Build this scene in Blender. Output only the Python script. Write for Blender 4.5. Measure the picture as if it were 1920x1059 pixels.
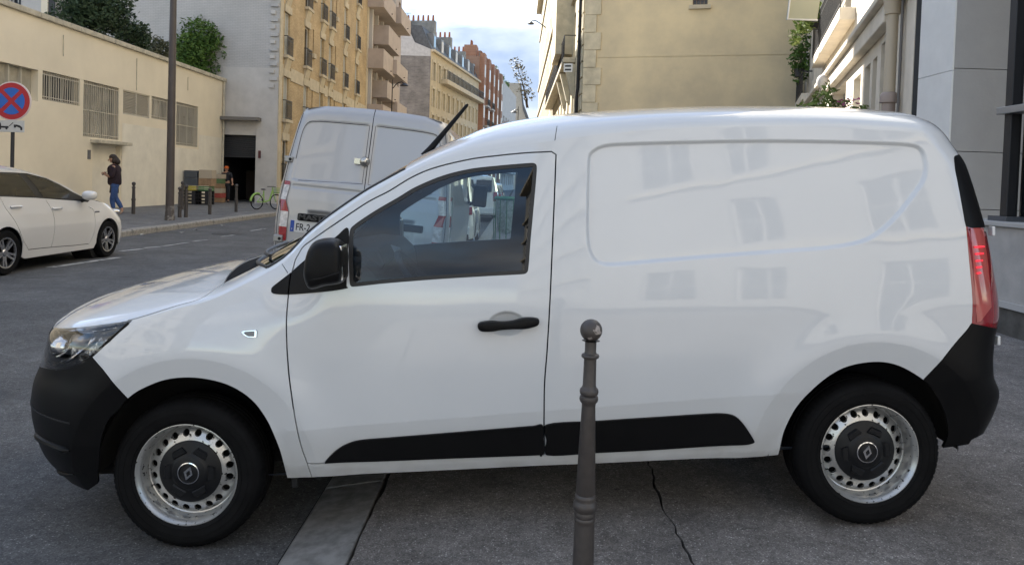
import bpy, bmesh, math, random
import numpy as np
from mathutils import Vector, Matrix
from mathutils.geometry import delaunay_2d_cdt

for o in list(bpy.data.objects):
    bpy.data.objects.remove(o, do_unlink=True)
scene = bpy.context.scene
COL = scene.collection
R = math.radians
rng = random.Random(7)

# ------------------------------------------------------------------ camera
FPX, CX, CY = 1440.0, 960.0, 389.0           # focal length and principal point of the 1920 x 1059 photograph
PITCH, ROLL, YAW = R(1.83), R(1.8), 8 / 1440.0
CAM = np.array([0.0, 0.0, 1.42])
_fw = np.array([-math.sin(YAW) * math.cos(PITCH), math.cos(YAW) * math.cos(PITCH), -math.sin(PITCH)])
_rt = np.cross(_fw, [0, 0, 1.0]); _rt /= np.linalg.norm(_rt)
_up = np.cross(_rt, _fw)
CR = _rt * math.cos(ROLL) + _up * math.sin(ROLL)
CU = _up * math.cos(ROLL) - _rt * math.sin(ROLL)
cam_data = bpy.data.cameras.new('camera')
cam = bpy.data.objects.new('camera', cam_data)
COL.objects.link(cam)
cam.matrix_world = Matrix(((CR[0], CU[0], -_fw[0], CAM[0]), (CR[1], CU[1], -_fw[1], CAM[1]),
                           (CR[2], CU[2], -_fw[2], CAM[2]), (0, 0, 0, 1)))
cam_data.sensor_width = 36.0
cam_data.lens = 36.0 * FPX / 1920.0
cam_data.shift_y = (CY - 529.5) / 1920.0
cam_data.clip_start = 0.05
cam_data.clip_end = 3000
scene.camera = cam

def ray(px, py):
    return _fw + CR * ((px - CX) / FPX) - CU * ((py - CY) / FPX)
def at_y(px, py, y):
    d = ray(px, py); return CAM + d * ((y - CAM[1]) / d[1])
def at_x(px, py, x):
    d = ray(px, py); return CAM + d * ((x - CAM[0]) / d[0])
def at_z(px, py, z):
    d = ray(px, py); return CAM + d * ((z - CAM[2]) / d[2])

# ------------------------------------------------------------------ sky, sun, exposure
SUN = Vector((-0.42, 0.70, 0.58)).normalized()          # direction towards the sun
world = bpy.data.worlds.new('World'); scene.world = world; world.use_nodes = True
wn, wl = world.node_tree.nodes, world.node_tree.links
wn.clear()
w_out = wn.new('ShaderNodeOutputWorld'); w_bg = wn.new('ShaderNodeBackground')
sky = wn.new('ShaderNodeTexSky'); sky.sky_type = 'NISHITA'; sky.sun_disc = False
sky.sun_elevation = math.asin(SUN.z); sky.sun_rotation = math.atan2(SUN.x, SUN.y)
sky.air_density = 1.0; sky.dust_density = 0.3; sky.ozone_density = 1.4
tcw = wn.new('ShaderNodeTexCoord')
mpw = wn.new('ShaderNodeMapping'); mpw.inputs['Scale'].default_value = (1.0, 1.0, 2.4)
mpw.inputs['Location'].default_value = (8.84, 7.85, 1.45)
wl.new(tcw.outputs['Generated'], mpw.inputs['Vector'])
nz = wn.new('ShaderNodeTexNoise'); nz.inputs['Scale'].default_value = 2.3; nz.inputs['Detail'].default_value = 9
nz.inputs['Roughness'].default_value = 0.55; nz.inputs['Distortion'].default_value = 0.25
wl.new(mpw.outputs['Vector'], nz.inputs['Vector'])
crw = wn.new('ShaderNodeValToRGB')
crw.color_ramp.elements[0].position = 0.42; crw.color_ramp.elements[0].color = (0, 0, 0, 1)
crw.color_ramp.elements[1].position = 0.57; crw.color_ramp.elements[1].color = (1, 1, 1, 1)
wl.new(nz.outputs['Fac'], crw.inputs['Fac'])
nz2 = wn.new('ShaderNodeTexNoise'); nz2.inputs['Scale'].default_value = 4.5; nz2.inputs['Detail'].default_value = 6
wl.new(mpw.outputs['Vector'], nz2.inputs['Vector'])
crc = wn.new('ShaderNodeValToRGB')
crc.color_ramp.elements[0].position = 0.38; crc.color_ramp.elements[0].color = (1.35, 1.7, 2.4, 1)
crc.color_ramp.elements[1].position = 0.66; crc.color_ramp.elements[1].color = (3.9, 4.05, 4.3, 1)
wl.new(nz2.outputs['Fac'], crc.inputs['Fac'])
mxw = wn.new('ShaderNodeMix'); mxw.data_type = 'RGBA'
mulw = wn.new('ShaderNodeMath'); mulw.operation = 'MULTIPLY'; mulw.inputs[1].default_value = 0.95
wl.new(crw.outputs['Color'], mulw.inputs[0]); wl.new(mulw.outputs[0], mxw.inputs['Factor'])
wl.new(sky.outputs['Color'], mxw.inputs['A']); wl.new(crc.outputs['Color'], mxw.inputs['B'])
wl.new(mxw.outputs['Result'], w_bg.inputs['Color'])
w_bg.inputs['Strength'].default_value = 0.10
wl.new(w_bg.outputs[0], w_out.inputs[0])
sun_data = bpy.data.lights.new('sun', 'SUN'); sun_data.energy = 5.0; sun_data.angle = R(0.5); sun_data.color = (1.0, 0.95, 0.87)
sun = bpy.data.objects.new('sun', sun_data); COL.objects.link(sun)
sun.rotation_euler = SUN.to_track_quat('Z', 'Y').to_euler(); sun.location = (0, 0, 60)
scene.render.engine = 'CYCLES'
scene.view_settings.view_transform = 'Standard'; scene.view_settings.look = 'None'
scene.view_settings.exposure = 1.86; scene.view_settings.gamma = 1.0
scene.view_settings.use_curve_mapping = False

# ------------------------------------------------------------------ materials
MATS = {}
def _principled(m):
    return m.node_tree.nodes['Principled BSDF']
def mat(name, col, rough=0.6, metal=0.0, coat=0.0, var=0.0, vscale=3.0, bump=0.0, bscale=40.0, spec=0.5,
        col2=None, lo=0.35, hi=0.65, stretch=None, trans=0.0, emit=0.0, rvar=0.0, bdist=0.01):
    if name in MATS: return MATS[name]
    m = bpy.data.materials.new(name); m.use_nodes = True
    nt = m.node_tree; b = _principled(m)
    b.inputs['Base Color'].default_value = (*col, 1); b.inputs['Roughness'].default_value = rough
    b.inputs['Metallic'].default_value = metal; b.inputs['Specular IOR Level'].default_value = spec
    if coat: b.inputs['Coat Weight'].default_value = coat; b.inputs['Coat Roughness'].default_value = 0.03
    if trans: b.inputs['Transmission Weight'].default_value = trans
    if emit:
        b.inputs['Emission Color'].default_value = (*col, 1); b.inputs['Emission Strength'].default_value = emit
    if var or col2 or bump or rvar:
        tc = nt.nodes.new('ShaderNodeTexCoord'); mp = nt.nodes.new('ShaderNodeMapping')
        if stretch: mp.inputs['Scale'].default_value = stretch
        nt.links.new(tc.outputs['Object'], mp.inputs['Vector'])
    if var or col2:
        n = nt.nodes.new('ShaderNodeTexNoise'); n.inputs['Scale'].default_value = vscale; n.inputs['Detail'].default_value = 8
        n.inputs['Roughness'].default_value = 0.62
        nt.links.new(mp.outputs['Vector'], n.inputs['Vector'])
        cr = nt.nodes.new('ShaderNodeValToRGB'); cr.color_ramp.elements[0].position = lo; cr.color_ramp.elements[1].position = hi
        c2 = col2 if col2 else tuple(min(1, c * (1 + var)) for c in col)
        c1 = col if col2 else tuple(c * (1 - var) for c in col)
        cr.color_ramp.elements[0].color = (*c1, 1); cr.color_ramp.elements[1].color = (*c2, 1)
        nt.links.new(n.outputs['Fac'], cr.inputs['Fac']); nt.links.new(cr.outputs['Color'], b.inputs['Base Color'])
        if rvar:
            mr = nt.nodes.new('ShaderNodeMapRange'); mr.inputs['To Min'].default_value = rough - rvar; mr.inputs['To Max'].default_value = rough + rvar
            nt.links.new(n.outputs['Fac'], mr.inputs['Value']); nt.links.new(mr.outputs[0], b.inputs['Roughness'])
    if bump:
        n2 = nt.nodes.new('ShaderNodeTexNoise'); n2.inputs['Scale'].default_value = bscale; n2.inputs['Detail'].default_value = 5
        nt.links.new(mp.outputs['Vector'], n2.inputs['Vector'])
        bp = nt.nodes.new('ShaderNodeBump'); bp.inputs['Strength'].default_value = bump; bp.inputs['Distance'].default_value = bdist
        nt.links.new(n2.outputs['Fac'], bp.inputs['Height']); nt.links.new(bp.outputs['Normal'], b.inputs['Normal'])
    MATS[name] = m
    return m
def mat_glass(name, tint, refl=1.0, rough=0.0, ior=1.5, k=1.75):
    """thin pane: tinted see-through with a mirror reflection that grows at grazing angles"""
    if name in MATS: return MATS[name]
    m = bpy.data.materials.new(name); m.use_nodes = True; nt = m.node_tree; nt.nodes.clear()
    o = nt.nodes.new('ShaderNodeOutputMaterial'); mx = nt.nodes.new('ShaderNodeMixShader')
    t = nt.nodes.new('ShaderNodeBsdfTransparent'); t.inputs[0].default_value = (*tint, 1)
    g = nt.nodes.new('ShaderNodeBsdfGlossy'); g.inputs['Roughness'].default_value = rough
    g.inputs['Color'].default_value = (refl, refl, refl, 1)
    f = nt.nodes.new('ShaderNodeFresnel'); f.inputs['IOR'].default_value = ior
    mm = nt.nodes.new('ShaderNodeMath'); mm.operation = 'MULTIPLY'; mm.inputs[1].default_value = k; mm.use_clamp = True
    nt.links.new(f.outputs[0], mm.inputs[0]); nt.links.new(mm.outputs[0], mx.inputs[0])
    nt.links.new(t.outputs[0], mx.inputs[1]); nt.links.new(g.outputs[0], mx.inputs[2]); nt.links.new(mx.outputs[0], o.inputs[0])
    MATS[name] = m; return m
def mat_brick(name, c1, c2, mortar, bw=0.22, bh=0.065, ms=0.010, axis='xz', rough=0.85, bump=0.4, stain=0.25):
    if name in MATS: return MATS[name]
    m = bpy.data.materials.new(name); m.use_nodes = True; nt = m.node_tree; b = _principled(m)
    b.inputs['Roughness'].default_value = rough
    tc = nt.nodes.new('ShaderNodeTexCoord'); sp = nt.nodes.new('ShaderNodeSeparateXYZ'); cb = nt.nodes.new('ShaderNodeCombineXYZ')
    nt.links.new(tc.outputs['Object'], sp.inputs[0])
    nt.links.new(sp.outputs['X' if axis == 'xz' else 'Y'], cb.inputs['X']); nt.links.new(sp.outputs['Z'], cb.inputs['Y'])
    br = nt.nodes.new('ShaderNodeTexBrick'); br.inputs['Scale'].default_value = 1.0
    br.inputs['Brick Width'].default_value = bw; br.inputs['Row Height'].default_value = bh; br.inputs['Mortar Size'].default_value = ms
    br.inputs['Color1'].default_value = (*c1, 1); br.inputs['Color2'].default_value = (*c2, 1); br.inputs['Mortar'].default_value = (*mortar, 1)
    nt.links.new(cb.outputs[0], br.inputs['Vector'])
    n = nt.nodes.new('ShaderNodeTexNoise'); n.inputs['Scale'].default_value = 0.9; n.inputs['Detail'].default_value = 8
    nt.links.new(tc.outputs['Object'], n.inputs['Vector'])
    mr = nt.nodes.new('ShaderNodeMapRange'); mr.inputs['From Min'].default_value = 0.3; mr.inputs['From Max'].default_value = 0.7
    mr.inputs['To Min'].default_value = 1 - stain; mr.inputs['To Max'].default_value = 1 + stain * 0.5
    nt.links.new(n.outputs['Fac'], mr.inputs['Value'])
    mx = nt.nodes.new('ShaderNodeMix'); mx.data_type = 'RGBA'; mx.blend_type = 'MULTIPLY'; mx.inputs['Factor'].default_value = 1
    nt.links.new(br.outputs['Color'], mx.inputs['A']); nt.links.new(mr.outputs[0], mx.inputs['B'])
    nt.links.new(mx.outputs['Result'], b.inputs['Base Color'])
    bp = nt.nodes.new('ShaderNodeBump'); bp.inputs['Strength'].default_value = bump; bp.inputs['Distance'].default_value = 0.01; bp.invert = True
    nt.links.new(br.outputs['Fac'], bp.inputs['Height']); nt.links.new(bp.outputs['Normal'], b.inputs['Normal'])
    MATS[name] = m; return m

# ------------------------------------------------------------------ builders
def props(o, label=None, cat=None, group=None, kind=None):
    if label: o['label'] = label
    if cat: o['category'] = cat
    if group: o['group'] = group
    if kind: o['kind'] = kind
    return o
def empty(name, loc=(0, 0, 0), rz=0.0, label=None, cat=None, group=None):
    o = bpy.data.objects.new(name, None); COL.objects.link(o)
    o.location = loc; o.rotation_euler = (0, 0, rz); o.empty_display_size = 0.2
    return props(o, label, cat, group)
def link(name, me, parent=None, m=None):
    o = bpy.data.objects.new(name, me); COL.objects.link(o)
    if parent is not None: o.parent = parent
    if m is not None and not me.materials: me.materials.append(m)
    return o
def mesh(name, V, F, parent=None, m=None, smooth=False, normals=None):
    me = bpy.data.meshes.new(name)
    me.from_pydata([tuple(map(float, v)) for v in V], [], [tuple(map(int, f)) for f in F])
    if smooth: me.polygons.foreach_set('use_smooth', [True] * len(me.polygons))
    if m is not None: me.materials.append(m)
    me.update()
    if normals is not None:
        me.normals_split_custom_set_from_vertices([tuple(map(float, n)) for n in normals])
    return link(name, me, parent)
def bevel(o, w=0.01, seg=2):
    b = o.modifiers.new('bevel', 'BEVEL'); b.width = w; b.segments = seg; b.limit_method = 'ANGLE'; b.angle_limit = R(35)
    return o
class MB:
    def __init__(s): s.V = []; s.F = []
    def add(s, V, F):
        n = len(s.V); s.V += [tuple(v) for v in V]; s.F += [tuple(i + n for i in f) for f in F]; return s
    def box(s, x0, x1, y0, y1, z0, z1):
        return s.add([(x0, y0, z0), (x1, y0, z0), (x1, y1, z0), (x0, y1, z0), (x0, y0, z1), (x1, y0, z1), (x1, y1, z1), (x0, y1, z1)],
                     [(0, 3, 2, 1), (4, 5, 6, 7), (0, 1, 5, 4), (1, 2, 6, 5), (2, 3, 7, 6), (3, 0, 4, 7)])
    def prism(s, poly, axis, a0, a1):
        """poly of 2D points extruded along axis 0/1/2"""
        n = len(poly)
        def mk(p, a):
            q = list(p); q.insert(axis, a); return tuple(q)
        V = [mk(p, a0) for p in poly] + [mk(p, a1) for p in poly]
        F = [tuple(range(n))[::-1], tuple(range(n, 2 * n))] + [(i, (i + 1) % n, n + (i + 1) % n, n + i) for i in range(n)]
        return s.add(V, F)
    def tube(s, pts, r, n=8, caps=True):
        pts = [Vector(p) for p in pts]; rs = r if isinstance(r, (list, tuple)) else [r] * len(pts)
        V = []; F = []; ref = None
        for i, p in enumerate(pts):
            d = (pts[min(i + 1, len(pts) - 1)] - pts[max(i - 1, 0)]).normalized()
            if ref is None:
                ref = Vector((0, 0, 1)) if abs(d.z) < 0.9 else Vector((1, 0, 0))
            a = (ref - d * ref.dot(d)).normalized(); b = d.cross(a); ref = a
            for k in range(n):
                t = 2 * math.pi * k / n; V.append(p + (a * math.cos(t) + b * math.sin(t)) * rs[i])
        for i in range(len(pts) - 1):
            for k in range(n):
                F.append((i * n + k, i * n + (k + 1) % n, (i + 1) * n + (k + 1) % n, (i + 1) * n + k))
        if caps: F.append(tuple(range(n))[::-1]); F.append(tuple((len(pts) - 1) * n + k for k in range(n)))
        return s.add(V, F)
    def lathe(s, prof, n=24, axis=2, c=(0, 0, 0), a0=0.0, a1=2 * math.pi):
        """prof: (radius, height) pairs round an axis"""
        full = abs(a1 - a0 - 2 * math.pi) < 1e-6; k = n if full else n + 1
        V = []; F = []
        for (r, h) in prof:
            for i in range(k):
                t = a0 + (a1 - a0) * i / n
                p = [r * math.cos(t), r * math.sin(t)]; p.insert(axis, h)
                V.append((p[0] + c[0], p[1] + c[1], p[2] + c[2]))
        for j in range(len(prof) - 1):
            for i in range(n):
                a, b = i, (i + 1) % k
                f = (j * k + a, j * k + b, (j + 1) * k + b, (j + 1) * k + a)
                F.append(f if axis != 1 else f[::-1])
        return s.add(V, F)
    def ell(s, c, r, n=12, m=8, ex=1.0):
        V = []; F = []
        sp = lambda x: math.copysign(abs(x) ** ex, x)
        for j in range(m + 1):
            ph = -math.pi / 2 + math.pi * j / m
            for i in range(n):
                t = 2 * math.pi * i / n
                V.append((c[0] + r[0] * sp(math.cos(ph)) * sp(math.cos(t)), c[1] + r[1] * sp(math.cos(ph)) * sp(math.sin(t)), c[2] + r[2] * sp(math.sin(ph))))
        for j in range(m):
            for i in range(n):
                F.append((j * n + i, j * n + (i + 1) % n, (j + 1) * n + (i + 1) % n, (j + 1) * n + i))
        return s.add(V, F)
    def build(s, name, m, parent=None, smooth=False, bev=0.0, seg=2):
        o = mesh(name, s.V, s.F, parent, m, smooth)
        if smooth:
            mod = o.modifiers.new('wn', 'WEIGHTED_NORMAL') if False else None
            try: o.data.set_sharp_from_angle(angle=R(38))
            except Exception: pass
        if bev: bevel(o, bev, seg)
        return o
def spline(pts, n=8, closed=False):
    """Catmull-Rom through 2D points"""
    P = [np.array(p, float) for p in pts]; out = []; N = len(P)
    for i in range(N if closed else N - 1):
        p1, p2 = P[i], P[(i + 1) % N]
        p0 = P[i - 1] if (i > 0 or closed) else p1 * 2 - p2
        p3 = P[(i + 2) % N] if (i + 2 < N or closed) else p2 * 2 - p1
        d1 = (p2 - p0) * 0.5; d2 = (p3 - p1) * 0.5; L = np.linalg.norm(p2 - p1)
        for d in (d1, d2):
            l = np.linalg.norm(d)
            if l > L * 1.2: d *= L * 1.2 / l
        for k in range(n):
            t = k / n
            out.append(p1 * (2 * t**3 - 3 * t**2 + 1) + d1 * (t**3 - 2 * t**2 + t) + p2 * (-2 * t**3 + 3 * t**2) + d2 * (t**3 - t**2))
    if not closed: out.append(P[-1])
    return np.array(out)
def inpoly(P, poly):
    P = np.asarray(P); x, y = P[:, 0], P[:, 1]; poly = np.asarray(poly); r = np.zeros(len(P), bool)
    j = len(poly) - 1
    for i in range(len(poly)):
        xi, yi = poly[i]; xj, yj = poly[j]
        c = ((yi > y) != (yj > y)) & (x < (xj - xi) * (y - yi) / (yj - yi + 1e-15) + xi)
        r ^= c; j = i
    return r
def sdist(P, poly, closed=True):
    """distance to a polyline, negative inside when it is closed"""
    P = np.asarray(P, float); poly = np.asarray(poly, float)
    A = poly if closed else poly[:-1]; B = np.roll(poly, -1, 0) if closed else poly[1:]
    d = np.full(len(P), 1e9)
    for a, b in zip(A, B):
        e = b - a; l = e @ e
        if l < 1e-14: continue
        t = np.clip(((P - a) @ e) / l, 0, 1); q = a + t[:, None] * e - P
        d = np.minimum(d, np.hypot(q[:, 0], q[:, 1]))
    return np.where(inpoly(P, poly), -d, d) if closed else d
def ribbon(line, w):
    """closed thin polygon round an open polyline (a panel gap)"""
    L = np.asarray(line, float); d = np.gradient(L, axis=0); d /= np.linalg.norm(d, axis=1)[:, None] + 1e-12
    n = np.stack([-d[:, 1], d[:, 0]], 1) * w / 2
    return np.concatenate([L + n, (L - n)[::-1]])
def triangulate(points, loops, lines=()):
    """constrained Delaunay of points with closed loops and open lines as edges"""
    V = []; E = []
    for lp in loops:
        s = len(V); V += [tuple(p) for p in lp]; E += [(s + i, s + (i + 1) % len(lp)) for i in range(len(lp))]
    for ln in lines:
        s = len(V); V += [tuple(p) for p in ln]; E += [(s + i, s + i + 1) for i in range(len(ln) - 1)]
    V += [tuple(p) for p in points]
    r = delaunay_2d_cdt([Vector((float(a), float(b))) for a, b in V], E, [], 0, 1e-6)
    return np.array([(v.x, v.y) for v in r[0]]), np.array([f for f in r[2]])
# ================================================================== ground, road, pavements
GX = [-60, -13.9, -9.17, -9.16, -9.0, -5.0, -1.3, -0.93, -0.60, 1.5, 4.8, 12, 60]
GZ = [0.16, 0.13, 0.055, 0.055, -0.10, -0.03, -0.110, -0.112, -0.045, 0.032, 0.10, 0.13, 0.16]
def gz(x): return float(np.interp(x, GX, GZ))
def mat_asphalt(name, base, speck, sc=260.0, big=0.35, tint=(1, 1, 1), spk_at=0.66, bump=0.5):
    m = bpy.data.materials.new(name); m.use_nodes = True; nt = m.node_tree; b = _principled(m); L = nt.links
    tc = nt.nodes.new('ShaderNodeTexCoord')
    n1 = nt.nodes.new('ShaderNodeTexNoise'); n1.inputs['Scale'].default_value = sc; n1.inputs['Detail'].default_value = 3; L.new(tc.outputs['Object'], n1.inputs['Vector'])
    vo = nt.nodes.new('ShaderNodeTexVoronoi'); vo.inputs['Scale'].default_value = sc * 0.42; L.new(tc.outputs['Object'], vo.inputs['Vector'])
    n2 = nt.nodes.new('ShaderNodeTexNoise'); n2.inputs['Scale'].default_value = 1.1; n2.inputs['Detail'].default_value = 9; n2.inputs['Roughness'].default_value = 0.65; L.new(tc.outputs['Object'], n2.inputs['Vector'])
    n3 = nt.nodes.new('ShaderNodeTexNoise'); n3.inputs['Scale'].default_value = 6.5; n3.inputs['Detail'].default_value = 6; n3.inputs['Distortion'].default_value = 0.6; L.new(tc.outputs['Object'], n3.inputs['Vector'])
    cr = nt.nodes.new('ShaderNodeValToRGB'); e = cr.color_ramp.elements
    e[0].position = 0.30; e[0].color = (base * 0.55 * tint[0], base * 0.55 * tint[1], base * 0.55 * tint[2], 1)
    e[1].position = spk_at; e[1].color = (base * 1.25 * tint[0], base * 1.25 * tint[1], base * 1.25 * tint[2], 1)
    k = e.new(min(0.98, spk_at + 0.07)); k.color = (speck, speck * 0.98, speck * 0.94, 1)
    L.new(n1.outputs['Fac'], cr.inputs['Fac'])
    c2 = nt.nodes.new('ShaderNodeValToRGB'); c2.color_ramp.elements[0].position = 0.0; c2.color_ramp.elements[1].position = 1.0
    c2.color_ramp.elements[0].color = (0.72, 0.72, 0.72, 1); c2.color_ramp.elements[1].color = (1.3, 1.3, 1.3, 1); L.new(vo.outputs['Color'], c2.inputs['Fac'])
    mr = nt.nodes.new('ShaderNodeMapRange'); mr.inputs['From Min'].default_value = 0.3; mr.inputs['From Max'].default_value = 0.7; mr.inputs['To Min'].default_value = 1 - big; mr.inputs['To Max'].default_value = 1 + big * 0.8; L.new(n2.outputs['Fac'], mr.inputs['Value'])
    mr3 = nt.nodes.new('ShaderNodeMapRange'); mr3.inputs['From Min'].default_value = 0.35; mr3.inputs['From Max'].default_value = 0.65; mr3.inputs['To Min'].default_value = 0.86; mr3.inputs['To Max'].default_value = 1.10; L.new(n3.outputs['Fac'], mr3.inputs['Value'])
    col = cr.outputs['Color']
    for other in (c2.outputs['Color'], mr.outputs[0], mr3.outputs[0]):
        mx = nt.nodes.new('ShaderNodeMix'); mx.data_type = 'RGBA'; mx.blend_type = 'MULTIPLY'; mx.inputs['Factor'].default_value = 1
        L.new(col, mx.inputs['A']); L.new(other, mx.inputs['B']); col = mx.outputs['Result']
    vg = nt.nodes.new('ShaderNodeTexVoronoi'); vg.inputs['Scale'].default_value = 2.6; L.new(tc.outputs['Object'], vg.inputs['Vector'])
    cg = nt.nodes.new('ShaderNodeValToRGB'); cg.color_ramp.elements[0].position = 0.030; cg.color_ramp.elements[0].color = (0.5, 0.5, 0.5, 1); cg.color_ramp.elements[1].position = 0.045; cg.color_ramp.elements[1].color = (1, 1, 1, 1); L.new(vg.outputs['Distance'], cg.inputs['Fac'])
    ns = nt.nodes.new('ShaderNodeTexNoise'); ns.inputs['Scale'].default_value = 1.9; ns.inputs['Detail'].default_value = 4; ns.inputs['Distortion'].default_value = 1.2; L.new(tc.outputs['Object'], ns.inputs['Vector'])
    cs = nt.nodes.new('ShaderNodeValToRGB'); cs.color_ramp.elements[0].position = 0.60; cs.color_ramp.elements[0].color = (1, 1, 1, 1); cs.color_ramp.elements[1].position = 0.70; cs.color_ramp.elements[1].color = (0.72, 0.70, 0.68, 1); L.new(ns.outputs['Fac'], cs.inputs['Fac'])
    for other in (cg.outputs['Color'], cs.outputs['Color']):
        mx = nt.nodes.new('ShaderNodeMix'); mx.data_type = 'RGBA'; mx.blend_type = 'MULTIPLY'; mx.inputs['Factor'].default_value = 1
        L.new(col, mx.inputs['A']); L.new(other, mx.inputs['B']); col = mx.outputs['Result']
    L.new(col, b.inputs['Base Color']); b.inputs['Roughness'].default_value = 0.82; b.inputs['Specular IOR Level'].default_value = 0.35
    bp = nt.nodes.new('ShaderNodeBump'); bp.inputs['Strength'].default_value = bump; bp.inputs['Distance'].default_value = 0.003
    L.new(n1.outputs['Fac'], bp.inputs['Height']); L.new(bp.outputs['Normal'], b.inputs['Normal'])
    return m
M_road = mat_asphalt('road_asphalt', 0.098, 0.45, 130, 0.30, (1.0, 1.0, 1.0), 0.665, 0.8)
M_pave = mat_asphalt('pavement_asphalt', 0.185, 0.80, 150, 0.34, (1.09, 1.0, 0.92), 0.655, 0.8)
M_pave2 = mat_asphalt('far_pavement_asphalt', 0.15, 0.22, 120, 0.3)
M_kerb = mat('kerb_granite', (0.26, 0.245, 0.22), 0.8, var=0.35, vscale=22, bump=0.4, bscale=120, bdist=0.004)
M_kerb2 = mat('kerb_concrete', (0.21, 0.205, 0.195), 0.85, var=0.28, vscale=14, bump=0.5, bscale=240, bdist=0.003)
M_mark = mat('road_paint', (0.50, 0.50, 0.48), 0.7, col2=(0.10, 0.10, 0.10), vscale=9, lo=0.46, hi=0.60)
def sheet(name, xs, zs, y0, y1, m, dy=4.0, dz=0.0):
    ys = np.arange(y0, y1 + dy, dy); V = []; F = []; n = len(xs)
    for y in ys:
        for x, z in zip(xs, zs): V.append((x, min(y, y1), z + dz))
    for j in range(len(ys) - 1):
        for i in range(n - 1): F.append((j * n + i, j * n + i + 1, (j + 1) * n + i + 1, (j + 1) * n + i))
    o = mesh(name, V, F, None, m, True); return props(o, kind='structure')
props(mesh('ground', [(-1500, -1500, -0.25), (1500, -1500, -0.25), (1500, 1500, -0.25), (-1500, 1500, -0.25)], [(0, 1, 2, 3)], None, mat('far_ground', (0.08, 0.08, 0.08), 0.9)), kind='structure')
sheet('road', [-9.0, -7.5, -5.0, -3.0, -1.3, -0.93], [gz(x) for x in (-9.0, -7.5, -5.0, -3.0, -1.3, -0.93)], -25, 260, M_road)
sheet('far_pavement', [-16, -13.9, -12, -10.5, -9.18], [gz(x) for x in (-16, -13.9, -12, -10.5, -9.18)], -25, 260, M_pave2)
sheet('pavement_bed', [-0.99, -0.58, 1.0, 4.9, 20], [-0.15, -0.085, -0.03, 0.03, 0.06], -25, 260, mat('joint_dirt', (0.012, 0.011, 0.010), 0.95))
# near pavement in two strips parted by a wandering crack, and a joint along the kerb
def jag(x, amp, seed, y0=-6, y1=9.5, n=260):
    r = random.Random(seed); out = []; a = 0.0
    for i in range(n + 1):
        a = a * 0.82 + r.uniform(-1, 1) * amp; out.append((x + a, y0 + (y1 - y0) * i / n))
    return out
ka = jag(-0.602, 0.006, 3); kb = [(x + 0.012 + 0.007 * abs(math.sin(y * 2.1)) + 0.004 * math.sin(y * 9), y) for x, y in ka]
ca = jag(0.715, 0.014, 9); cb = [(x + 0.007 + 0.006 * abs(math.sin(y * 1.7 + 1)) + 0.004 * math.sin(y * 11), y) for x, y in ca]
def strip(name, Lp, Rp, m, cols=6):
    V = []; F = []
    for (xa, ya), (xb, yb) in zip(Lp, Rp):
        for k in range(cols + 1):
            x = xa + (xb - xa) * k / cols; V.append((x, ya, gz(x)))
    n = cols + 1
    for j in range(len(Lp) - 1):
        for k in range(cols): F.append((j * n + k, j * n + k + 1, (j + 1) * n + k + 1, (j + 1) * n + k))
    k0 = len(V)                                       # edges turned down into the joint
    for side, idx in ((Lp, 0), (Rp, cols)):
        b = len(V); V += [(p[0], p[1], gz(p[0]) - 0.05) for p in side]
        for j in range(len(side) - 1): F.append((j * n + idx, (j + 1) * n + idx, b + j + 1, b + j))
    o = mesh(name, V, F, None, m); return props(o, kind='structure')
strip('pavement', kb, ca, M_pave)
strip('pavement', cb, [(20.0, y) for x, y in cb], M_pave, 10)
sheet('pavement', [-0.60, 1.5, 4.9, 20], [gz(-0.6) + 0.06, 0.08, 0.11, 0.13], 9.5, 260, M_pave2)
# lowered kerb of concrete slabs under the van, then raised granite kerbs along both sides
kerb_r = props(empty('kerb_right'), kind='structure')
y = -5.3; i = 0
kme = None
while y < 9.4:
    mb = MB(); mb.prism([(-0.895, -0.16), (-0.893, -0.103), (-0.880, -0.092), (-0.612, -0.046), (-0.606, -0.052), (-0.606, -0.16)], 1, 0.0, 0.994 if i else 0.99)
    if kme is None: o = mb.build('kerb_stone', M_kerb2, kerb_r, False, 0.004); kme = o.data
    else: o = link('kerb_stone', kme, kerb_r); bevel(o, 0.004)
    o.location = (0, y, rng.uniform(-0.002, 0.002)); y += 1.0 if i != 7 else 1.0; i += 1
kme = None
for i in range(30):
    if kme is None: o = MB().prism([(-0.90, -0.2), (-0.90, 0.02), (-0.87, 0.035), (-0.60, 0.035), (-0.60, -0.2)], 1, 0, 1.99).build('kerb_stone', M_kerb, kerb_r, False, 0.012); kme = o.data
    else: o = link('kerb_stone', kme, kerb_r); bevel(o, 0.012)
    o.location = (0, 9.5 + 2 * i, 0)
sheet('gutter', [-0.935, -0.893], [-0.108, -0.100], -25, 260, M_road)
kerb_l = props(empty('kerb_left'), kind='structure')
kme = None
for i in range(36):
    if kme is None: o = MB().prism([(-9.185, -0.2), (-9.185, 0.055), (-9.02, 0.050), (-8.985, 0.02), (-8.98, -0.2)], 1, 0, 1.17).build('kerb_stone', M_kerb, kerb_l, False, 0.014); kme = o.data
    else: o = link('kerb_stone', kme, kerb_l); bevel(o, 0.014)
    o.location = (rng.uniform(-0.01, 0.01), 6 + 1.2 * i, rng.uniform(-0.008, 0.008))
mb = MB().prism([(-9.185, -0.2), (-9.185, 0.055), (-9.02, 0.050), (-8.985, 0.02), (-8.98, -0.2)], 1, 49.2, 260); mb.build('kerb_run', M_kerb, kerb_l)
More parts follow.
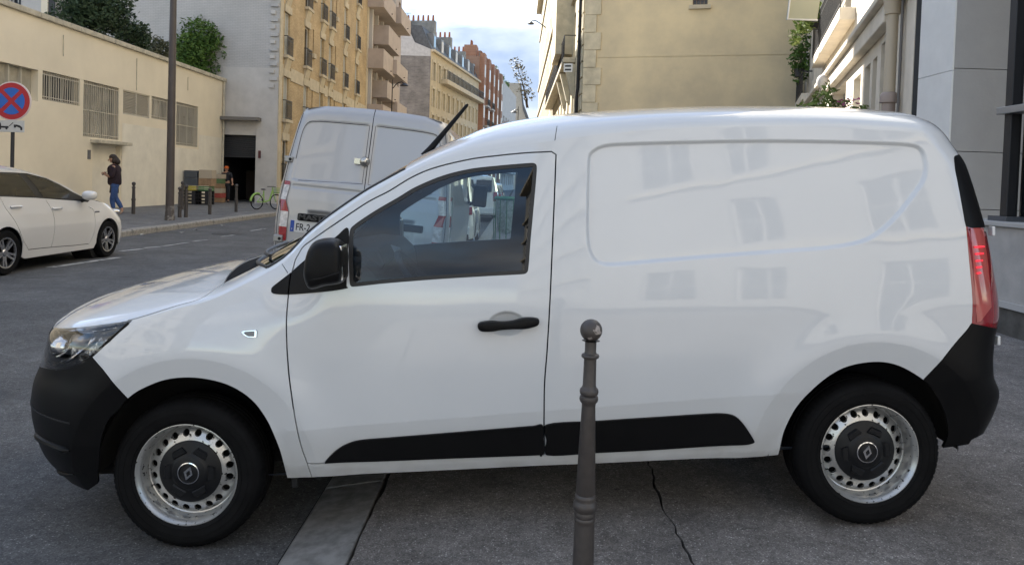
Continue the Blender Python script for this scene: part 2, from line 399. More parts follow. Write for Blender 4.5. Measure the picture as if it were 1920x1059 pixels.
# parking bay dashes on the road, beside the white car
def mark(p, q, w, name='road_marking'):
    a, b = Vector(p), Vector(q); d = (b - a).normalized(); n = Vector((d.y, -d.x)) * w / 2
    V = []; N = max(2, int((b - a).length / 0.8)); F = []
    for i in range(N + 1):
        c = a.lerp(b, i / N)
        for s_ in (-1, 1): x, yy = c.x + n.x * s_, c.y + n.y * s_; V.append((x, yy, gz(x) + 0.005))
    for i in range(N): F.append((2 * i, 2 * i + 1, 2 * i + 3, 2 * i + 2))
    return props(mesh(name, V, F, None, M_mark), kind='structure')
def gpix(px, py, z=-0.06):
    p = at_z(px, py, z); return at_z(px, py, gz(p[0]))
for a_, b_2, w_ in (((92, 502), (222, 483), 0.13), ((225, 471), (268, 467), 0.12), ((270, 465), (300, 463), 0.10), ((305, 462), (352, 455), 0.09), ((360, 453), (388, 450), 0.08), ((415, 444), (445, 440), 0.08), ((470, 433), (498, 429), 0.08)):
    p, q = gpix(*a_), gpix(*b_2); mark((p[0], p[1]), (q[0], q[1]), w_)
# manhole cover in the road
p = gpix(430, 439); props(MB().lathe([(0.0, 0.012), (0.36, 0.012), (0.40, 0.006), (0.42, 0.0)], 24, c=(p[0], p[1], gz(p[0]))).build('manhole_cover', mat('cast_iron', (0.03, 0.03, 0.03), 0.6)), 'round iron manhole cover in the road left of the silver van', 'manhole')
# scraps of litter along the left kerb
for k_, (px, py) in enumerate(((262, 441), (340, 437), (372, 432), (420, 423))):
    p = gpix(px, py)
    o = MB().add([(0, 0, 0.01), (0.12, 0.01, 0.03), (0.10, 0.09, 0.012), (-0.01, 0.08, 0.035)], [(0, 1, 2, 3)]).build('litter', mat('paper_scrap', (0.55, 0.53, 0.48), 0.8)); o.location = (p[0], p[1], gz(p[0])); o.rotation_euler[2] = k_ * 1.3
    props(o, ('pale paper scrap in the gutter just ahead of the white hatchback', 'paper scrap in the gutter near the foot of the tall lamp post', 'paper scrap in the gutter by the cluster of three posts', 'paper scrap in the left gutter nearest the silver van')[k_], 'litter', 'scraps in the left gutter')

# ================================================================== buildings: tools
M_pane = mat('window_pane', (0.022, 0.026, 0.030), 0.06, coat=0.4)
M_pane2 = mat('window_pane_curtained', (0.16, 0.16, 0.15), 0.12, coat=0.6, var=0.5, vscale=1.3)
M_frame = mat('window_frame_white', (0.62, 0.60, 0.56), 0.5)
M_frame_d = mat('window_frame_brown', (0.10, 0.06, 0.035), 0.5)
M_iron = mat('iron_black', (0.016, 0.016, 0.018), 0.5)
_wc = {}
def window(parent, a0, a1, z0, z1, dep, fm=M_frame, pm=M_pane, name='window', bars=(2, 2), fr=0.06):
    key = (round(a1 - a0, 2), round(z1 - z0, 2), fm.name, pm.name, bars)
    w, h = key[0], key[1]
    if key not in _wc:
        mb = MB(); mb.box(0, w, -0.03, 0.03, 0, fr); mb.box(0, w, -0.03, 0.03, h - fr, h); mb.box(0, fr, -0.028, 0.028, fr, h - fr); mb.box(w - fr, w, -0.028, 0.028, fr, h - fr)
        for i in range(1, bars[0]): x = w * i / bars[0]; mb.box(x - fr * 0.5, x + fr * 0.5, -0.026, 0.026, fr, h - fr)
        for i in range(1, bars[1]): z = h * i / bars[1]; mb.box(fr, w - fr, -0.022, 0.022, z - fr * 0.35, z + fr * 0.35)
        o = mb.build(name, fm, parent); p = MB().box(0.01, w - 0.01, 0.0, 0.012, 0.01, h - 0.01).build('pane', pm, o); _wc[key] = (o.data, p.data)
    else:
        o = link(name, _wc[key][0], parent); p = link('pane', _wc[key][1], o)
    o.location = (a0, dep, z0); return o
def wall(mb, a0, a1, z0, z1, ops, dep=0.22, y=0.0):
    """front wall in the local xz plane (facing -y) with real openings and reveals"""
    A = sorted({a0, a1, *[o[0] for o in ops], *[o[1] for o in ops]}); Z = sorted({z0, z1, *[o[2] for o in ops], *[o[3] for o in ops]})
    A = [a for a in A if a0 <= a <= a1]; Z = [z for z in Z if z0 <= z <= z1]
    for j in range(len(Z) - 1):
        i = 0
        while i < len(A) - 1:
            def hole(i): 
                ca_, cz = (A[i] + A[i + 1]) / 2, (Z[j] + Z[j + 1]) / 2
                return any(o[0] < ca_ < o[1] and o[2] < cz < o[3] for o in ops)
            if hole(i): i += 1; continue
            k = i
            while k < len(A) - 1 and not hole(k): k += 1
            mb.add([(A[i], y, Z[j]), (A[k], y, Z[j]), (A[k], y, Z[j + 1]), (A[i], y, Z[j + 1])], [(0, 1, 2, 3)]); i = k
    for (p, q, r, s) in [o[:4] for o in ops]:
        d = y + dep
        mb.add([(p, y, r), (q, y, r), (q, d, r), (p, d, r), (p, y, s), (q, y, s), (q, d, s), (p, d, s)], [(0, 1, 2, 3), (4, 7, 6, 5), (0, 3, 7, 4), (1, 5, 6, 2)])
def shell(mb, a0, a1, z0, z1, depth, roof=True):
    """sides, back and roof behind a front wall"""
    mb.add([(a0, 0, z0), (a1, 0, z0), (a1, depth, z0), (a0, depth, z0), (a0, 0, z1), (a1, 0, z1), (a1, depth, z1), (a0, depth, z1)], [(1, 2, 6, 5), (2, 3, 7, 6), (3, 0, 4, 7)] + ([(4, 5, 6, 7)] if roof else []))
def root_on(name, A, B, label, cat='building', z=0.0, group=None):
    return empty(name, (A[0], A[1], z), math.atan2(B[1] - A[1], B[0] - A[0]), label, cat, group)
def loc_on(A, B, P):
    d = np.array([B[0] - A[0], B[1] - A[1]]); d = d / np.linalg.norm(d); return float((P[0] - A[0]) * d[0] + (P[1] - A[1]) * d[1])
def hit_line(A, B, px, py):
    """pixel -> (distance along the wall A-B, height)"""
    d = ray(px, py); ex, ey = B[0] - A[0], B[1] - A[1]; n = np.array([ey, -ex])
    t = ((A[0] - CAM[0]) * n[0] + (A[1] - CAM[1]) * n[1]) / (d[0] * n[0] + d[1] * n[1]); P = CAM + d * t
    return loc_on(A, B, P), float(P[2])
_rl = {}
def railing(parent, a0, a1, z0, z1, y=-0.12, pitch=0.11, m=None, name='railing', sides=True, out=0.0):
    key = (round(a1 - a0, 2), round(z1 - z0, 2), pitch, round(y, 2), sides)
    w, h = key[0], key[1]
    if key not in _rl:
        mb = MB(); mb.box(0, w, y - 0.02, y + 0.02, h - 0.04, h); mb.box(0, w, y - 0.015, y + 0.015, 0.05, 0.08); mb.box(0, w, y - 0.012, y + 0.012, h * 0.78, h * 0.78 + 0.02)
        n = max(2, int(w / pitch))
        for i in range(n + 1): x = w * i / n; mb.box(x - 0.012, x + 0.012, y - 0.010, y + 0.010, 0.0, h - 0.03)
        if sides: mb.box(-0.01, 0.012, y, 0.0, h - 0.04, h); mb.box(w - 0.012, w + 0.01, y, 0.0, h - 0.04, h)
        o = mb.build(name, m or M_iron, parent); _rl[key] = o.data
    else: o = link(name, _rl[key], parent)
    o.location = (a0, 0, z0); return o
def part(parent, name, m, *boxes, bev=0.0):
    mb = MB()
    for b in boxes: mb.box(*b)
    return mb.build(name, m, parent, bev=bev)

# ---------------------------------------------------------------- leaves
def leaf_mesh(name, blobs, n, size, m, parent, seed=1, squash=1.0, droop=0.0):
    """leaf-sized faces spread through lumpy blobs ((centre), (radii))"""
    r = random.Random(seed); V = []; F = []; vol = [b[1][0] * b[1][1] * b[1][2] for b in blobs]; tot = sum(vol)
    for (c, rad), v in zip(blobs, vol):
        for _ in range(max(3, int(n * v / tot))):
            while True:
                d = Vector((r.uniform(-1, 1), r.uniform(-1, 1), r.uniform(-1, 1)))
                if 0.05 < d.length < 1: break
            k = d.length ** 0.35; d = d.normalized() * k * (0.82 + 0.3 * math.sin(7 * d.x + 5 * d.y * 2 + c[0]) * math.cos(6 * d.z + c[1]))
            p = Vector((c[0] + d.x * rad[0], c[1] + d.y * rad[1], c[2] + d.z * rad[2]))
            a = Vector((r.uniform(-1, 1), r.uniform(-1, 1), r.uniform(-0.6, 0.8))).normalized(); b = a.cross(Vector((r.uniform(-1, 1), r.uniform(-1, 1), r.uniform(-1, 1)))).normalized()
            s = size * r.uniform(0.6, 1.3); i = len(V)
            V += [p - a * s, p + b * s * 0.38, p + a * s, p - b * s * 0.38]; F.append((i, i + 1, i + 2, i + 3))
    return mesh(name, V, F, parent, m)
def mat_leaf(name, c1, c2, c3=None):
    m = mat(name, c1, 0.6, col2=c2, vscale=2.2, lo=0.3, hi=0.7)
    _principled(m).inputs['Specular IOR Level'].default_value = 0.3
    return m
M_leaf_d = mat_leaf('leaf_dark', (0.022, 0.045, 0.020), (0.055, 0.085, 0.040))
M_leaf_m = mat_leaf('leaf_mid', (0.035, 0.085, 0.016), (0.10, 0.17, 0.03))
M_leaf_l = mat_leaf('leaf_light', (0.09, 0.15, 0.03), (0.22, 0.28, 0.08))
M_bark = mat('bark', (0.06, 0.045, 0.032), 0.9, var=0.3, vscale=8)
def shrub(name, loc, blobs, n, size, m, label, cat='shrub', seed=1, group=None, stems=4):
    e = empty(name, loc, 0, label, cat, group)
    leaf_mesh('foliage', blobs, n, size, m, e, seed)
    r = random.Random(seed); mb = MB()
    for b in blobs[:6]: mb.tube([(r.uniform(-0.08, 0.08), r.uniform(-0.08, 0.08), 0), (b[0][0] * 0.5, b[0][1] * 0.5, b[0][2] * 0.6), b[0]], [0.04, 0.025, 0.008], 6)
    mb.build('stem', M_bark, e, True)
    return e
# ================================================================== left side: low cream building
M_cream = mat('cream_render', (0.73, 0.65, 0.50), 0.85, var=0.05, vscale=0.7, bump=0.25, bscale=60, bdist=0.004)
M_cream2 = mat('pale_patched_render', (0.72, 0.67, 0.56), 0.85, var=0.08, vscale=1.3, bump=0.3, bscale=30, bdist=0.006)
M_coping = mat('coping_stone', (0.46, 0.42, 0.33), 0.85, var=0.2, vscale=5)
M_bar = mat('window_bar_cream', (0.46, 0.42, 0.34), 0.6)
A, B = (-13.8, 2.0), (-13.8, 35.9)
LB = root_on('low_building', A, B, 'low cream rendered building with barred windows behind the left pavement')
def ops_px(A, B, lst):
    out = []
    for (xl, xr, yt, yb) in lst:
        a0, zt = hit_line(A, B, xl, yt); _, zb = hit_line(A, B, xl, yb); a1, _ = hit_line(A, B, xr, yt)
        out.append((a0, a1, zb, zt))
    return out
wr = ops_px(A, B, [(-30, 72, 108, 173), (80, 150, 132, 187), (157, 224, 150, 256), (231, 281, 168, 214), (284.5, 321, 180, 222), (331, 372, 191, 272)])
dr = ops_px(A, B, [(174, 226, 270, 398)])[0]; dr = (dr[0], dr[1], 0.02, dr[3])
ztop = hit_line(A, B, 200, 78)[1]
mb = MB(); wall(mb, 0, 33.9, -0.1, ztop, wr + [dr], 0.25); shell(mb, 0, 33.9, -0.1, ztop, 12); mb.build('wall', M_cream, LB)
pa0, pz0 = hit_line(A, B, 231, 222); pa1, _ = hit_line(A, B, 408, 240)
mb = MB(); wall(mb, dr[1] + 0.08, 33.85, 0.0, wr[5][2] + 0.55, [(wr[5][0] - 0.12, wr[5][1] + 0.12, wr[5][2] - 0.1, wr[5][2] + 0.8)], 0.01, -0.012); mb.build('repaired_render', M_cream2, LB)
for i in range(17):
    MB().box(2 * i + 0.01, 2 * i + 1.985, -0.10, 0.35, ztop, ztop + 0.16).build('coping_stone', M_coping, LB, bev=0.02)
bar_me = {}
for i, w in enumerate(wr):
    a0, a1, z0, z1 = w
    if i == 3:
        part(LB, 'louvre_frame', M_bar, (a0, a1, 0.02, 0.08, z0, z0 + 0.05), (a0, a1, 0.02, 0.08, z1 - 0.05, z1), (a0, a0 + 0.05, 0.02, 0.08, z0, z1), (a1 - 0.05, a1, 0.02, 0.08, z0, z1), ((a0 + a1) / 2 - 0.03, (a0 + a1) / 2 + 0.03, 0.015, 0.08, z0, z1))
        n = 13
        for k in range(n):
            z = z0 + 0.06 + (z1 - z0 - 0.12) * k / n
            o = MB().add([(a0 + 0.05, 0.03, z), (a1 - 0.05, 0.03, z), (a1 - 0.05, 0.10, z + 0.06), (a0 + 0.05, 0.10, z + 0.06), (a0 + 0.05, 0.03, z + 0.012), (a1 - 0.05, 0.03, z + 0.012), (a1 - 0.05, 0.10, z + 0.072), (a0 + 0.05, 0.10, z + 0.072)], [(0, 3, 2, 1), (4, 5, 6, 7), (0, 1, 5, 4), (2, 3, 7, 6)]).build('slat', M_bar, LB)
        MB().box(a0, a1, 0.2, 0.22, z0, z1).build('louvre_back', M_dark0 if False else mat('dark_void', (0.02, 0.02, 0.02), 0.9), LB)
        continue
    if i == 0:
        MB().box(a0, a1, 0.20, 0.24, z0, z1).build('boarded_window', mat('board_beige', (0.36, 0.33, 0.26), 0.7, var=0.15), LB)
        for x in (a1 - 1.15, a1 - 0.62, a0 + 0.6): MB().box(x, x + 0.05, 0.10, 0.20, z0, z1).build('window_post', M_bar, LB)
        continue
    window(LB, a0, a1, z0, z1, 0.20, mat('window_frame_beige', (0.40, 0.37, 0.30), 0.6), M_pane2 if i in (2, 5) else M_pane, bars=(2 if (a1 - a0) < 1.6 else 3, 1))
    key = round(z1 - z0, 2)
    if key not in bar_me: o = MB().box(-0.011, 0.011, -0.011, 0.011, 0, z1 - z0).build('window_bar', M_bar, LB); bar_me[key] = o.data; bpy.data.objects.remove(o)
    n = int((a1 - a0) / 0.115)
    for k in range(n + 1):
        o = link('window_bar', bar_me[key], LB); o.location = (a0 + 0.02 + (a1 - a0 - 0.04) * k / n, 0.04, z0)
        if i == 1 and n * 0.5 < k < n * 0.85: o.rotation_euler[1] = R(1.5)
    for z in ([z0 + 0.10, z1 - 0.10] + ([z0 + (z1 - z0) * 0.48] if z1 - z0 > 1.2 else [])): MB().box(a0, a1, 0.03, 0.05, z - 0.012, z + 0.012).build('cross_bar', M_bar, LB)
part(LB, 'door', M_cream2, (dr[0], dr[1], 0.16, 0.22, dr[2], dr[3]))
part(LB, 'door_canopy', M_coping, (dr[0] - 0.15, dr[1] + 0.15, -0.35, 0.0, dr[3] + 0.03, dr[3] + 0.14), bev=0.01)
part(LB, 'notice', mat('notice_grey', (0.12, 0.12, 0.13), 0.6), (dr[0] - 0.30, dr[0] - 0.14, -0.02, 0.0, 1.75, 2.05))
for px, y0_, y1_ in ((118, 66, 106), (256, 110, 170), (352, 145, 170)):
    a, z1 = hit_line(A, B, px, y0_); _, z0 = hit_line(A, B, px, y1_); MB().tube([(a, -0.015, z1), (a + 0.01, -0.015, z0)], 0.012, 5).build('rain_stain_pipe', M_coping, LB)
a_, z_ = hit_line(A, B, 413, 180); MB().tube([(33.75, -0.06, ztop), (33.75, -0.06, 0.1)], 0.05, 8).build('downpipe', M_coping, LB, True)
# shrubs of the roof garden above it
def shrub_px(px, py, x, rpx, label, m, n, size, seed, lump=9, sq=(1.0, 1.0, 1.0)):
    c = at_x(px, py, x); k = c[1] / FPX; r0 = rpx * k; rr = random.Random(seed); bl = []
    base = ztop + 0.0
    for i in range(lump):
        d = Vector((rr.uniform(-1, 1), rr.uniform(-1, 1), rr.uniform(-0.8, 1))); d = d.normalized() * rr.uniform(0.35, 0.8)
        bl.append(((d.x * r0 * 0.6 * sq[0], d.y * r0 * sq[1], c[2] - base + d.z * r0 * sq[2]), (r0 * 0.45, r0 * 0.45, r0 * 0.40)))
    bl.append(((0, 0, c[2] - base), (r0 * 0.6, r0 * 0.75, r0 * 0.6)))
    return shrub('garden_shrub', (c[0], c[1], base), bl, n, size, m, label, seed=seed, group='roof garden shrubs')
shrub_px(180, 32, -14.9, 92, 'dark green needled bush rising out of frame on the cream roof', M_leaf_d, 9000, 0.085, 4, 12, (1, 1.0, 0.9))
shrub_px(246, 74, -14.6, 50, 'small dark bush hanging over the cream coping left of lamp post', M_leaf_d, 3000, 0.075, 6, 6)
shrub_px(300, 96, -14.6, 42, 'low grey green bush behind the tall lamp post', mat_leaf('leaf_grey', (0.05, 0.06, 0.03), (0.12, 0.12, 0.07)), 2400, 0.07, 8, 6)
shrub_px(372, 100, -14.9, 76, 'rounded bright green bush at the far end of the cream roof', M_leaf_m, 8000, 0.10, 11, 12)

# ================================================================== tall grey painted-brick building with the goods entrance
M_gbrick = mat_brick('grey_painted_brick', (0.50, 0.485, 0.465), (0.47, 0.455, 0.435), (0.39, 0.38, 0.365), 0.24, 0.075, 0.010, stain=0.12)
M_white_w = mat('off_white_render', (0.50, 0.48, 0.45), 0.85, var=0.10, vscale=1.2)
A, B = (-21.9, 36.0), (-11.3, 36.0)
GB = root_on('grey_building', A, B, 'tall grey painted brick end wall above the goods entrance')
g0, gzt = hit_line(A, B, 413, 252); g1, _ = hit_line(A, B, 480, 252)
mb = MB(); wall(mb, 0, 10.6, -0.1, 29.2, [(g0, g1, 0.1, gzt)], 0.3); shell(mb, 0, 10.0, -0.1, 29.2, 8); mb.build('wall', M_gbrick, GB)
_, zc = hit_line(A, B, 445, 226); _, zl = hit_line(A, B, 440, 150)
mb = MB(); wall(mb, 8.0, 10.595, 0.0, zl + 0.6, [(g0, g1, 0.1, gzt)], 0.01, -0.015); mb.build('rendered_base', M_white_w, GB)
part(GB, 'canopy', mat('canopy_concrete', (0.17, 0.16, 0.145), 0.9), (g0 - 0.15, g1 + 0.25, -0.55, -0.016, zc - 0.02, zc + 0.14), bev=0.01)
part(GB, 'pier', M_white_w, (g1 + 0.04, 10.63, -0.10, -0.018, 0.0, zc - 0.35))
M_shut = mat('shutter_dark', (0.022, 0.024, 0.028), 0.5)
zs = gzt - 1.05
for k in range(11): MB().box(g0, g1, 0.20, 0.24, zs + 0.095 * k, zs + 0.095 * k + 0.085).build('shutter_slat', M_shut, GB, bev=0.01)
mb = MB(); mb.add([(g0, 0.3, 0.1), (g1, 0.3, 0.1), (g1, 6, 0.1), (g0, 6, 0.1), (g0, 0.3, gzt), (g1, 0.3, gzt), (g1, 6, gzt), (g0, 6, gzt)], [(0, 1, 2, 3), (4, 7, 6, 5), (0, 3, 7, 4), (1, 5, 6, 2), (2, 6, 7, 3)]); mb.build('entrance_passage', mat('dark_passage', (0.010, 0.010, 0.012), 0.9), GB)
part(GB, 'alarm_box', mat('alarm_red', (0.11, 0.03, 0.03), 0.5), (g1 + 0.17, g1 + 0.28, -0.15, -0.1, 2.2, 2.55))
for k in range(40):
    z = hit_line(A, B, 500, 165)[1] + 0.18 * k * 1.9
    if z > 27: break
    MB().box(10.2, 10.2 + 0.22 + 0.14 * (k % 2), -0.10, -0.001, z, z + 0.16).build('toothing_stone', M_gbrick if k % 2 else M_white_w, GB)
# white block at the far left, behind the cream building
A, B = (-34.0, 35.4), (-21.9, 35.4)
WB = root_on('white_building', A, B, 'pale rendered building with a railed window above the cream wall, far left')
wo = ops_px(A, B, [(-8, 17, -45, 9), (22, 40, -40, 10)])
mb = MB(); wall(mb, 0, 12.1, 0, 29.2, wo, 0.2); shell(mb, 0, 12.1, 0, 29.2, 8); mb.build('wall', M_white_w, WB)
for w in wo: window(WB, *w, 0.15); railing(WB, w[0] - 0.05, w[1] + 0.05, w[2], w[2] + 0.75)
a0, _ = hit_line(A, B, 80, 20); a1, _ = hit_line(A, B, 92, 20); part(WB, 'corner_pilaster', M_cream, (a0, a1, -0.12, 0, 0, 26)); part(WB, 'shadow_gap', mat('slate_dark', (0.05, 0.05, 0.055), 0.8), (a1, a1 + 0.28, -0.06, 0, 0, 26))

# ================================================================== yellow brick apartment building
M_ybrick = mat_brick('yellow_brick', (0.55, 0.41, 0.235), (0.45, 0.32, 0.17), (0.38, 0.30, 0.19), 0.23, 0.075, 0.010, stain=0.22)
M_stone = mat('pale_limestone', (0.52, 0.45, 0.33), 0.85, var=0.12, vscale=3)
M_blind = mat('window_blind_grey', (0.36, 0.37, 0.35), 0.6, var=0.08)
A, B = (-11.3, 36.02), (-11.3, 57.0)
YB = root_on('brick_building', A, B, 'yellow brick apartment block with black window railings beyond the goods entrance')
cols = [hit_line(A, B, px, 180)[0] for px in (536, 573, 602, 618, 645, 667)]
zf = [hit_line(A, B, 536, y)[1] for y in (225, 105)]; fl = zf[1] - zf[0]; z_1 = zf[1]
ops = []
for c in cols:
    for f in range(-2, 6):
        z = z_1 + fl * f
        if z < 0.3: z = 0.6
        ops.append((c - 0.42, c + 0.42, z, z + 2.05))
slits = []
for px in (587, 629):
    a = hit_line(A, B, px, 100)[0]
    for f in range(-1, 5): slits.append((a - 0.13, a + 0.13, z_1 + fl * f + 0.9, z_1 + fl * f + 2.2))
mb = MB(); wall(mb, 0.45, 20.4, 0.9, 26, [o for o in ops if o[2] > 0.95] + slits, 0.20); shell(mb, 8.1, 20.9, 0.9, 26, 8); mb.build('wall', M_ybrick, YB)
part(YB, 'plinth', M_stone, (0.0, 20.9, -0.05, 0.3, 0.0, 0.95)); part(YB, 'corner_quoin', M_stone, (0.0, 0.45, -0.04, 0.25, 0.95, 26)); part(YB, 'corner_quoin', M_stone, (20.4, 20.9, -0.04, 0.25, 0.95, 26))
for f in (-0.36, 2.64):
    zb = z_1 + fl * f; xs = [0.45] + [v for c in cols for v in (c - 0.62, c + 0.62)] + [20.4]
    for i in range(0, len(xs), 2):
        if xs[i + 1] > xs[i]: part(YB, 'stone_band', M_stone, (xs[i], xs[i + 1], -0.05, 0.0, zb, zb + 0.62))
for o_ in ops:
    if o_[2] < 0.95: continue
    window(YB, *o_, 0.12, M_frame, M_blind if rng.random() < 0.75 else M_pane, bars=(1, 1), fr=0.05)
    railing(YB, o_[0] - 0.06, o_[1] + 0.06, o_[2], o_[2] + 0.92, -0.16)
    part(YB, 'window_sill', M_stone, (o_[0] - 0.14, o_[1] + 0.14, -0.22, 0.0, o_[2] - 0.14, o_[2]))
    MB().prism([(-0.16, o_[2] - 0.14), (-0.001, o_[2] - 0.14), (-0.001, o_[2] - 0.75), (-0.06, o_[2] - 0.55)], 0, o_[0] + 0.05, o_[1] - 0.05).build('sill_bracket', M_stone, YB)
    part(YB, 'lintel', M_stone, (o_[0] - 0.12, o_[1] + 0.12, -0.07, 0.0, o_[3], o_[3] + 0.34))
for s_ in slits:
    MB().box(s_[0], s_[1], 0.1, 0.12, s_[2], s_[3]).build('stair_window', M_frame_d, YB); part(YB, 'window_sill', M_stone, (s_[0] - 0.1, s_[1] + 0.1, -0.14, 0, s_[2] - 0.25, s_[2]))

# ================================================================== pink and white block with box balconies
M_pink = mat('pinkish_concrete', (0.43, 0.36, 0.315), 0.85, var=0.08, vscale=1.5)
M_pink2 = mat('white_pilaster', (0.52, 0.49, 0.46), 0.8)
A, B = (-11.3, 57.05), (-11.3, 72.5)
PB = root_on('balcony_building', A, B, 'pinkish concrete apartment block with stepped box balconies')
ops = []
for f in range(7):
    z = 0.6 + 2.95 * f
    for a in (0.7, 2.8, 5.2, 8.2, 11.2, 13.6): ops.append((a, a + (0.8 if a < 1 else 1.15), z + 0.5, z + 2.3))
mb = MB(); wall(mb, 0, 15.4, -0.1, 21.4, ops, 0.35); shell(mb, 0, 15.4, -0.1, 21.4, 10); mb.build('wall', M_pink, PB)
for k, o_ in enumerate(ops): window(PB, *o_, 0.22, M_frame_d if k % 3 else M_frame, M_pane, bars=(2, 1))
for a in (0.1, 2.2, 4.5, 7.4, 10.3): part(PB, 'pilaster', M_pink2, (a, a + 0.34, -0.25, 0, 0, 21.4))
for (x0, x1, y0, y1, dep) in ((700, 724, 47, 84, 1.2), (689, 713, 91, 128, 1.2), (709, 733, 112, 139, 1.5), (697, 722, 151, 183, 1.2), (690, 716, -22, 14, 1.2), (716, 737, 13, 44, 1.6), (713, 733, 190, 215, 1.4), (688, 708, 195, 225, 1.2)):
    a0, zt = hit_line(A, B, x0, y0); _, zb = hit_line(A, B, x0, y1); a1, _ = hit_line(A, B, x1, y0)
    bo = part(PB, 'balcony', M_pink, (a0, a1, -dep, -0.001, zb, zb + 0.16), (a0, a1, -dep, -dep + 0.12, zb + 0.16, zt), (a0, a0 + 0.12, -dep + 0.12, -0.001, zb + 0.16, zt), (a1 - 0.12, a1, -dep + 0.12, -0.001, zb + 0.16, zt))
    MB().tube([(a0 + (a1 - a0) * 0.6, -dep - 0.12, zb + 0.22), (a0 + (a1 - a0) * 0.6, -dep, zb + 0.22)], 0.03, 6).build('rain_spout', M_iron, bo)

# ================================================================== grey end wall and cream Haussmann row
M_gstone = mat_brick('weathered_brick_wall', (0.23, 0.215, 0.20), (0.17, 0.16, 0.155), (0.22, 0.21, 0.20), 0.42, 0.16, 0.02, stain=0.35)
M_slate = mat('slate_roof', (0.075, 0.082, 0.09), 0.55, var=0.25, vscale=3)
M_zinc = mat('zinc_grey', (0.20, 0.21, 0.22), 0.5, var=0.15)
M_cem = mat('cement_stained', (0.25, 0.25, 0.235), 0.9, var=0.3, vscale=0.9)
M_cfac = mat('cream_stone_front', (0.50, 0.42, 0.29), 0.85, var=0.10, vscale=1.4)
M_pot = mat('chimney_pot', (0.30, 0.10, 0.045), 0.8)
A, B = (-19.5, 86.0), (-10.05, 86.0)
EW_ = root_on('end_wall_building', A, B, 'grey block end wall with slate roof and chimneys seen beyond the balconies')
zb1 = hit_line(A, B, 750, 104)[1]; zb2 = hit_line(A, B, 800, 92)[1]; zr1 = hit_line(A, B, 735, 67)[1]; zr2 = hit_line(A, B, 801, 48)[1]
mb = MB(); wall(mb, 0, 9.45, -0.1, zb1, [], 0.1); shell(mb, 0, 9.45, -0.1, zb1, 11, True); mb.build('wall', M_gstone, EW_)
mb = MB(); mb.prism([(3.2, zb1), (9.4, zb1), (9.4, zb2), (7.6, zb2 + 0.7), (6.8, zb2 + 2.3), (4.9, zb2 + 1.6), (3.2, zb2 - 0.1)], 1, 0.02, 0.5); mb.build('white_gable', mat('white_gable_render', (0.46, 0.46, 0.46), 0.85, var=0.12), EW_)
mb = MB(); mb.prism([(-2, zb1), (9.0, zb1), (8.7, zb2), (7.4, zr2 - 0.2), (7.2, zr2), (3.4, zr1 + 0.4), (-2, zr1)], 1, 0.6, 2.2); mb.build('chimney_wall', M_cem, EW_)
for k in range(12):
    t = k / 11; x = -1.5 + 8.4 * t; z = zr1 + (zr2 - zr1) * np.clip((x + 1) / 8.5, 0, 1)
    MB().lathe([(0.0, 0.9), (0.10, 0.9), (0.12, 0.6), (0.14, 0.0)], 8, c=(x, 1.3, z - 0.15)).build('chimney_pot', M_iron if k % 3 else M_pot, EW_, True)
dish = MB().lathe([(0.0, 0.0), (0.3, 0.05), (0.5, 0.16), (0.48, 0.18), (0.28, 0.08), (0.0, 0.03)], 14); do = dish.build('satellite_dish', M_zinc, EW_, True); a_, z_ = hit_line(A, B, 753, 39); do.location = (a_, -0.2, z_); do.rotation_euler = (R(70), 0, R(15))
a_, z_ = hit_line(A, B, 763, 22); _, z2 = hit_line(A, B, 763, 44); MB().tube([(a_, 0.8, z2 - 0.6), (a_, 0.8, z_)], 0.04, 5).box(a_ - 0.35, a_ + 0.35, 0.78, 0.82, z_ - 0.05, z_).build('roof_mast', M_zinc, EW_)
def row(name, A, B, label, wm, H, cols, floors, z0, fh, ww, wh, roof=None, pm=None, rail_floor=None, stone=None, rw=0.0):
    rt = root_on(name, A, B, label); L = math.hypot(B[0] - A[0], B[1] - A[1]); ops = []
    for f in range(floors):
        for c in range(cols):
            a = L * (c + 0.5) / cols; ops.append((a - ww / 2, a + ww / 2, z0 + fh * f, z0 + fh * f + wh))
    mb = MB(); wall(mb, 0, L, -0.1, H, ops, 0.35); shell(mb, 0, L, -0.1, H, 9); mb.build('wall', wm, rt)
    for k, o_ in enumerate(ops):
        window(rt, *o_, 0.2, M_frame, pm if (pm and k % 4) else M_pane, bars=(2, 1), fr=0.09)
        if stone: part(rt, 'window_surround', stone, (o_[0] - 0.22, o_[0], -0.08, 0, o_[2], o_[3] + 0.25), (o_[1], o_[1] + 0.22, -0.08, 0, o_[2], o_[3] + 0.25), (o_[0], o_[1], -0.10, 0, o_[3], o_[3] + 0.25))
    return rt, L, ops
c0, c1 = (-10.0, 86.05), (-6.0, 112.0)
HB, L, ops = row('stone_building', c0, c1, 'cream stone apartment row with a long black balcony under its slate roof', M_cfac, zb2, 11, 5, 0.9, 2.95, 1.05, 2.0, pm=M_blind, stone=M_stone)
zbal = hit_line(c0, c1, 825, 148)[1]
a0, _ = hit_line(c0, c1, 826, 148)
part(HB, 'balcony_slab', M_stone, (a0, L, -0.9, 0, zbal - 0.55, zbal), bev=0.05); rl_ = railing(HB, a0, L, zbal, zbal + 1.05, -0.8, 0.16)
part(HB, 'cornice', M_stone, (0, L, -0.35, 0, zb2 - 0.25, zb2)); part(HB, 'string_course', M_stone, (0, L, -0.12, 0, 3.3, 3.55)); part(HB, 'string_course', M_stone, (0, L, -0.12, 0, 6.3, 6.5))
mb = MB(); mb.prism([(-0.05, zb2 + 0.001), (1.2, zb2 + 2.6), (7.5, zb2 + 3.2), (9, zb2)], 0, 0.0, L); mb.build('roof', M_slate, HB)
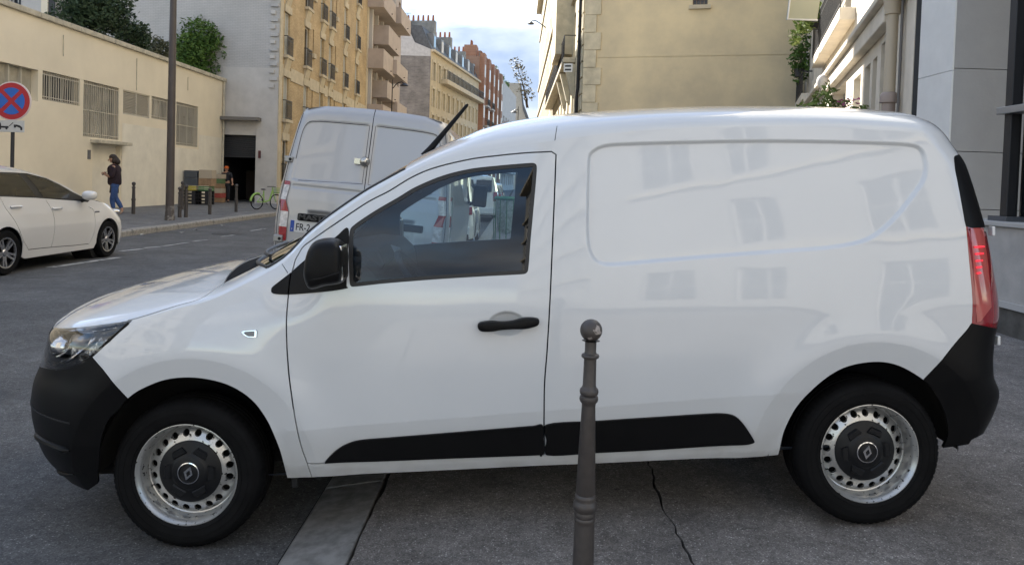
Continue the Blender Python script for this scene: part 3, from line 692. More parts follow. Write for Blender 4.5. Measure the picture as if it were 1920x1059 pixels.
for k in range(7):
    a = 1.8 + 3.6 * k; dm = part(HB, 'dormer', M_zinc, (a - 0.6, a + 0.6, 0.15, 2.0, zb2 + 0.35, zb2 + 2.0)); MB().box(a - 0.42, a + 0.42, 0.11, 0.14, zb2 + 0.5, zb2 + 1.75).build('dormer_window', M_frame if k % 2 else M_pane, dm)
for a in (4.0, 12.0, 20.0):
    ch = part(HB, 'chimney', M_cem, (a, a + 0.8, 0.8, 5.5, zb2 + 1.0, zb2 + 4.2 - 0.05 * a))
    for j in range(7): MB().lathe([(0.0, 0.7), (0.11, 0.7), (0.15, 0.0)], 7, c=(a + 0.4, 1.1 + 0.6 * j, zb2 + 4.2 - 0.05 * a)).build('chimney_pot', M_pot, ch, True)
c0, c1 = (-6.0, 112.05), (-3.45, 138.0)
M_obrick = mat_brick('orange_brick', (0.40, 0.19, 0.11), (0.33, 0.15, 0.085), (0.30, 0.22, 0.17), 0.23, 0.08, 0.012, stain=0.15)
zo = hit_line(c0, c1, 893, 98)[1]
OB, L, ops = row('orange_brick_building', c0, c1, 'orange brick apartment block with stepped chimneys down the street', M_obrick, zo, 8, 7, 1.0, 2.95, 1.2, 1.9)
for k in range(5):
    a = 0.3 + 5.3 * k; bw_ = part(OB, 'bay', M_obrick, (a, a + 2.0, -0.7, 0, 0, zo + 0.5))
    for f in range(6): MB().box(a + 0.4, a + 1.6, -0.72, -0.69, 2.0 + 2.95 * f, 3.8 + 2.95 * f).build('bay_window', M_frame if (f + k) % 2 else M_pane, bw_)
    ch = part(OB, 'chimney', M_obrick, (a + 0.2, a + 1.5, 0.6, 2.4, zo, zo + 1.7))
    for j in range(5): MB().lathe([(0.0, 0.7), (0.1, 0.7), (0.15, 0.0)], 6, c=(a + 0.35 + 0.25 * j, 1.4, zo + 1.7)).build('chimney_pot', M_pot, ch, True)
for a, z in ((2.4, 9.6), (2.4, 12.6), (7.7, 9.6), (7.7, 12.6)): part(OB, 'balcony', M_white_w, (a, a + 3.0, -1.1, 0, z, z + 0.2)); railing(OB, a, a + 3.0, z + 0.2, z + 1.2, -1.05, 0.15)
c0, c1 = (-3.45, 138.05), (-0.75, 168.0)
zw = hit_line(c0, c1, 940, 147)[1]
WBn, L, ops = row('modern_building', c0, c1, 'white modern apartment block with strip balconies and rooftop plants', M_white_w, zw, 7, 5, 0.9, 2.75, 2.2, 2.0)
for f in range(1, 5): part(WBn, 'balcony', M_white_w, (1.0, L * 0.5 - 1, -1.4, 0, 0.4 + 2.75 * f, 1.5 + 2.75 * f)); part(WBn, 'balcony', M_white_w, (L * 0.5 + 1, L - 1, -1.4, 0, 0.4 + 2.75 * f, 1.5 + 2.75 * f))
for k, (px, py) in enumerate(((932, 145), (943, 152), (953, 158))):
    p = hit_line(c0, c1, px, py); q = c0[0] + (c1[0] - c0[0]) / L * p[0], c0[1] + (c1[1] - c0[1]) / L * p[0]
    shrub('roof_plant', (q[0] - 0.6, q[1] + 1.0, zw), [((0, 0, 0.6), (0.9, 1.3, 0.8)), ((0.3, 1, 0.5), (0.7, 0.9, 0.6))], 260, 0.22, M_leaf_m, ('leafy plant at the near corner of the white modern roof', 'leafy plant in the middle of the white modern roof', 'leafy plant at the far end of the white modern roof')[k], 'plant', 30 + k, 'plants on the modern roof')
A, B = (-2.6, 178.0), (4.6, 178.0)
zz = hit_line(A, B, 968, 156)[1]
FB = root_on('far_building', A, B, 'beige end wall with a sloping slate roof closing the street')
mb = MB(); mb.prism([(-2, -0.1), (5.5, -0.1), (5.5, zz * 0.55), (3.4, zz * 0.75), (2.6, zz), (-2, zz)], 1, 0, 10); mb.build('wall', mat('far_beige', (0.34, 0.31, 0.26), 0.9, var=0.1), FB)
mb = MB(); mb.prism([(2.62, zz), (3.42, zz * 0.75), (5.52, zz * 0.55), (5.6, zz * 0.60), (3.6, zz * 0.80), (2.8, zz + 0.1)], 1, -0.1, 10.1); mb.build('roof', M_slate, FB)
for a in (-1.2, 0.8, 2.8):
    for f in range(4): window(FB, a, a + 1.1, 1.5 + 3 * f, 3.4 + 3 * f, -0.02, M_frame, M_pane)

# ================================================================== right side: plastered end wall and its ornate street front
M_beige = mat('ochre_plaster', (0.50, 0.42, 0.285), 0.9, col2=(0.72, 0.59, 0.37), vscale=0.34, lo=0.36, hi=0.64, bump=0.15, bscale=30, bdist=0.005)  # patchy tone: faint weathering, plus mottled bounced sunlight painted into the colour
RA, RB = (2.42, 29.45), (10.0, 27.2)
PW = root_on('plaster_end_wall', RA, RB, 'tall ochre plaster end wall with one small barred window above the van')
so = ops_px(RA, RB, [(1300, 1328, -22, 11)])
Lw = math.hypot(RB[0] - RA[0], RB[1] - RA[1]); q0 = hit_line(RA, RB, 1090, 100)[0]
zj = hit_line(RA, RB, 1290, 106)[1]
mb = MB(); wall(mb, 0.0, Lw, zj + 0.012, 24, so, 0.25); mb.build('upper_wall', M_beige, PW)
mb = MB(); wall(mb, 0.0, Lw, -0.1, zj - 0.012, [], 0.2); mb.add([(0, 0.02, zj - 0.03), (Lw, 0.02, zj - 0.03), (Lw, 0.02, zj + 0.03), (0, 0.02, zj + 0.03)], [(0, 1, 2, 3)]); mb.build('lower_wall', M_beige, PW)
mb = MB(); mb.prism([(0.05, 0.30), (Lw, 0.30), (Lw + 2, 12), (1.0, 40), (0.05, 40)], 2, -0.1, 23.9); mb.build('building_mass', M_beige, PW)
w = so[0]; window(PW, *w, 0.12, M_frame_d, M_pane, bars=(4, 3), fr=0.03); part(PW, 'window_sill', M_stone, (w[0] - 0.12, w[1] + 0.12, -0.12, 0, w[2] - 0.14, w[2]))
M_quoin = mat('quoin_limestone', (0.55, 0.48, 0.34), 0.9, var=0.16, vscale=2.5, bump=0.3, bscale=20, bdist=0.01)
z = -0.05; k = 0
while z < 23:
    h = 0.66; wq = (0.62, 0.46)[k % 2] + rng.uniform(-0.04, 0.04)
    MB().box(-0.03, wq, -0.05 - 0.01 * (k % 2), 0.25, z, z + h - 0.012).build('quoin_stone', M_quoin, PW, bev=0.012); z += h; k += 1
# small black and white tile square set on the quoins (plain stand-in)
tz = hit_line(RA, RB, 1066, 128)
tp = part(PW, 'tile_plaque', mat('tile_white', (0.6, 0.6, 0.58), 0.3), (tz[0] - 0.17, tz[0] + 0.17, -0.085, -0.06, tz[1] - 0.16, tz[1] + 0.16))
part(tp, 'tile_band', mat('tile_black', (0.02, 0.02, 0.02), 0.3), (tz[0] - 0.12, tz[0] + 0.12, -0.092, -0.0855, tz[1] + 0.03, tz[1] + 0.10), (tz[0] - 0.12, tz[0] + 0.12, -0.092, -0.0855, tz[1] - 0.11, tz[1] - 0.04))
# the ornate front down the street: stone with bands, balconies, consoles
SA, SB = (2.35, 97.0), (2.39, 29.6)
OF = root_on('ornate_building', SA, SB, 'carved limestone street front left of the ochre end wall')
Lf = 67.4; ops = []
for k in range(22):
    for f in range(7): ops.append((1.5 + 3.0 * k, 2.7 + 3.0 * k, 0.8 + 3.1 * f, 2.9 + 3.1 * f))
mb = MB(); wall(mb, 0, Lf, -0.1, 23.5, ops, 0.35); shell(mb, 0, Lf, -0.1, 23.5, 6); mb.build('wall', M_quoin, OF)
for k, o_ in enumerate(ops):
    if o_[0] > 20: window(OF, *o_, 0.25, M_frame, M_pane, bars=(2, 1), fr=0.09)
for z in np.arange(0.6, 23, 0.62): MB().box(Lf - 3.1, Lf - 0.02, -0.06, 0.0, z, z + 0.56).build('rusticated_course', M_quoin, OF, bev=0.015)
for f in range(1, 7):
    part(OF, 'balcony_slab', M_stone, (Lf - 26, Lf - 4.2, -0.55, 0, 0.55 + 3.1 * f, 0.78 + 3.1 * f), bev=0.04) if f in (2, 5) else part(OF, 'string_course', M_stone, (0, Lf - 3.2, -0.14, 0, 0.45 + 3.1 * f, 0.7 + 3.1 * f))
for f in (2, 5): railing(OF, Lf - 26, Lf - 4.2, 0.78 + 3.1 * f, 1.75 + 3.1 * f, -0.5, 0.13)
for k, zc_ in enumerate((6.0, 6.0, 6.0)):
    MB().prism([(-0.5, 6.7), (0, 6.7), (0, 5.2), (-0.15, 5.4)], 0, Lf - 4.6 - 3 * k, Lf - 4.2 - 3 * k).build('console', M_quoin, OF, bev=0.03)
part(OF, 'bay_window', M_quoin, (Lf - 10, Lf - 6.5, -0.8, 0, 7.5, 19)); part(OF, 'cornice', M_stone, (0, Lf, -0.6, 0, 22.6, 23.2))
MB().tube([(Lf - 0.5, -0.14, 22), (Lf - 0.5, -0.14, 5.2), (Lf - 0.62, -0.16, 4.9), (Lf - 0.62, -0.16, 0.2)], 0.065, 8).build('downpipe', M_iron, OF, True)
part(OF, 'shop_sign_box', M_white_w, (Lf - 2.4, Lf - 1.5, -0.45, -0.06, 3.4, 4.0))
# twiggy plant high on that front
p = at_y(993, 142, 60); shrub('balcony_tree', (p[0] - 0.1, 60, p[2] - 2.5), [((-0.2 * k, 0.4 * k, 1.0 + 0.55 * k), (0.7, 0.8, 0.5)) for k in range(6)], 340, 0.13, mat_leaf('leaf_thin', (0.08, 0.08, 0.05), (0.16, 0.15, 0.10)), 'thin grey twiggy tree against the sky beside the ornate front', 'tree', 44)

# ================================================================== right side: cream front with windows, balconies and pipe
M_rcream = mat('warm_white_front', (0.68, 0.61, 0.50), 0.85, var=0.09, vscale=2.0, bump=0.2, bscale=40, bdist=0.004)
FA, FBk = (10.0, 27.15), (4.92, 9.72)
RF = root_on('balcony_front_building', FA, FBk, 'cream street front with plants on its balconies right of the ochre wall')
Lr = math.hypot(FBk[0] - FA[0], FBk[1] - FA[1])
def rop(x0, x1, yt, yb): return ops_px(FA, FBk, [(x0, x1, yt, yb)])[0]
wd = []
for (x0, x1, yt, yb) in ((1511, 1517, 55, 180), (1524, 1529, 60, 150), (1588, 1599, -60, 60), (1549, 1556, -40, 45)): wd.append(rop(x0, x1, yt, yb))
gwin = [rop(1560, 1586, 178, 245), rop(1601, 1614, 150, 245), rop(1622, 1632, 128, 245), rop(1637, 1645, 113, 245), rop(1653, 1676, 84, 245)]
allop = wd + gwin
mb = MB(); wall(mb, 0, Lr, -0.1, 22, allop, 0.35); shell(mb, 0, Lr, -0.1, 22, 5); mb.build('wall', M_rcream, RF)
for k, o_ in enumerate(allop): window(RF, *o_, 0.28, mat('window_frame_grey', (0.34, 0.34, 0.33), 0.6) if k >= 4 else M_frame, M_blind if k in (5, 6, 7, 8) else M_pane, bars=(1, 1) if k >= 4 else (2, 1))
cz = hit_line(FA, FBk, 1600, 102)[1]
for dz, dep, hh in ((0.0, 0.26, 0.10), (0.101, 0.18, 0.10), (-0.121, 0.14, 0.12)): part(RF, 'cornice', M_rcream, (0, Lr - 0.12, -dep, 0, cz + dz, cz + dz + hh), bev=0.02)
cz2 = gwin[4][3]
part(RF, 'window_head', M_rcream, (gwin[0][0] - 0.1, gwin[4][1] + 0.05, -0.16, 0, cz2 + 0.12, cz2 + 0.40), bev=0.02)
pa, _ = hit_line(FA, FBk, 1692, 100)
mb = MB().lathe([(0.085, 0), (0.085, 2.55), (0.115, 2.56), (0.115, 2.64), (0.10, 2.68), (0.085, 2.70)], 18, c=(pa, -0.14, 0.1)); mb.build('pipe_foot', mat('pipe_pinkish', (0.33, 0.26, 0.22), 0.6), RF, True)
zt_ = hit_line(FA, FBk, 1692, 28)[1]
mb = MB().lathe([(0.075, 2.70), (0.075, zt_ - 0.03), (0.10, zt_ - 0.02), (0.10, zt_ + 0.02), (0.115, zt_ + 0.10), (0.13, zt_ + 0.26), (0.09, zt_ + 0.32), (0.075, 12)], 18, c=(pa, -0.14, 0.0)); mb.build('downpipe', mat('pipe_cream', (0.48, 0.40, 0.29), 0.55), RF, True)
mb = MB(); mb.tube([(pa + 0.16, -0.05, 0), (pa + 0.16, -0.05, 12)], 0.02, 6); mb.build('cable', mat('cable_grey', (0.14, 0.13, 0.12), 0.7), RF)
a_, z_ = hit_line(FA, FBk, 1672, 190); part(RF, 'junction_box', M_white_w, (a_ - 0.05, a_ + 0.05, -0.1, 0, z_ - 0.1, z_ + 0.1), bev=0.01)
a_, z_ = hit_line(FA, FBk, 1568, 153); MB().ell((a_, -0.30, z_), (0.13, 0.13, 0.16)).tube([(a_, -0.30, z_), (a_ - 0.05, -0.02, z_ + 0.05)], 0.03, 6).build('wall_lamp', M_white_w, RF, True)
for (x0, x1, yb, rh) in ((1500, 1521, 190, 0.7), (1546, 1603, 62, 0.95)):
    a0, z0 = hit_line(FA, FBk, x0, yb); a1, _ = hit_line(FA, FBk, x1, yb); z0 = hit_line(FA, FBk, (x0 + x1) / 2, yb)[1]
    a0, a1 = min(a0, a1), max(a0, a1)
    part(RF, 'balcony_slab', M_rcream, (a0, a1, -0.30, 0, z0 - 0.25, z0), bev=0.02); railing(RF, a0, a1, z0, z0 + rh, -0.28, 0.10)
# louvred sun panel sticking out high up
pz = [at_y(1484, -30, 14.2), at_y(1476, 37, 14.2), at_y(1532, 39, 14.2), at_y(1542, -30, 14.2)]
pn = empty('awning_panel', (pz[1][0], 14.2, pz[1][2]), 0, 'pale green projecting panel with a white edge, top right of the ochre wall', 'awning')
Vp = [(p[0] - pz[1][0], 0, p[2] - pz[1][2]) for p in pz]
mesh('panel', Vp + [(x, 0.06, z) for x, y, z in Vp], [(0, 1, 2, 3), (4, 7, 6, 5), (0, 4, 5, 1), (1, 5, 6, 2), (2, 6, 7, 3), (3, 7, 4, 0)], pn, mat('awning_cloth', (0.36, 0.35, 0.25), 0.8))
MB().tube([Vector(Vp[0]) + Vector((0, -0.02, 0)), Vector(Vp[1]) + Vector((0, -0.02, 0)), Vector(Vp[2]) + Vector((0, -0.02, 0))], 0.02, 6).build('panel_edge', M_frame, pn)
def plant_on(px, py, off, blobs, n, size, m, label, seed, pot=True):
    a, z = hit_line(FA, FBk, px, py); d = np.array([FBk[0] - FA[0], FBk[1] - FA[1]]) / Lr; nrm = np.array([d[1], -d[0]])
    x, y = FA[0] + d[0] * a + nrm[0] * off, FA[1] + d[1] * a + nrm[1] * off
    e = empty('potted_plant', (x, y, z - 0.25), 0, label, 'plant')
    leaf_mesh('foliage', [((b[0][0], b[0][1], b[0][2] + 0.25), b[1]) for b in blobs], n, size, m, e, seed)
    if pot: MB().lathe([(0, 0), (0.13, 0), (0.17, 0.26), (0.15, 0.26), (0.12, 0.2), (0, 0.2)], 14).build('pot', mat('pot_dark', (0.03, 0.03, 0.032), 0.5), e, True)
    mb = MB()
    for b in blobs: mb.tube([(0, 0, 0.15), (b[0][0] * 0.6, b[0][1] * 0.6, b[0][2] * 0.5 + 0.25), (b[0][0], b[0][1], b[0][2] + 0.25)], [0.014, 0.010, 0.004], 5)
    mb.build('stem', M_bark, e); return e
plant_on(1558, 36, 0.42, [((0, 0, 0.15), (0.35, 0.35, 0.35)), ((-0.25, -0.1, -0.15), (0.28, 0.28, 0.25)), ((-0.45, 0, -0.45), (0.18, 0.18, 0.28)), ((-0.1, 0, 0.5), (0.15, 0.15, 0.3))], 620, 0.085, M_leaf_l, 'trailing yellow green plant in a black pot on the upper balcony', 51)
plant_on(1517, 130, 0.3, [((0, 0, 0.3), (0.40, 0.5, 0.5)), ((0, -0.2, 0.9), (0.3, 0.4, 0.4)), ((0.1, 0.1, -0.1), (0.3, 0.4, 0.4))], 620, 0.09, M_leaf_m, 'bushy plant with small white flowers on the window balcony by the ochre wall', 53)
fp_ = plant_on(1628, 212, 0.45, [((-0.3, 0, 0.15), (0.25, 0.25, 0.25)), ((0.05, 0, 0.05), (0.25, 0.25, 0.2)), ((-0.15, 0.1, 0.42), (0.15, 0.15, 0.2)), ((0.35, -0.1, 0.0), (0.22, 0.2, 0.15)), ((-0.6, 0, 0.0), (0.2, 0.2, 0.2))], 420, 0.06, M_leaf_l, 'window box plant with pink flowers just above the van roof', 57)
leaf_mesh('pink_flowers', [((0.12, -0.1, 0.42), (0.2, 0.15, 0.10)), ((-0.35, -0.1, 0.28), (0.1, 0.1, 0.06))], 60, 0.035, mat('petal_pink', (0.42, 0.08, 0.22), 0.6), fp_, 58)

# ================================================================== right side: grey panelled building with the black framed bay
M_gpan = mat('grey_panel', (0.34, 0.33, 0.32), 0.8, var=0.05, vscale=2.0, bump=0.5, bscale=26, bdist=0.006)
M_gpan_s = mat('grey_panel_smooth', (0.34, 0.33, 0.32), 0.8, var=0.05, vscale=2.0, bump=0.12, bscale=90, bdist=0.003)
M_wpan = mat('white_panel', (0.70, 0.69, 0.66), 0.7, var=0.04)
GR = empty('panelled_building', (4.92, 8.8, 0.0), 0, 'grey panelled modern building with a black framed bay at the right edge', 'building')
def zy(px, py): return float(at_y(px, py, 8.8)[2])
zj1, zj2, zj3 = zy(1835, 129), zy(1850, 285), zy(1862, 393)
for (z0, z1, m) in ((0.1, zj3 - 0.008, M_gpan_s), (zj3, zj2 - 0.008, M_gpan_s), (zj2, zj1 - 0.008, M_gpan), (zj1, 6.5, M_gpan)):
    MB().box(0.0, 1.4, 0.0, 0.12, z0, z1).build('wall_panel', m, GR)
z1s = zy(1766, 131)
MB().box(-0.02, -0.001, 0.0, 0.74, 0.1, z1s - 0.006).build('side_panel', M_wpan, GR); MB().box(-0.02, -0.001, 0.0, 0.74, z1s, 7.0).build('side_panel', M_wpan, GR)
MB().box(0.0, 6.0, 0.13, 0.9, 0.0, 12.0).build('core', mat('joint_dark', (0.03, 0.03, 0.03), 0.9), GR)
MB().box(-0.02, 6.0, -4.5, 0.9, 6.5, 16).build('upper_storeys', M_wpan, GR)
MB().prism([(0.0, 6.5), (6, 6.5), (6, 3.2), (0.70, 3.2), (0.62, 3.3), (0.12, 4.05)], 1, -0.14, -0.003).build('sloping_soffit', mat('soffit_dark_grey', (0.105, 0.105, 0.108), 0.8), GR) if False else None
px0 = at_x(1890, 300, 4.87); yb_ = px0[1]
zl = float(at_x(1880, 415, 4.83)[2])
gl = MB(); gl.box(-0.07, 0.02, yb_ - 8.8 - 0.05, yb_ - 8.8 + 0.06, zl + 0.05, 6.4); gl.box(0.03, 0.07, yb_ - 8.8 + 0.0, yb_ - 8.8 + 0.05, zl + 0.05, 6.4); gl.build('bay_post', M_iron, GR, bev=0.006)
zk = float(at_x(1900, 206, 4.85)[2]); part(GR, 'bay_rail', mat('steel_grey', (0.34, 0.34, 0.34), 0.4, metal=0.5), (-0.12, 0.06, yb_ - 8.8 - 1.6, yb_ - 8.8 + 0.12, zk - 0.035, zk + 0.035), bev=0.006)
part(GR, 'bay_foot', mat('foot_grey', (0.08, 0.085, 0.095), 0.5), (-0.10, 0.12, yb_ - 8.8 - 0.10, yb_ - 8.8 + 0.20, zl + 0.001, zl + 0.05))
part(GR, 'bay_glass', mat('bay_dark_glass', (0.015, 0.016, 0.018), 0.08), (0.10, 0.13, -7, yb_ - 8.8 + 0.02, zl + 0.02, 6.4))
M_plin = mat('plinth_stone', (0.42, 0.40, 0.375), 0.85, var=0.12, vscale=3, bump=0.2, bscale=50, bdist=0.003)
part(GR, 'low_wall', M_plin, (-0.14, 0.6, -7, -0.003, 0.42, zl - 0.05)); part(GR, 'wall_coping', mat('coping_pale', (0.42, 0.41, 0.39), 0.8), (-0.18, 0.6, -7, -0.005, zl - 0.05, zl), bev=0.008)
part(GR, 'wall_skirting', mat('skirting_pale', (0.45, 0.44, 0.42), 0.8), (-0.165, 0.5, -7, -0.006, 0.36, 0.42)); part(GR, 'wall_base', mat('base_dark_stone', (0.085, 0.08, 0.072), 0.9, var=0.3, vscale=6), (-0.14, 0.5, -7, -0.004, 0.0, 0.36))

# ================================================================== behind the camera: the sunlit fronts that the van reflects
M_lime = mat('sunlit_limestone', (0.34, 0.325, 0.30), 0.85, var=0.06)
A, B = (6.0, -13.0), (-10.0, -16.0)
def back_row(name, A, B, H, label, cols, floors, m, fh=3.1, wk=1.0):
    rt = root_on(name, A, B, label); L = math.hypot(B[0] - A[0], B[1] - A[1]); ops = []
    r5 = random.Random(int(H * 10 + cols)); wv = [r5.uniform(0.45, 0.95) for c in range(cols)]; jv = [r5.uniform(-0.5, 0.5) for c in range(cols)]
    for f in range(floors):
        for c in range(cols):
            if (c * 3 + 1) % 4 == 2 and f % 2: continue
            a = L * (c + 0.5) / cols + jv[c]; ops.append((a - wv[c] * wk, a + wv[c] * wk, 1.0 + fh * f, 1.0 + fh * f + fh * 0.62))
    mb = MB(); wall(mb, 0, L, -0.1, H, ops, 0.3); shell(mb, 0, L, -0.1, H, 6); mb.build('wall', m, rt)
    for o_ in ops: window(rt, *o_, 0.2, M_frame, M_pane)
    for f in range(1, floors): part(rt, 'string_course', M_stone, (0, L, -0.2, 0, 0.45 + fh * f, 0.70 + fh * f))
    part(rt, 'cornice', M_stone, (0, L, -0.5, 0, H - 0.4, H)); return rt
back_row('corner_building', (14.5, -8.0), (5.6, -20.5), 22, 'pale front set at an angle across the crossing, mirrored in the side of the van', 4, 4, M_lime, 4.6, 1.7)
back_row('corner_building', (4.6, -22.0), (4.2, -50.0), 21, 'street front far behind the camera, mirrored in the van door glass', 8, 6, M_lime)
back_row('corner_building', (-10.5, -20.0), (-26.0, -18.0), 20, 'pale front on the far side of the street behind the camera', 5, 6, M_lime)
# ================================================================== the white van
M_white = mat('van_white_paint', (0.585, 0.607, 0.632), 0.26, coat=1.0, var=0.012, vscale=2.0)
M_blk = mat('black_textured_plastic', (0.0055, 0.0055, 0.006), 0.40, var=0.10, vscale=9, bump=0.12, bscale=700, bdist=0.001, spec=0.16)
M_seal = mat('black_rubber', (0.012, 0.012, 0.013), 0.45)
M_dark = mat('dark_cavity', (0.008, 0.008, 0.009), 0.9)
M_trim = mat('cabin_trim_sky_tint', (0.010, 0.015, 0.026), 0.8, var=0.1)  # navy tint paints the cab glass's blue sky reflection into the trim
M_trim2 = mat('cabin_trim_light', (0.20, 0.21, 0.22), 0.6)
M_glass = mat_glass('door_glass', (0.66, 0.78, 0.85), k=1.15)
M_lens = mat_glass('lamp_lens', (0.97, 0.97, 0.97))
M_chrome = mat('chrome', (0.75, 0.75, 0.76), 0.12, metal=1.0)
M_refl = mat('lamp_reflector', (0.62, 0.60, 0.57), 0.16, metal=0.95, var=0.25, vscale=9, bump=1.0, bscale=13, bdist=0.03)
M_tyre = mat('tyre_rubber', (0.0055, 0.0055, 0.006), 0.7, var=0.25, vscale=12, bump=0.25, bscale=160, bdist=0.002, spec=0.12)
M_tail = mat('tail_lamp_red', (0.23, 0.008, 0.016), 0.10, coat=1.0)
M_tail2 = mat('tail_lamp_pale_red', (0.42, 0.085, 0.075), 0.12, coat=1.0, var=0.12, vscale=10)
M_led = mat('tail_lamp_element', (0.9, 0.03, 0.05), 0.2, emit=0.35)
M_cap = mat('hub_cap_plastic', (0.009, 0.0095, 0.011), 0.40, spec=0.25)
# worn silver steel of the wheel rims: paint with dark chips
M_rim = mat('rim_steel', (0.40, 0.40, 0.40), 0.30, metal=0.75, col2=(0.42, 0.42, 0.415), vscale=18)
nt = M_rim.node_tree; b_ = _principled(M_rim)
tc_ = nt.nodes.new('ShaderNodeTexCoord'); n_ = nt.nodes.new('ShaderNodeTexNoise'); n_.inputs['Scale'].default_value = 55; n_.inputs['Detail'].default_value = 6
nt.links.new(tc_.outputs['Object'], n_.inputs['Vector'])
c_ = nt.nodes.new('ShaderNodeValToRGB'); c_.color_ramp.elements[0].position = 0.62; c_.color_ramp.elements[0].color = (0.50, 0.50, 0.49, 1)
c_.color_ramp.elements[1].position = 0.64; c_.color_ramp.elements[1].color = (0.03, 0.028, 0.026, 1)
nt.links.new(n_.outputs['Fac'], c_.inputs['Fac']); nt.links.new(c_.outputs['Color'], b_.inputs['Base Color'])

# road dirt on the lowest part of the white panels
nt = M_white.node_tree; b_ = _principled(M_white); L_ = nt.links
tc_ = nt.nodes.new('ShaderNodeTexCoord'); sx_ = nt.nodes.new('ShaderNodeSeparateXYZ'); L_.new(tc_.outputs['Object'], sx_.inputs[0])
mr_ = nt.nodes.new('ShaderNodeMapRange'); mr_.inputs['From Min'].default_value = 0.50; mr_.inputs['From Max'].default_value = 0.27; mr_.inputs['To Min'].default_value = 0.0; mr_.inputs['To Max'].default_value = 0.75; L_.new(sx_.outputs['Z'], mr_.inputs['Value'])
n_ = nt.nodes.new('ShaderNodeTexNoise'); n_.inputs['Scale'].default_value = 9; n_.inputs['Detail'].default_value = 9; L_.new(tc_.outputs['Object'], n_.inputs['Vector'])
mu_ = nt.nodes.new('ShaderNodeMath'); mu_.operation = 'MULTIPLY'; L_.new(mr_.outputs[0], mu_.inputs[0]); L_.new(n_.outputs['Fac'], mu_.inputs[1])
mx_ = nt.nodes.new('ShaderNodeMix'); mx_.data_type = 'RGBA'; L_.new(mu_.outputs[0], mx_.inputs['Factor']); L_.new(b_.inputs['Base Color'].links[0].from_socket, mx_.inputs['A']); mx_.inputs['B'].default_value = (0.26, 0.235, 0.19, 1)
L_.new(mx_.outputs['Result'], b_.inputs['Base Color'])
nb_ = nt.nodes.new('ShaderNodeTexNoise'); nb_.inputs['Scale'].default_value = 2.6; nb_.inputs['Detail'].default_value = 1.5; L_.new(tc_.outputs['Object'], nb_.inputs['Vector'])
bb_ = nt.nodes.new('ShaderNodeBump'); bb_.inputs['Strength'].default_value = 0.2; bb_.inputs['Distance'].default_value = 0.012; L_.new(nb_.outputs['Fac'], bb_.inputs['Height']); L_.new(bb_.outputs['Normal'], b_.inputs['Coat Normal'])
ms_ = nt.nodes.new('ShaderNodeMath'); ms_.operation = 'SUBTRACT'; ms_.inputs[0].default_value = 1.0; L_.new(mu_.outputs[0], ms_.inputs[1]); L_.new(ms_.outputs[0], b_.inputs['Coat Weight'])

# pose from the two wheel hubs of the photograph and the wheelbase
_df, _dr = ray(356, 885), ray(1624, 846) * 1.03
_zz = 2.812 / np.linalg.norm(_dr - _df)
_Pf, _Pr = CAM + _df * _zz, CAM + _dr * _zz
EU = (_Pr - _Pf) / 2.812
EV = np.cross(EU, [0, 0, 1]); EV /= np.linalg.norm(EV)
EW = np.cross(EU, EV) * -1.0
VO = _Pf - EV * 0.80 - EW * 0.306
VAN_M = Matrix(((EU[0], -EV[0], EW[0], VO[0]), (EU[1], -EV[1], EW[1], VO[1]), (EU[2], -EV[2], EW[2], VO[2]), (0, 0, 0, 1)))
van = empty('delivery_van', label='large white panel van parked across the pavement behind the near bollard', cat='van')
van.matrix_world = VAN_M
_c = np.array([(CAM - VO) @ EU, (CAM - VO) @ EV, (CAM - VO) @ EW])
def vray(px, py):
    d = ray(px, py); return np.array([d @ EU, d @ EV, d @ EW])
def vhit(px, py, v):
    d = vray(px, py); return _c + d * ((v - _c[1]) / d[1])

# --- side surface: half width s(u, w), u from the front axle towards the rear, w up
def wcrease(u): return 0.491 + 0.048 * (u - 0.463)
def S_base(u, w):
    wc = wcrease(u)
    lo = 0.8735 - 0.25 * (wc - w) - 0.25 * np.maximum(0, 0.33 - w)
    q = np.clip((0.92 - w) / (0.92 - wc), 0, 1)
    mid = 0.8735 + 0.016 * (1 - q**2)
    hi = 0.8895 - 0.1756 * np.maximum(w - 0.92, 0)**1.415
    return np.where(w < wc, lo, np.where(w < 0.92, mid, hi))
UN_W = [0.10, 0.20, 0.253, 0.31, 0.373, 0.50, 0.577, 0.646, 0.714, 0.778, 0.849, 0.883, 0.95, 1.1]
UN_U = [-0.70, -0.745, -0.780, -0.815, -0.837, -0.857, -0.856, -0.842, -0.809, -0.795, -0.775, -0.748, -0.66, -0.4]
UR_W = [0.2, 0.35, 0.437, 0.503, 0.539, 0.565, 0.593, 0.684, 0.799, 0.844, 0.939, 1.245, 1.398, 1.519, 1.575, 1.638, 1.70, 1.8]
UR_U = [3.385, 3.425, 3.462, 3.476, 3.476, 3.458, 3.436, 3.426, 3.432, 3.448, 3.445, 3.407, 3.376, 3.348, 3.310, 3.275, 3.25, 3.2]
def _smooth_tab(W, U):
    ww = np.linspace(W[0], W[-1], 400); uu = np.interp(ww, W, U)
    k = np.ones(17) / 17; up_ = np.pad(uu, 8, mode='edge'); return ww, np.convolve(up_, k, 'valid')
_un, _ur = _smooth_tab(UN_W, UN_U), _smooth_tab(UR_W, UR_U)
def u_nose(w): return np.interp(w, *_un)
def u_tail(w): return np.interp(w, *_ur)
NR, NP, NQ = 0.60, 2.2, 2.6
TR, TP, TQ = 0.22, 2.2, 6.0
ARC_F, ARC_R = (0.035, 0.306), (2.80, 0.300)
def flare(u, w, c):
    r = np.hypot(u - c[0], w - c[1])
    g = np.where(r > 0.49, np.exp(-((r - 0.49) / 0.10)**2), np.clip(1 - (0.49 - r) / 0.085, -0.3, 1))
    g = np.where(w < 0.18, g * 0.4, g)
    return 0.016 * g
RECESS = HANDLE = None
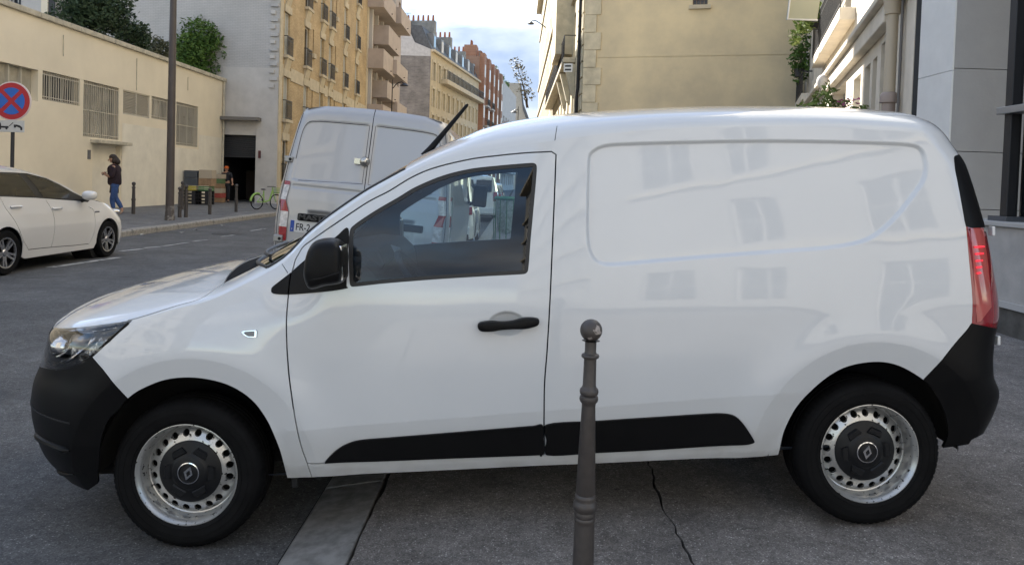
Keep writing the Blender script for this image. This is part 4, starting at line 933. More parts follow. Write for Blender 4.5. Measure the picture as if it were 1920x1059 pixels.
def s_half(u, w, features=True):
    u = np.asarray(u, float); w = np.asarray(w, float)
    b = S_base(u, w)
    hood = np.clip((0.62 - u) / 0.3, 0, 1); hood = hood * hood * (3 - 2 * hood)
    b = b - 0.62 * np.maximum(0, w - 0.80)**2 * hood
    b = b + flare(u, w, ARC_F) + flare(u, w, ARC_R)
    dn = np.clip((u - u_nose(w)) / NR, 0, 1)
    b = b * (1 - (1 - dn)**NP)**(1 / NQ)
    dt = np.clip((u_tail(w) - u) / TR, 0, 1)
    b = b * (1 - (1 - dt)**TP)**(1 / TQ)
    if features:
        P = np.stack([u.ravel(), w.ravel()], 1)
        if RECESS is not None:
            d = sdist(P, RECESS).reshape(u.shape); t = np.clip((0.008 - d) / 0.017, 0, 1); b = b - 0.014 * t * t * (3 - 2 * t)
        if HANDLE is not None:
            e = np.hypot((u - HANDLE[0]) / HANDLE[2], (w - HANDLE[1]) / HANDLE[3]); t = np.clip(1 - e, 0, 1); b = b - 0.03 * np.sqrt(np.clip(t, 0, 1)) * np.clip(t * 4, 0, 1)
    return b
def side_pt(px, py):
    d = vray(px, py); v = 0.86
    for i in range(60):
        p = _c + d * ((v - _c[1]) / d[1]); v = 0.5 * v + 0.5 * float(s_half(np.array([p[0]]), np.array([p[2]]), False)[0])
    return (p[0], p[2])
def SP(pts, n=6, closed=False, sm=True):
    q = [side_pt(*p) for p in pts]
    return spline(q, n, closed) if sm else np.array(q)
RECESS = SP([(1105, 295), (1114.6, 281.7), (1137.5, 273), (1183, 270), (1290, 267), (1412, 264.7), (1500, 265), (1596, 267), (1670, 269.5), (1710, 272.5), (1729, 281.7),
             (1737, 309), (1733, 336.7), (1715, 364), (1678, 410), (1632, 446.7), (1573, 462), (1504, 468.7), (1400, 476), (1321, 482), (1230, 489.5), (1151, 496),
             (1124, 492.5), (1107.7, 474), (1102, 437.5), (1102, 380)], 6, True)
def resample(L, step, closed=True):
    L = np.asarray(L); Q = np.concatenate([L, L[:1]]) if closed else L
    c = np.concatenate([[0], np.cumsum(np.hypot(*np.diff(Q, axis=0).T))]); n = max(3, int(c[-1] / step)); t = np.linspace(0, c[-1], n, endpoint=not closed)
    return np.stack([np.interp(t, c, Q[:, 0]), np.interp(t, c, Q[:, 1])], 1)
RECESS = resample(RECESS, 0.014)
_h = side_pt(950, 607); HANDLE = (_h[0], _h[1], 0.078, 0.052)

# --- shoulder line between the side and the bonnet, windscreen and roof
_sh = [(-0.80, 0.852), (-0.72, 0.868), (-0.62, 0.884), (-0.47, 0.905), (-0.30, 0.930), (-0.17, 0.950), (0.0, 0.990), (0.104, 1.012), (0.189, 1.046), (0.312, 1.104), (0.40, 1.154),
       (0.454, 1.205), (0.48, 1.236), (0.517, 1.268), (0.611, 1.334), (0.738, 1.417), (0.829, 1.464), (0.924, 1.512), (1.026, 1.552), (1.168, 1.587), (1.284, 1.605),
       (1.396, 1.619), (1.52, 1.634), (1.654, 1.650), (1.877, 1.668), (2.1, 1.677), (2.353, 1.679), (2.6, 1.673), (2.776, 1.664), (3.001, 1.645), (3.12, 1.630), (3.20, 1.612), (3.262, 1.585)]
SHOULDER = spline(_sh, 6)
def w_sh(u): return np.interp(u, SHOULDER[:, 0], SHOULDER[:, 1])
_T = [(-0.80, 0.856), (-0.77, 0.885), (-0.72, 0.922), (-0.64, 0.957), (-0.54, 0.987), (-0.42, 1.017), (-0.3, 1.046), (-0.15, 1.078), (0, 1.102), (0.10, 1.116), (0.165, 1.135), (0.25, 1.182), (0.418, 1.287), (0.573, 1.390),
      (0.70, 1.470), (0.787, 1.522), (0.868, 1.566), (0.94, 1.603), (1.05, 1.655), (1.186, 1.710), (1.29, 1.742), (1.41, 1.766), (1.53, 1.781), (1.685, 1.793), (1.92, 1.804), (2.16, 1.810), (2.4, 1.810),
      (2.64, 1.805), (2.88, 1.795), (3.05, 1.780), (3.14, 1.766), (3.20, 1.742), (3.245, 1.69), (3.262, 1.60)]
_Ts = spline(_T, 6)
def T_mid(u): return np.interp(u, _Ts[:, 0], _Ts[:, 1])
def section(u, n=33):
    """half section of the top: arc-length points from the shoulder to the centre line"""
    w1 = float(w_sh(u)); v1 = float(s_half(np.array([u]), np.array([w1]), False)[0])
    v0 = float(s_half(np.array([u]), np.array([w1 - 0.02]), False)[0]); tx = (v1 - v0) / 0.02
    T = max(float(T_mid(u)), w1 + 0.002); h = T - w1
    tx = np.clip(tx, -1.2, -0.02); d = np.array([tx, 1.0]); d /= np.linalg.norm(d)
    roof = np.clip((u - 0.9) / 0.3, 0, 1)
    a = min((0.28 + 0.34 * np.clip((u - 0.35) / 0.5, 0, 1)) * h / d[1], 0.085); bfac = 0.62 + 0.16 * roof
    P0 = np.array([v1, w1]); P1 = P0 + d * a; P2 = np.array([v1 * bfac, T]); P3 = np.array([0, T])
    t = np.linspace(0, 1, 121)[:, None]
    B = P0 * (1 - t)**3 + 3 * P1 * t * (1 - t)**2 + 3 * P2 * t * t * (1 - t) + P3 * t**3
    L = np.concatenate([[0], np.cumsum(np.hypot(*np.diff(B, axis=0).T))])
    return B, L
_USEC = np.unique(np.concatenate([np.linspace(-0.80, -0.70, 22), np.linspace(-0.70, 0.6, 70), np.linspace(0.6, 3.1, 100), np.linspace(3.1, 3.262, 24)]))
_SEC = [section(u) for u in _USEC]
_NT = 61; _q = np.linspace(0, 1, _NT)
_TOPV = np.array([np.interp(_q * L[-1], L, B[:, 0]) for B, L in _SEC]); _TOPW = np.array([np.interp(_q * L[-1], L, B[:, 1]) for B, L in _SEC])
_TOPL = np.array([L[-1] for B, L in _SEC])
def bil(A, u, q):
    fi = np.interp(u, _USEC, np.arange(len(_USEC))); i = np.clip(fi.astype(int), 0, len(_USEC) - 2); a = fi - i
    fj = np.clip(q, 0, 1) * (_NT - 1); j = np.clip(fj.astype(int), 0, _NT - 2); b = fj - j
    return (A[i, j] * (1 - a) + A[i + 1, j] * a) * (1 - b) + (A[i, j + 1] * (1 - a) + A[i + 1, j + 1] * a) * b
def top_pt(u, tt):
    """tt = 1 near shoulder, 0 centre, -1 far shoulder -> local xyz"""
    q = 1 - np.abs(tt); v = bil(_TOPV, u, q) * np.sign(tt); w = bil(_TOPW, u, q)
    return np.stack([u, -v, w], -1)
def top_n(u, tt):
    e = 0.004; f = 0.01
    du = top_pt(np.minimum(u + e, 3.262), tt) - top_pt(np.maximum(u - e, -0.80), tt)
    dt = top_pt(u, np.clip(tt + f, -1, 1)) - top_pt(u, np.clip(tt - f, -1, 1))
    n = np.cross(dt, du); n /= np.linalg.norm(n, axis=-1)[:, None] + 1e-12
    return np.where(n[:, 2:3] < 0, -n, n)
def side_xyz(P, sd, off=0.0):
    v = s_half(P[:, 0], P[:, 1]) + off
    return np.stack([P[:, 0], -sd * v, P[:, 1]], 1)
def side_n(P, sd):
    e = 0.0025; u, w = P[:, 0], P[:, 1]
    gu = (s_half(u + e, w) - s_half(u - e, w)) / (2 * e); gw = (s_half(u, w + e) - s_half(u, w - e)) / (2 * e)
    n = np.stack([-gu, -sd * np.ones_like(u), -gw], 1); return n / np.linalg.norm(n, axis=1)[:, None]

# --- outlines on the side, read off the photograph
door_top = [(550, 501.6), (553.5, 488), (560, 476), (568.6, 462.5), (584, 450.6), (628, 420), (688, 380), (730, 358), (772, 332.6), (815, 314.7), (880, 299), (933, 292), (984, 287), (1034, 284.4)]
door_rear = [(1042.6, 290), (1039.5, 370), (1035.5, 465), (1031.4, 560), (1025.6, 660), (1021, 720), (1020, 790), (1021, 851)]
door_front = [(576, 868), (564.4, 835), (555, 793.5), (546.7, 741.5), (541.5, 700), (538.5, 660), (537, 620), (537.5, 590), (541.5, 546), (546, 514)]
L_top, L_rear, L_front = SP(door_top), SP(door_rear), SP(door_front)
L_bot = SP([(1021, 851), (1000, 852.5), (850, 858), (700, 864), (611, 867.5), (576, 868.5)], 5)
DOOR = np.concatenate([L_top, L_rear, L_bot[1:-1], L_front])
G_door = np.concatenate([DOOR, DOOR[:1]])
G_fender = SP([(576, 868.5), (585, 894)], 2)
G_pillar = SP([(520, 480), (529, 495), (540, 512)], 4)
G_bump_f = SP([(173, 670), (200, 702), (239.5, 747)], 4)
G_bump_r = SP([(1822, 606), (1812, 620), (1775, 664), (1732, 711)], 5)
WIN_OUT = SP([(700, 397), (748, 369), (780, 350), (831, 329), (882, 316.6), (933, 310.7), (985, 306.3), (1001, 306), (1006.5, 312), (1005, 340), (1001, 385), (995, 450), (990.5, 505), (986, 512.5), (975, 514.5),
              (900, 518.5), (806, 524.5), (720, 531.5), (662, 537.5), (656, 533), (654, 500), (653.5, 460), (655, 440), (660, 425)], 5, True)
SAIL = SP([(509, 545), (511, 538.5), (526, 526.5), (546, 511), (571, 489), (600, 466), (630, 444), (653, 428), (652, 480), (650, 536), (652, 540), (626, 545), (580, 549.5), (543, 552), (520, 551.5), (511, 549.5)], 5, True)
CLAD_D = SP([(611, 867), (616, 857), (633, 841), (654, 829.5), (677, 823.6), (720, 820), (850, 809.5), (1000, 797.3), (1017.5, 795.8), (1018.5, 820), (1018.8, 850.5), (1000, 851.5), (850, 857.5), (700, 864)], 5, True)
CLAD_R = SP([(1024, 795.2), (1120, 788), (1234, 780.5), (1338.5, 774), (1362, 774.8), (1377.6, 779), (1390.6, 790), (1403.6, 808), (1413, 825), (1408, 829.5), (1390.6, 832), (1234, 840.7), (1120, 846.5), (1025, 850.8), (1024.5, 825)], 5, True)
def SILP(px, py, v): p = vhit(px, py, v); return (p[0], p[2])
HEAD = np.array([(-0.705, 0.871), (-0.66, 0.879), (-0.62, 0.8855)] + [tuple(p) for p in SP([(150, 608.5), (200, 604), (248.5, 600)], 3)] +
                [tuple(p) for p in SP([(246, 603), (215, 631), (173, 670), (149, 683), (127.6, 690.7), (106, 694)], 4)] + [(-0.66, 0.722), (-0.70, 0.715), (-0.722, 0.73), (-0.725, 0.80)])
BUMP_F = np.concatenate([np.array([(-0.95, 0.05), (-0.95, 0.868), (-0.705, 0.868)]), HEAD[-1:], HEAD[::-1][1:7], SP([(173, 670), (200, 702), (239.5, 747)], 4), np.array([(-0.19, 0.60), (-0.10, 0.05)])])
PIL_R = np.concatenate([SP([(1799, 278), (1791, 292), (1790, 312), (1794, 335), (1808, 412), (1811, 424.5)], 5), np.array([(3.6, 1.238), (3.6, 1.62), (3.25, 1.60)])])
TAIL = np.concatenate([SP([(1811, 424.5), (1817, 490), (1823, 560), (1822, 606)], 4), np.array([(3.33, 0.825), (3.6, 0.80), (3.6, 1.238)])])
BUMP_R = np.concatenate([G_bump_r, np.array([(3.03, 0.60), (2.9, 0.1), (3.7, 0.1), (3.7, 0.81), (3.33, 0.825)])])
SILL_LINE = SP([(580, 870), (1000, 854), (1413, 829)], 2)

arch_f = SP([(184, 905), (184, 880), (186, 857), (191, 818), (203, 787), (221, 769), (239.5, 746.5), (267, 728), (312, 711), (366, 707.5), (425, 720), (471, 748), (502, 789), (521, 832), (532, 868), (539, 895)], 5)
arch_r = SP([(1459, 852), (1464, 830), (1473, 800), (1496.5, 758), (1534, 720), (1581, 689.5), (1638, 678), (1685, 685), (1732, 712), (1753, 736), (1771, 772), (1778, 809), (1768, 839)], 5)
sill = SP([(541, 896), (585, 894), (800, 882.5), (1000, 872.7), (1117, 868), (1300, 859.5), (1457, 852)], 4)
_bl = [(-0.74, 0.236), (-0.66, 0.226), (-0.55, 0.224), (-0.44, 0.224)]
_ends_r = SP([(1768, 839.5), (1816, 832)], 3)
tail_low = [(3.26, 0.345), (3.33, 0.36), (3.385, 0.42)]
front_edge = [(float(u_nose(w)) + 0.0004, w) for w in np.linspace(0.80, 0.255, 30)]
rear_edge = [(float(u_tail(w)) - 0.0004, w) for w in np.linspace(0.43, 1.57, 60)]
OUT = np.concatenate([np.array(front_edge), np.array(_bl), arch_f, sill[1:-1], arch_r, _ends_r[1:], np.array(tail_low), np.array(rear_edge), SHOULDER[::-1]])
# --- sample points
pts = []
gu = np.arange(-0.9, 3.5, 0.026); gw = np.arange(0.15, 1.72, 0.026)
UU, WW = np.meshgrid(gu, gw); UU = UU + 0.013 * ((np.arange(len(gw)) % 2)[:, None]); G = np.stack([UU.ravel(), WW.ravel()], 1)
keep = (G[:, 0] > u_nose(G[:, 1]) + 0.02) & (G[:, 0] < u_tail(G[:, 1]) - 0.02); pts.append(G[keep])
for w in np.arange(0.20, 0.88, 0.022):
    for d in (0.002, 0.006, 0.012, 0.02, 0.03, 0.042, 0.056, 0.07, 0.085, 0.10, 0.12, 0.14): pts.append(np.array([[float(u_nose(w)) + d, w]]))
for w in np.arange(0.36, 1.60, 0.022):
    for d in (0.0015, 0.004, 0.008, 0.014, 0.021, 0.03, 0.04, 0.05, 0.062, 0.075, 0.09, 0.105): pts.append(np.array([[float(u_tail(w)) - d, w]]))
def offs(poly, ds, closed=True):
    L = np.asarray(poly); d = (np.roll(L, -1, 0) - np.roll(L, 1, 0)) if closed else np.gradient(L, axis=0)
    d = d / (np.linalg.norm(d, axis=1)[:, None] + 1e-12); n = np.stack([-d[:, 1], d[:, 0]], 1)
    return [L + n * k for k in ds]
REC_LOOPS = offs(RECESS, (-0.018, -0.011, -0.0055, 0.0, 0.0055, 0.011, 0.018))
for c in (ARC_F, ARC_R):
    for r in (0.43, 0.46, 0.482, 0.488, 0.4925, 0.50, 0.515, 0.54, 0.57, 0.61):
        for a in np.linspace(-0.15, math.pi + 0.15, 90): pts.append(np.array([[c[0] + r * math.cos(a), c[1] + r * math.sin(a)]]))
for r in np.linspace(0.1, 1.3, 18):
    for a in np.linspace(0, 2 * math.pi, 40, endpoint=False): pts.append(np.array([[HANDLE[0] + HANDLE[2] * r * math.cos(a), HANDLE[1] + HANDLE[3] * r * math.sin(a)]]))
for u in np.arange(0.42, 2.42, 0.02):
    for k in (-0.009, -0.003, 0.0, 0.003, 0.009): pts.append(np.array([[u, float(wcrease(u)) + k]]))
pts = np.concatenate(pts)
pts = pts[inpoly(pts, OUT)]
pts = pts[sdist(pts, OUT) < -0.004]
GAPS = [ribbon(G_door, 0.0058), ribbon(G_fender, 0.004), ribbon(G_pillar, 0.003), ribbon(G_bump_f, 0.0035), ribbon(G_bump_r, 0.0035)]
pts = pts[np.abs(sdist(pts, RECESS)) > 0.024]
for g in GAPS + [WIN_OUT, SAIL, CLAD_D, CLAD_R, HEAD]:
    pts = pts[np.abs(sdist(pts, g)) > 0.0035]
WIN_IN = offs(resample(WIN_OUT, 0.02), (0.0155,))[0]
if not inpoly(WIN_IN[10:11], WIN_OUT)[0]: WIN_IN = offs(resample(WIN_OUT, 0.02), (-0.0155,))[0]
WIN_IN = WIN_IN[sdist(WIN_IN, WIN_OUT) < -0.0148]
V2, T2 = triangulate(pts, [OUT, WIN_OUT, WIN_IN, SAIL, CLAD_D, CLAD_R, HEAD] + GAPS + REC_LOOPS, [PIL_R[:-3], TAIL[:-2], TAIL[[-1, 0]] * 0 + np.array([(3.19, 1.238), (3.45, 1.238)]), BUMP_R[:len(G_bump_r)], SILL_LINE])
cen = V2[T2].mean(1)
lab = np.full(len(T2), '', dtype=object)
def setreg(poly, name, over=True):
    k = inpoly(cen, poly); lab[k] = name
lab[:] = 'side_panel'
lab[cen[:, 0] < 0.47] = 'front_fender'
lab[(cen[:, 0] < 1.0) & (cen[:, 0] >= 0.47) & ~inpoly(cen, DOOR) & (cen[:, 1] > 1.1)] = 'door_surround'
ispil = (lab == 'front_fender') & (cen[:, 1] > 1.12) & (cen[:, 0] > 0.30)
_pj = side_pt(522, 478); _pk = side_pt(540, 512)
lab[ispil & ((cen[:, 0] - _pk[0]) * (_pj[1] - _pk[1]) - (cen[:, 1] - _pk[1]) * (_pj[0] - _pk[0]) > 0)] = 'door_surround'
setreg(DOOR, 'door'); setreg(PIL_R, 'rear_pillar_trim'); setreg(TAIL, 'tail_lamp'); setreg(BUMP_R, 'rear_bumper'); setreg(BUMP_F, 'front_bumper'); setreg(HEAD, 'headlight')
setreg(SAIL, 'mirror_sail'); setreg(CLAD_D, 'door_moulding'); setreg(CLAD_R, 'side_moulding'); setreg(WIN_OUT, 'window_seal'); setreg(WIN_IN, 'window_glass')
for g in GAPS: setreg(g, 'gap')
out_mask = ~inpoly(cen, OUT); lab[out_mask] = 'gap'
XYZ1 = side_xyz(V2, 1); N1 = side_n(V2, 1)
def part_mesh(name, V, N, tris, parent, m, flange=0.014, off=0.0, flip=False, inward=None):
    """one panel: shared vertices, given normals, and a turned-in edge"""
    ids = np.unique(tris); mp = {int(a): i for i, a in enumerate(ids)}
    vv = V[ids] + (N[ids] * off); nn = N[ids]
    ff = [[mp[int(a)] for a in t] for t in tris]
    # orient faces along the normals
    fo = []
    for f in ff:
        n = np.cross(vv[f[1]] - vv[f[0]], vv[f[2]] - vv[f[0]])
        fo.append(f if n @ nn[f[0]] > 0 else f[::-1])
    vv = list(vv); nn = list(nn)
    if flange:
        cnt = {}
        for f in fo:
            for i in range(3): cnt[(f[i], f[(i + 1) % 3])] = 1
        for (a, b) in [e for e in cnt if (e[1], e[0]) not in cnt]:
            k = len(vv); d = nn[a]; e2 = nn[b]
            fn = np.cross(vv[b] - vv[a], d); fn = fn / (np.linalg.norm(fn) + 1e-12)
            vv += [vv[a], vv[b], vv[b] - e2 * flange, vv[a] - d * flange]; nn += [fn] * 4
            fo.append([k + 1, k, k + 3, k + 2])
    return mesh(name, vv, fo, parent, m, True, nn)
SIDE_MAT = dict(side_panel=M_white, front_fender=M_white, door_surround=M_white, door=M_white, rear_pillar_trim=M_blk, tail_lamp=M_tail, rear_bumper=M_blk, front_bumper=M_blk,
                headlight=M_lens, mirror_sail=M_blk, door_moulding=M_blk, side_moulding=M_blk, window_seal=M_seal, window_glass=M_glass)
SIDE_OFF = dict(mirror_sail=0.004, door_moulding=0.009, side_moulding=0.009, window_seal=-0.003, window_glass=-0.007, rear_bumper=0.001, front_bumper=0.001)
VANP = {}
for sd in (1, -1):
    X = XYZ1.copy(); N = N1.copy(); X[:, 1] *= sd; N[:, 1] *= sd
    door_o = None
    for nm in ('door', 'side_panel', 'front_fender', 'door_surround', 'rear_pillar_trim', 'tail_lamp', 'rear_bumper', 'front_bumper', 'headlight', 'mirror_sail', 'door_moulding', 'side_moulding', 'window_seal', 'window_glass'):
        tr = T2[lab == nm]
        if not len(tr): print('EMPTY', nm); continue
        par = van
        if nm in ('door_moulding', 'window_seal', 'window_glass'): par = VANP[('door', sd)]
        o = part_mesh(nm, X, N, tr, par, SIDE_MAT[nm], 0.0 if nm in ('window_glass', 'headlight') else 0.014, SIDE_OFF.get(nm, 0.0))
        VANP[(nm, sd)] = o
    # dark inner skin behind the gaps, open at the window and the wheel arches
    g = np.stack(np.meshgrid(np.arange(-0.84, 3.44, 0.03), np.arange(0.24, 1.66, 0.03)), -1).reshape(-1, 2)
    g = g[inpoly(g, OUT)]; g = g[sdist(g, OUT) < -0.012]
    WBIG = offs(WIN_OUT, (-0.012,))[0]
    if inpoly(WBIG[:1], WIN_OUT)[0]: WBIG = offs(WIN_OUT, (0.012,))[0]
    WI = WIN_IN
    g = g[np.abs(sdist(g, WI)) > 0.008]
    vi, ti = triangulate(g, [WI], []); ci = vi[ti].mean(1)
    ok = inpoly(ci, OUT) & ~inpoly(ci, WI) & ~inpoly(ci, HEAD) & (np.hypot(ci[:, 0] - ARC_F[0], ci[:, 1] - ARC_F[1]) > 0.42) & (np.hypot(ci[:, 0] - ARC_R[0], ci[:, 1] - ARC_R[1]) > 0.42)
    vv = np.maximum(s_half(vi[:, 0], vi[:, 1], False) - 0.028, 0.02)
    mesh('inner_skin', np.stack([vi[:, 0], -sd * vv, vi[:, 1]], 1), ti[ok], van, M_trim, True)

# --- top: bonnet, scuttle, windscreen, roof
half_u = np.interp
edge_tt = lambda u, a: 1 - a / np.interp(u, _USEC, _TOPL)
def top_uv(px, py, v_guess):
    """pixel on the top surface seen past the near side -> (u, tt), by search"""
    d = vray(px, py); best = None
    for t in np.linspace(0.6, 1.45, 700):
        p = _c + d * ((0.0 - _c[1]) / d[1]) * t * 0.9
        if not (-0.8 < p[0] < 3.2) or abs(p[1]) > 0.9: continue
        i = np.argmin(abs(_USEC - p[0])); vv_, ww_ = _TOPV[i], _TOPW[i]
        if abs(p[1]) > vv_[0]: continue
        wt = np.interp(-abs(p[1]), -vv_, ww_); q = np.interp(-abs(p[1]), -vv_, _q)
        e = p[2] - wt
        if best is None or e * best[0] < 0 and best[3]: best = (e, p[0], math.copysign(1 - q, p[1]), False) if best is not None else (e, p[0], math.copysign(1 - q, p[1]), True)
        if e < 0: return (p[0], math.copysign(1 - q, p[1]))
    return None
WS_BASE = lambda tt: 0.155 + 0.20 * np.abs(tt)**2.4           # foot of the windscreen
HOOD_END = lambda tt: 0.055 + 0.115 * np.abs(tt)**2.2           # rear edge of the bonnet
WS_TOP = lambda tt: 0.930 - 0.03 * np.abs(tt)**2
tts = np.linspace(-1, 1, 61)
def edge_curve(fu, lim):
    t = np.linspace(-lim, lim, 61); return np.stack([fu(t), t], 1)
lim_b, lim_t = 0.955, 0.945
c_base = edge_curve(WS_BASE, lim_b); c_top = edge_curve(WS_TOP, lim_t); c_hood = edge_curve(HOOD_END, 0.82); c_bs = edge_curve(WS_BASE, 0.82)
ue = np.linspace(WS_BASE(lim_b), WS_TOP(lim_t), 40)
e_near = np.stack([ue, np.interp(ue, [ue[0], ue[-1]], [lim_b, lim_t])], 1); e_far = e_near * np.array([1, -1])
WS = np.concatenate([c_base, e_near[1:-1], c_top[::-1], e_far[::-1][1:-1]])
SC = np.concatenate([c_hood, c_bs[::-1] - np.array([0.0015, 0])])
u0t, u1t = -0.797, 3.2605
TOPOUT = np.concatenate([np.stack([np.linspace(u0t, u1t, 300), np.full(300, 1.0)], 1), np.stack([np.linspace(u1t, u0t, 300), np.full(300, -1.0)], 1)])
SC_ = np.array([1.0, 0.8])
gp = np.stack(np.meshgrid(np.concatenate([np.arange(u0t + 0.004, -0.68, 0.008), np.arange(-0.68, 3.1, 0.03), np.arange(3.1, u1t, 0.008)]), np.concatenate([-np.array([0.992, 0.98, 0.966, 0.95, 0.93, 0.905, 0.88]), np.linspace(-0.85, 0.85, 35), np.array([0.88, 0.905, 0.93, 0.95, 0.966, 0.98, 0.992])])), -1).reshape(-1, 2)
for g in (WS, SC): gp = gp[np.abs(sdist(gp, g)) > 0.004]
_bs = [(-0.20, 0.998), (-0.10, 0.990), (0.0, 0.980), (0.05, 0.974), (0.08, 0.962), (0.10, 0.93), (0.115, 0.88), (float(HOOD_END(0.82)) + 0.002, 0.815)]
G_bon = [ribbon(spline(_bs, 6) * np.array([1, s_]), 0.0062) for s_ in (1, -1)]
G_roof = [ribbon(np.stack([np.linspace(1.515, 1.53, 12) + 0.006, s_ * np.linspace(1.0, 0.90, 12)], 1), 0.003) for s_ in (1, -1)]
G_roof = G_roof + G_bon
for g in G_roof: gp = gp[np.abs(sdist(gp, g)) > 0.003]
VT, TT = triangulate(gp * SC_, [TOPOUT * SC_, WS * SC_, SC * SC_] + [g * SC_ for g in G_roof], [])
VT = VT / SC_; TT = TT[np.abs(VT[TT].mean(1)[:, 1]) < 0.9999]
TT = TT[np.ptp(np.clip(VT[TT], -1.0, [9, 1.0])[:, :, 1], axis=1) > 1e-5]
VT[:, 1] = np.clip(VT[:, 1], -1, 1); ct = VT[TT].mean(1)
lt = np.full(len(TT), 'roof', dtype=object)
lt[(ct[:, 0] < HOOD_END(ct[:, 1]))] = 'bonnet'
lt[(ct[:, 0] >= HOOD_END(ct[:, 1])) & (ct[:, 0] < WS_TOP(ct[:, 1]))] = 'windscreen_pillar'
for s_ in (1, -1):                                                     # wing tops outside the bonnet seam
    q_ = np.interp(ct[:, 0], [p[0] for p in _bs], [p[1] for p in _bs]); lt[(lt == 'bonnet') & (ct[:, 0] > -0.20) & (ct[:, 0] < 0.10) & (s_ * ct[:, 1] > q_)] = 'wing_top'
    lt[(lt == 'bonnet') & (ct[:, 0] >= 0.10) & (s_ * ct[:, 1] > 0.815)] = 'wing_top'
lt[(lt == 'windscreen_pillar') & (ct[:, 0] < 0.45) & (ct[:, 0] < 0.2 + 0.25)] = 'windscreen_pillar'
lt[inpoly(ct, SC)] = 'scuttle'; lt[inpoly(ct, WS)] = 'windscreen'
for g in G_roof: lt[inpoly(ct, g)] = 'gap'
XT = top_pt(VT[:, 0], VT[:, 1]); NTn = top_n(VT[:, 0], VT[:, 1])
M_ws = mat_glass('windscreen_glass', (0.70, 0.76, 0.74))
for nm, m_, off_ in (('bonnet', M_white, 0), ('roof', M_white, 0), ('scuttle', mat('scuttle_plastic', (0.012, 0.012, 0.013), 0.95, spec=0.1), -0.006), ('windscreen', M_ws, -0.004)):
    o = part_mesh(nm, XT, NTn, TT[lt == nm], van, m_, 0.012 if nm != 'windscreen' else 0.0, off_); VANP[nm] = o
for nm in ('windscreen_pillar', 'wing_top'):
    for s_ in (1, -1):
        k_ = (lt == nm) & (s_ * ct[:, 1] > 0)
        if k_.any(): part_mesh(nm, XT, NTn, TT[k_], van, M_white, 0.012, 0)
# lining under the roof and behind the pillars
kl = np.isin(lt, ['roof', 'windscreen_pillar', 'gap']); ids_ = np.unique(TT[kl]); XL = XT - NTn * 0.03
part_mesh('roof_lining', XL, -NTn, TT[kl], van, M_trim, 0.0, 0)
# windscreen surround seal and wipers
mb = MB(); e3 = top_pt(e_near[:, 0], e_near[:, 1]); mb.tube(e3, 0.007, 6); e3 = top_pt(e_far[:, 0], e_far[:, 1]); mb.tube(e3, 0.007, 6)
e3 = top_pt(c_base[:, 0], c_base[:, 1]); mb.tube(e3, 0.008, 6); mb.build('windscreen_seal', M_seal, van, True)
for s0, s1 in ((0.86, -0.05), (0.10, -0.66)):
    t = np.linspace(s0, s1, 14); p = top_pt(WS_BASE(t) + 0.03 + 0.02 * np.linspace(0, 1, 14), t); p[:, 2] += 0.022
    MB().tube(p, 0.008, 6).build('wiper', M_seal, van, True)
# floor and lamp inside, bumper wells
mb = MB(); mb.box(-0.45, 3.0, -0.52, 0.52, 0.24, 0.30); mb.box(0.45, 2.35, -0.45, 0.45, 0.17, 0.24); mb.box(-0.60, -0.40, -0.5, 0.5, 0.2, 0.75); mb.build('underbody', M_dark, van)
# --- wheel arches
for sd in (1, -1):
    for c in (ARC_F, ARC_R):
        mb = MB(); n = 28; V = []; F = []
        for i in range(n + 1):
            a = -0.02 + (math.pi + 0.04) * i / n
            for k, (rr, v) in enumerate(((0.405, 0.800), (0.425, 0.775), (0.43, 0.52), (0.0, 0.50))):
                V.append((c[0] + rr * math.cos(a), -sd * v, c[1] + rr * math.sin(a)))
        for i in range(n):
            for k in range(3): F.append((i * 4 + k, (i + 1) * 4 + k, (i + 1) * 4 + k + 1, i * 4 + k + 1))
        mesh('wheel_arch_liner', V, F, van, M_dark, True)
# --- wheels: tyre, pressed steel rim with a ring of holes, black cap with badge
def tyre_profile():
    r = 0.306; return [(0.200, -0.085), (0.207, -0.096), (0.222, -0.1015), (0.2225, -0.1040), (0.226, -0.1045), (0.2265, -0.1025), (0.235, -0.104), (0.250, -0.1055), (0.2505, -0.1075), (0.2535, -0.1075), (0.254, -0.1056), (0.262, -0.106), (0.272, -0.1045), (0.2725, -0.1062), (0.276, -0.1050), (0.2765, -0.1025), (0.285, -0.099), (0.297, -0.086), (0.3035, -0.072), (0.306, -0.045), (0.306, -0.032), (0.300, -0.031), (0.300, -0.026), (0.3063, -0.025),
                       (0.3065, -0.006), (0.300, -0.005), (0.300, 0.001), (0.3065, 0.002), (0.3063, 0.022), (0.300, 0.023), (0.300, 0.029), (0.306, 0.030), (0.3035, 0.072), (0.285, 0.099), (0.262, 0.106), (0.207, 0.098), (0.200, 0.085)]
tyre_mb = MB().lathe(tyre_profile(), 96, axis=1)
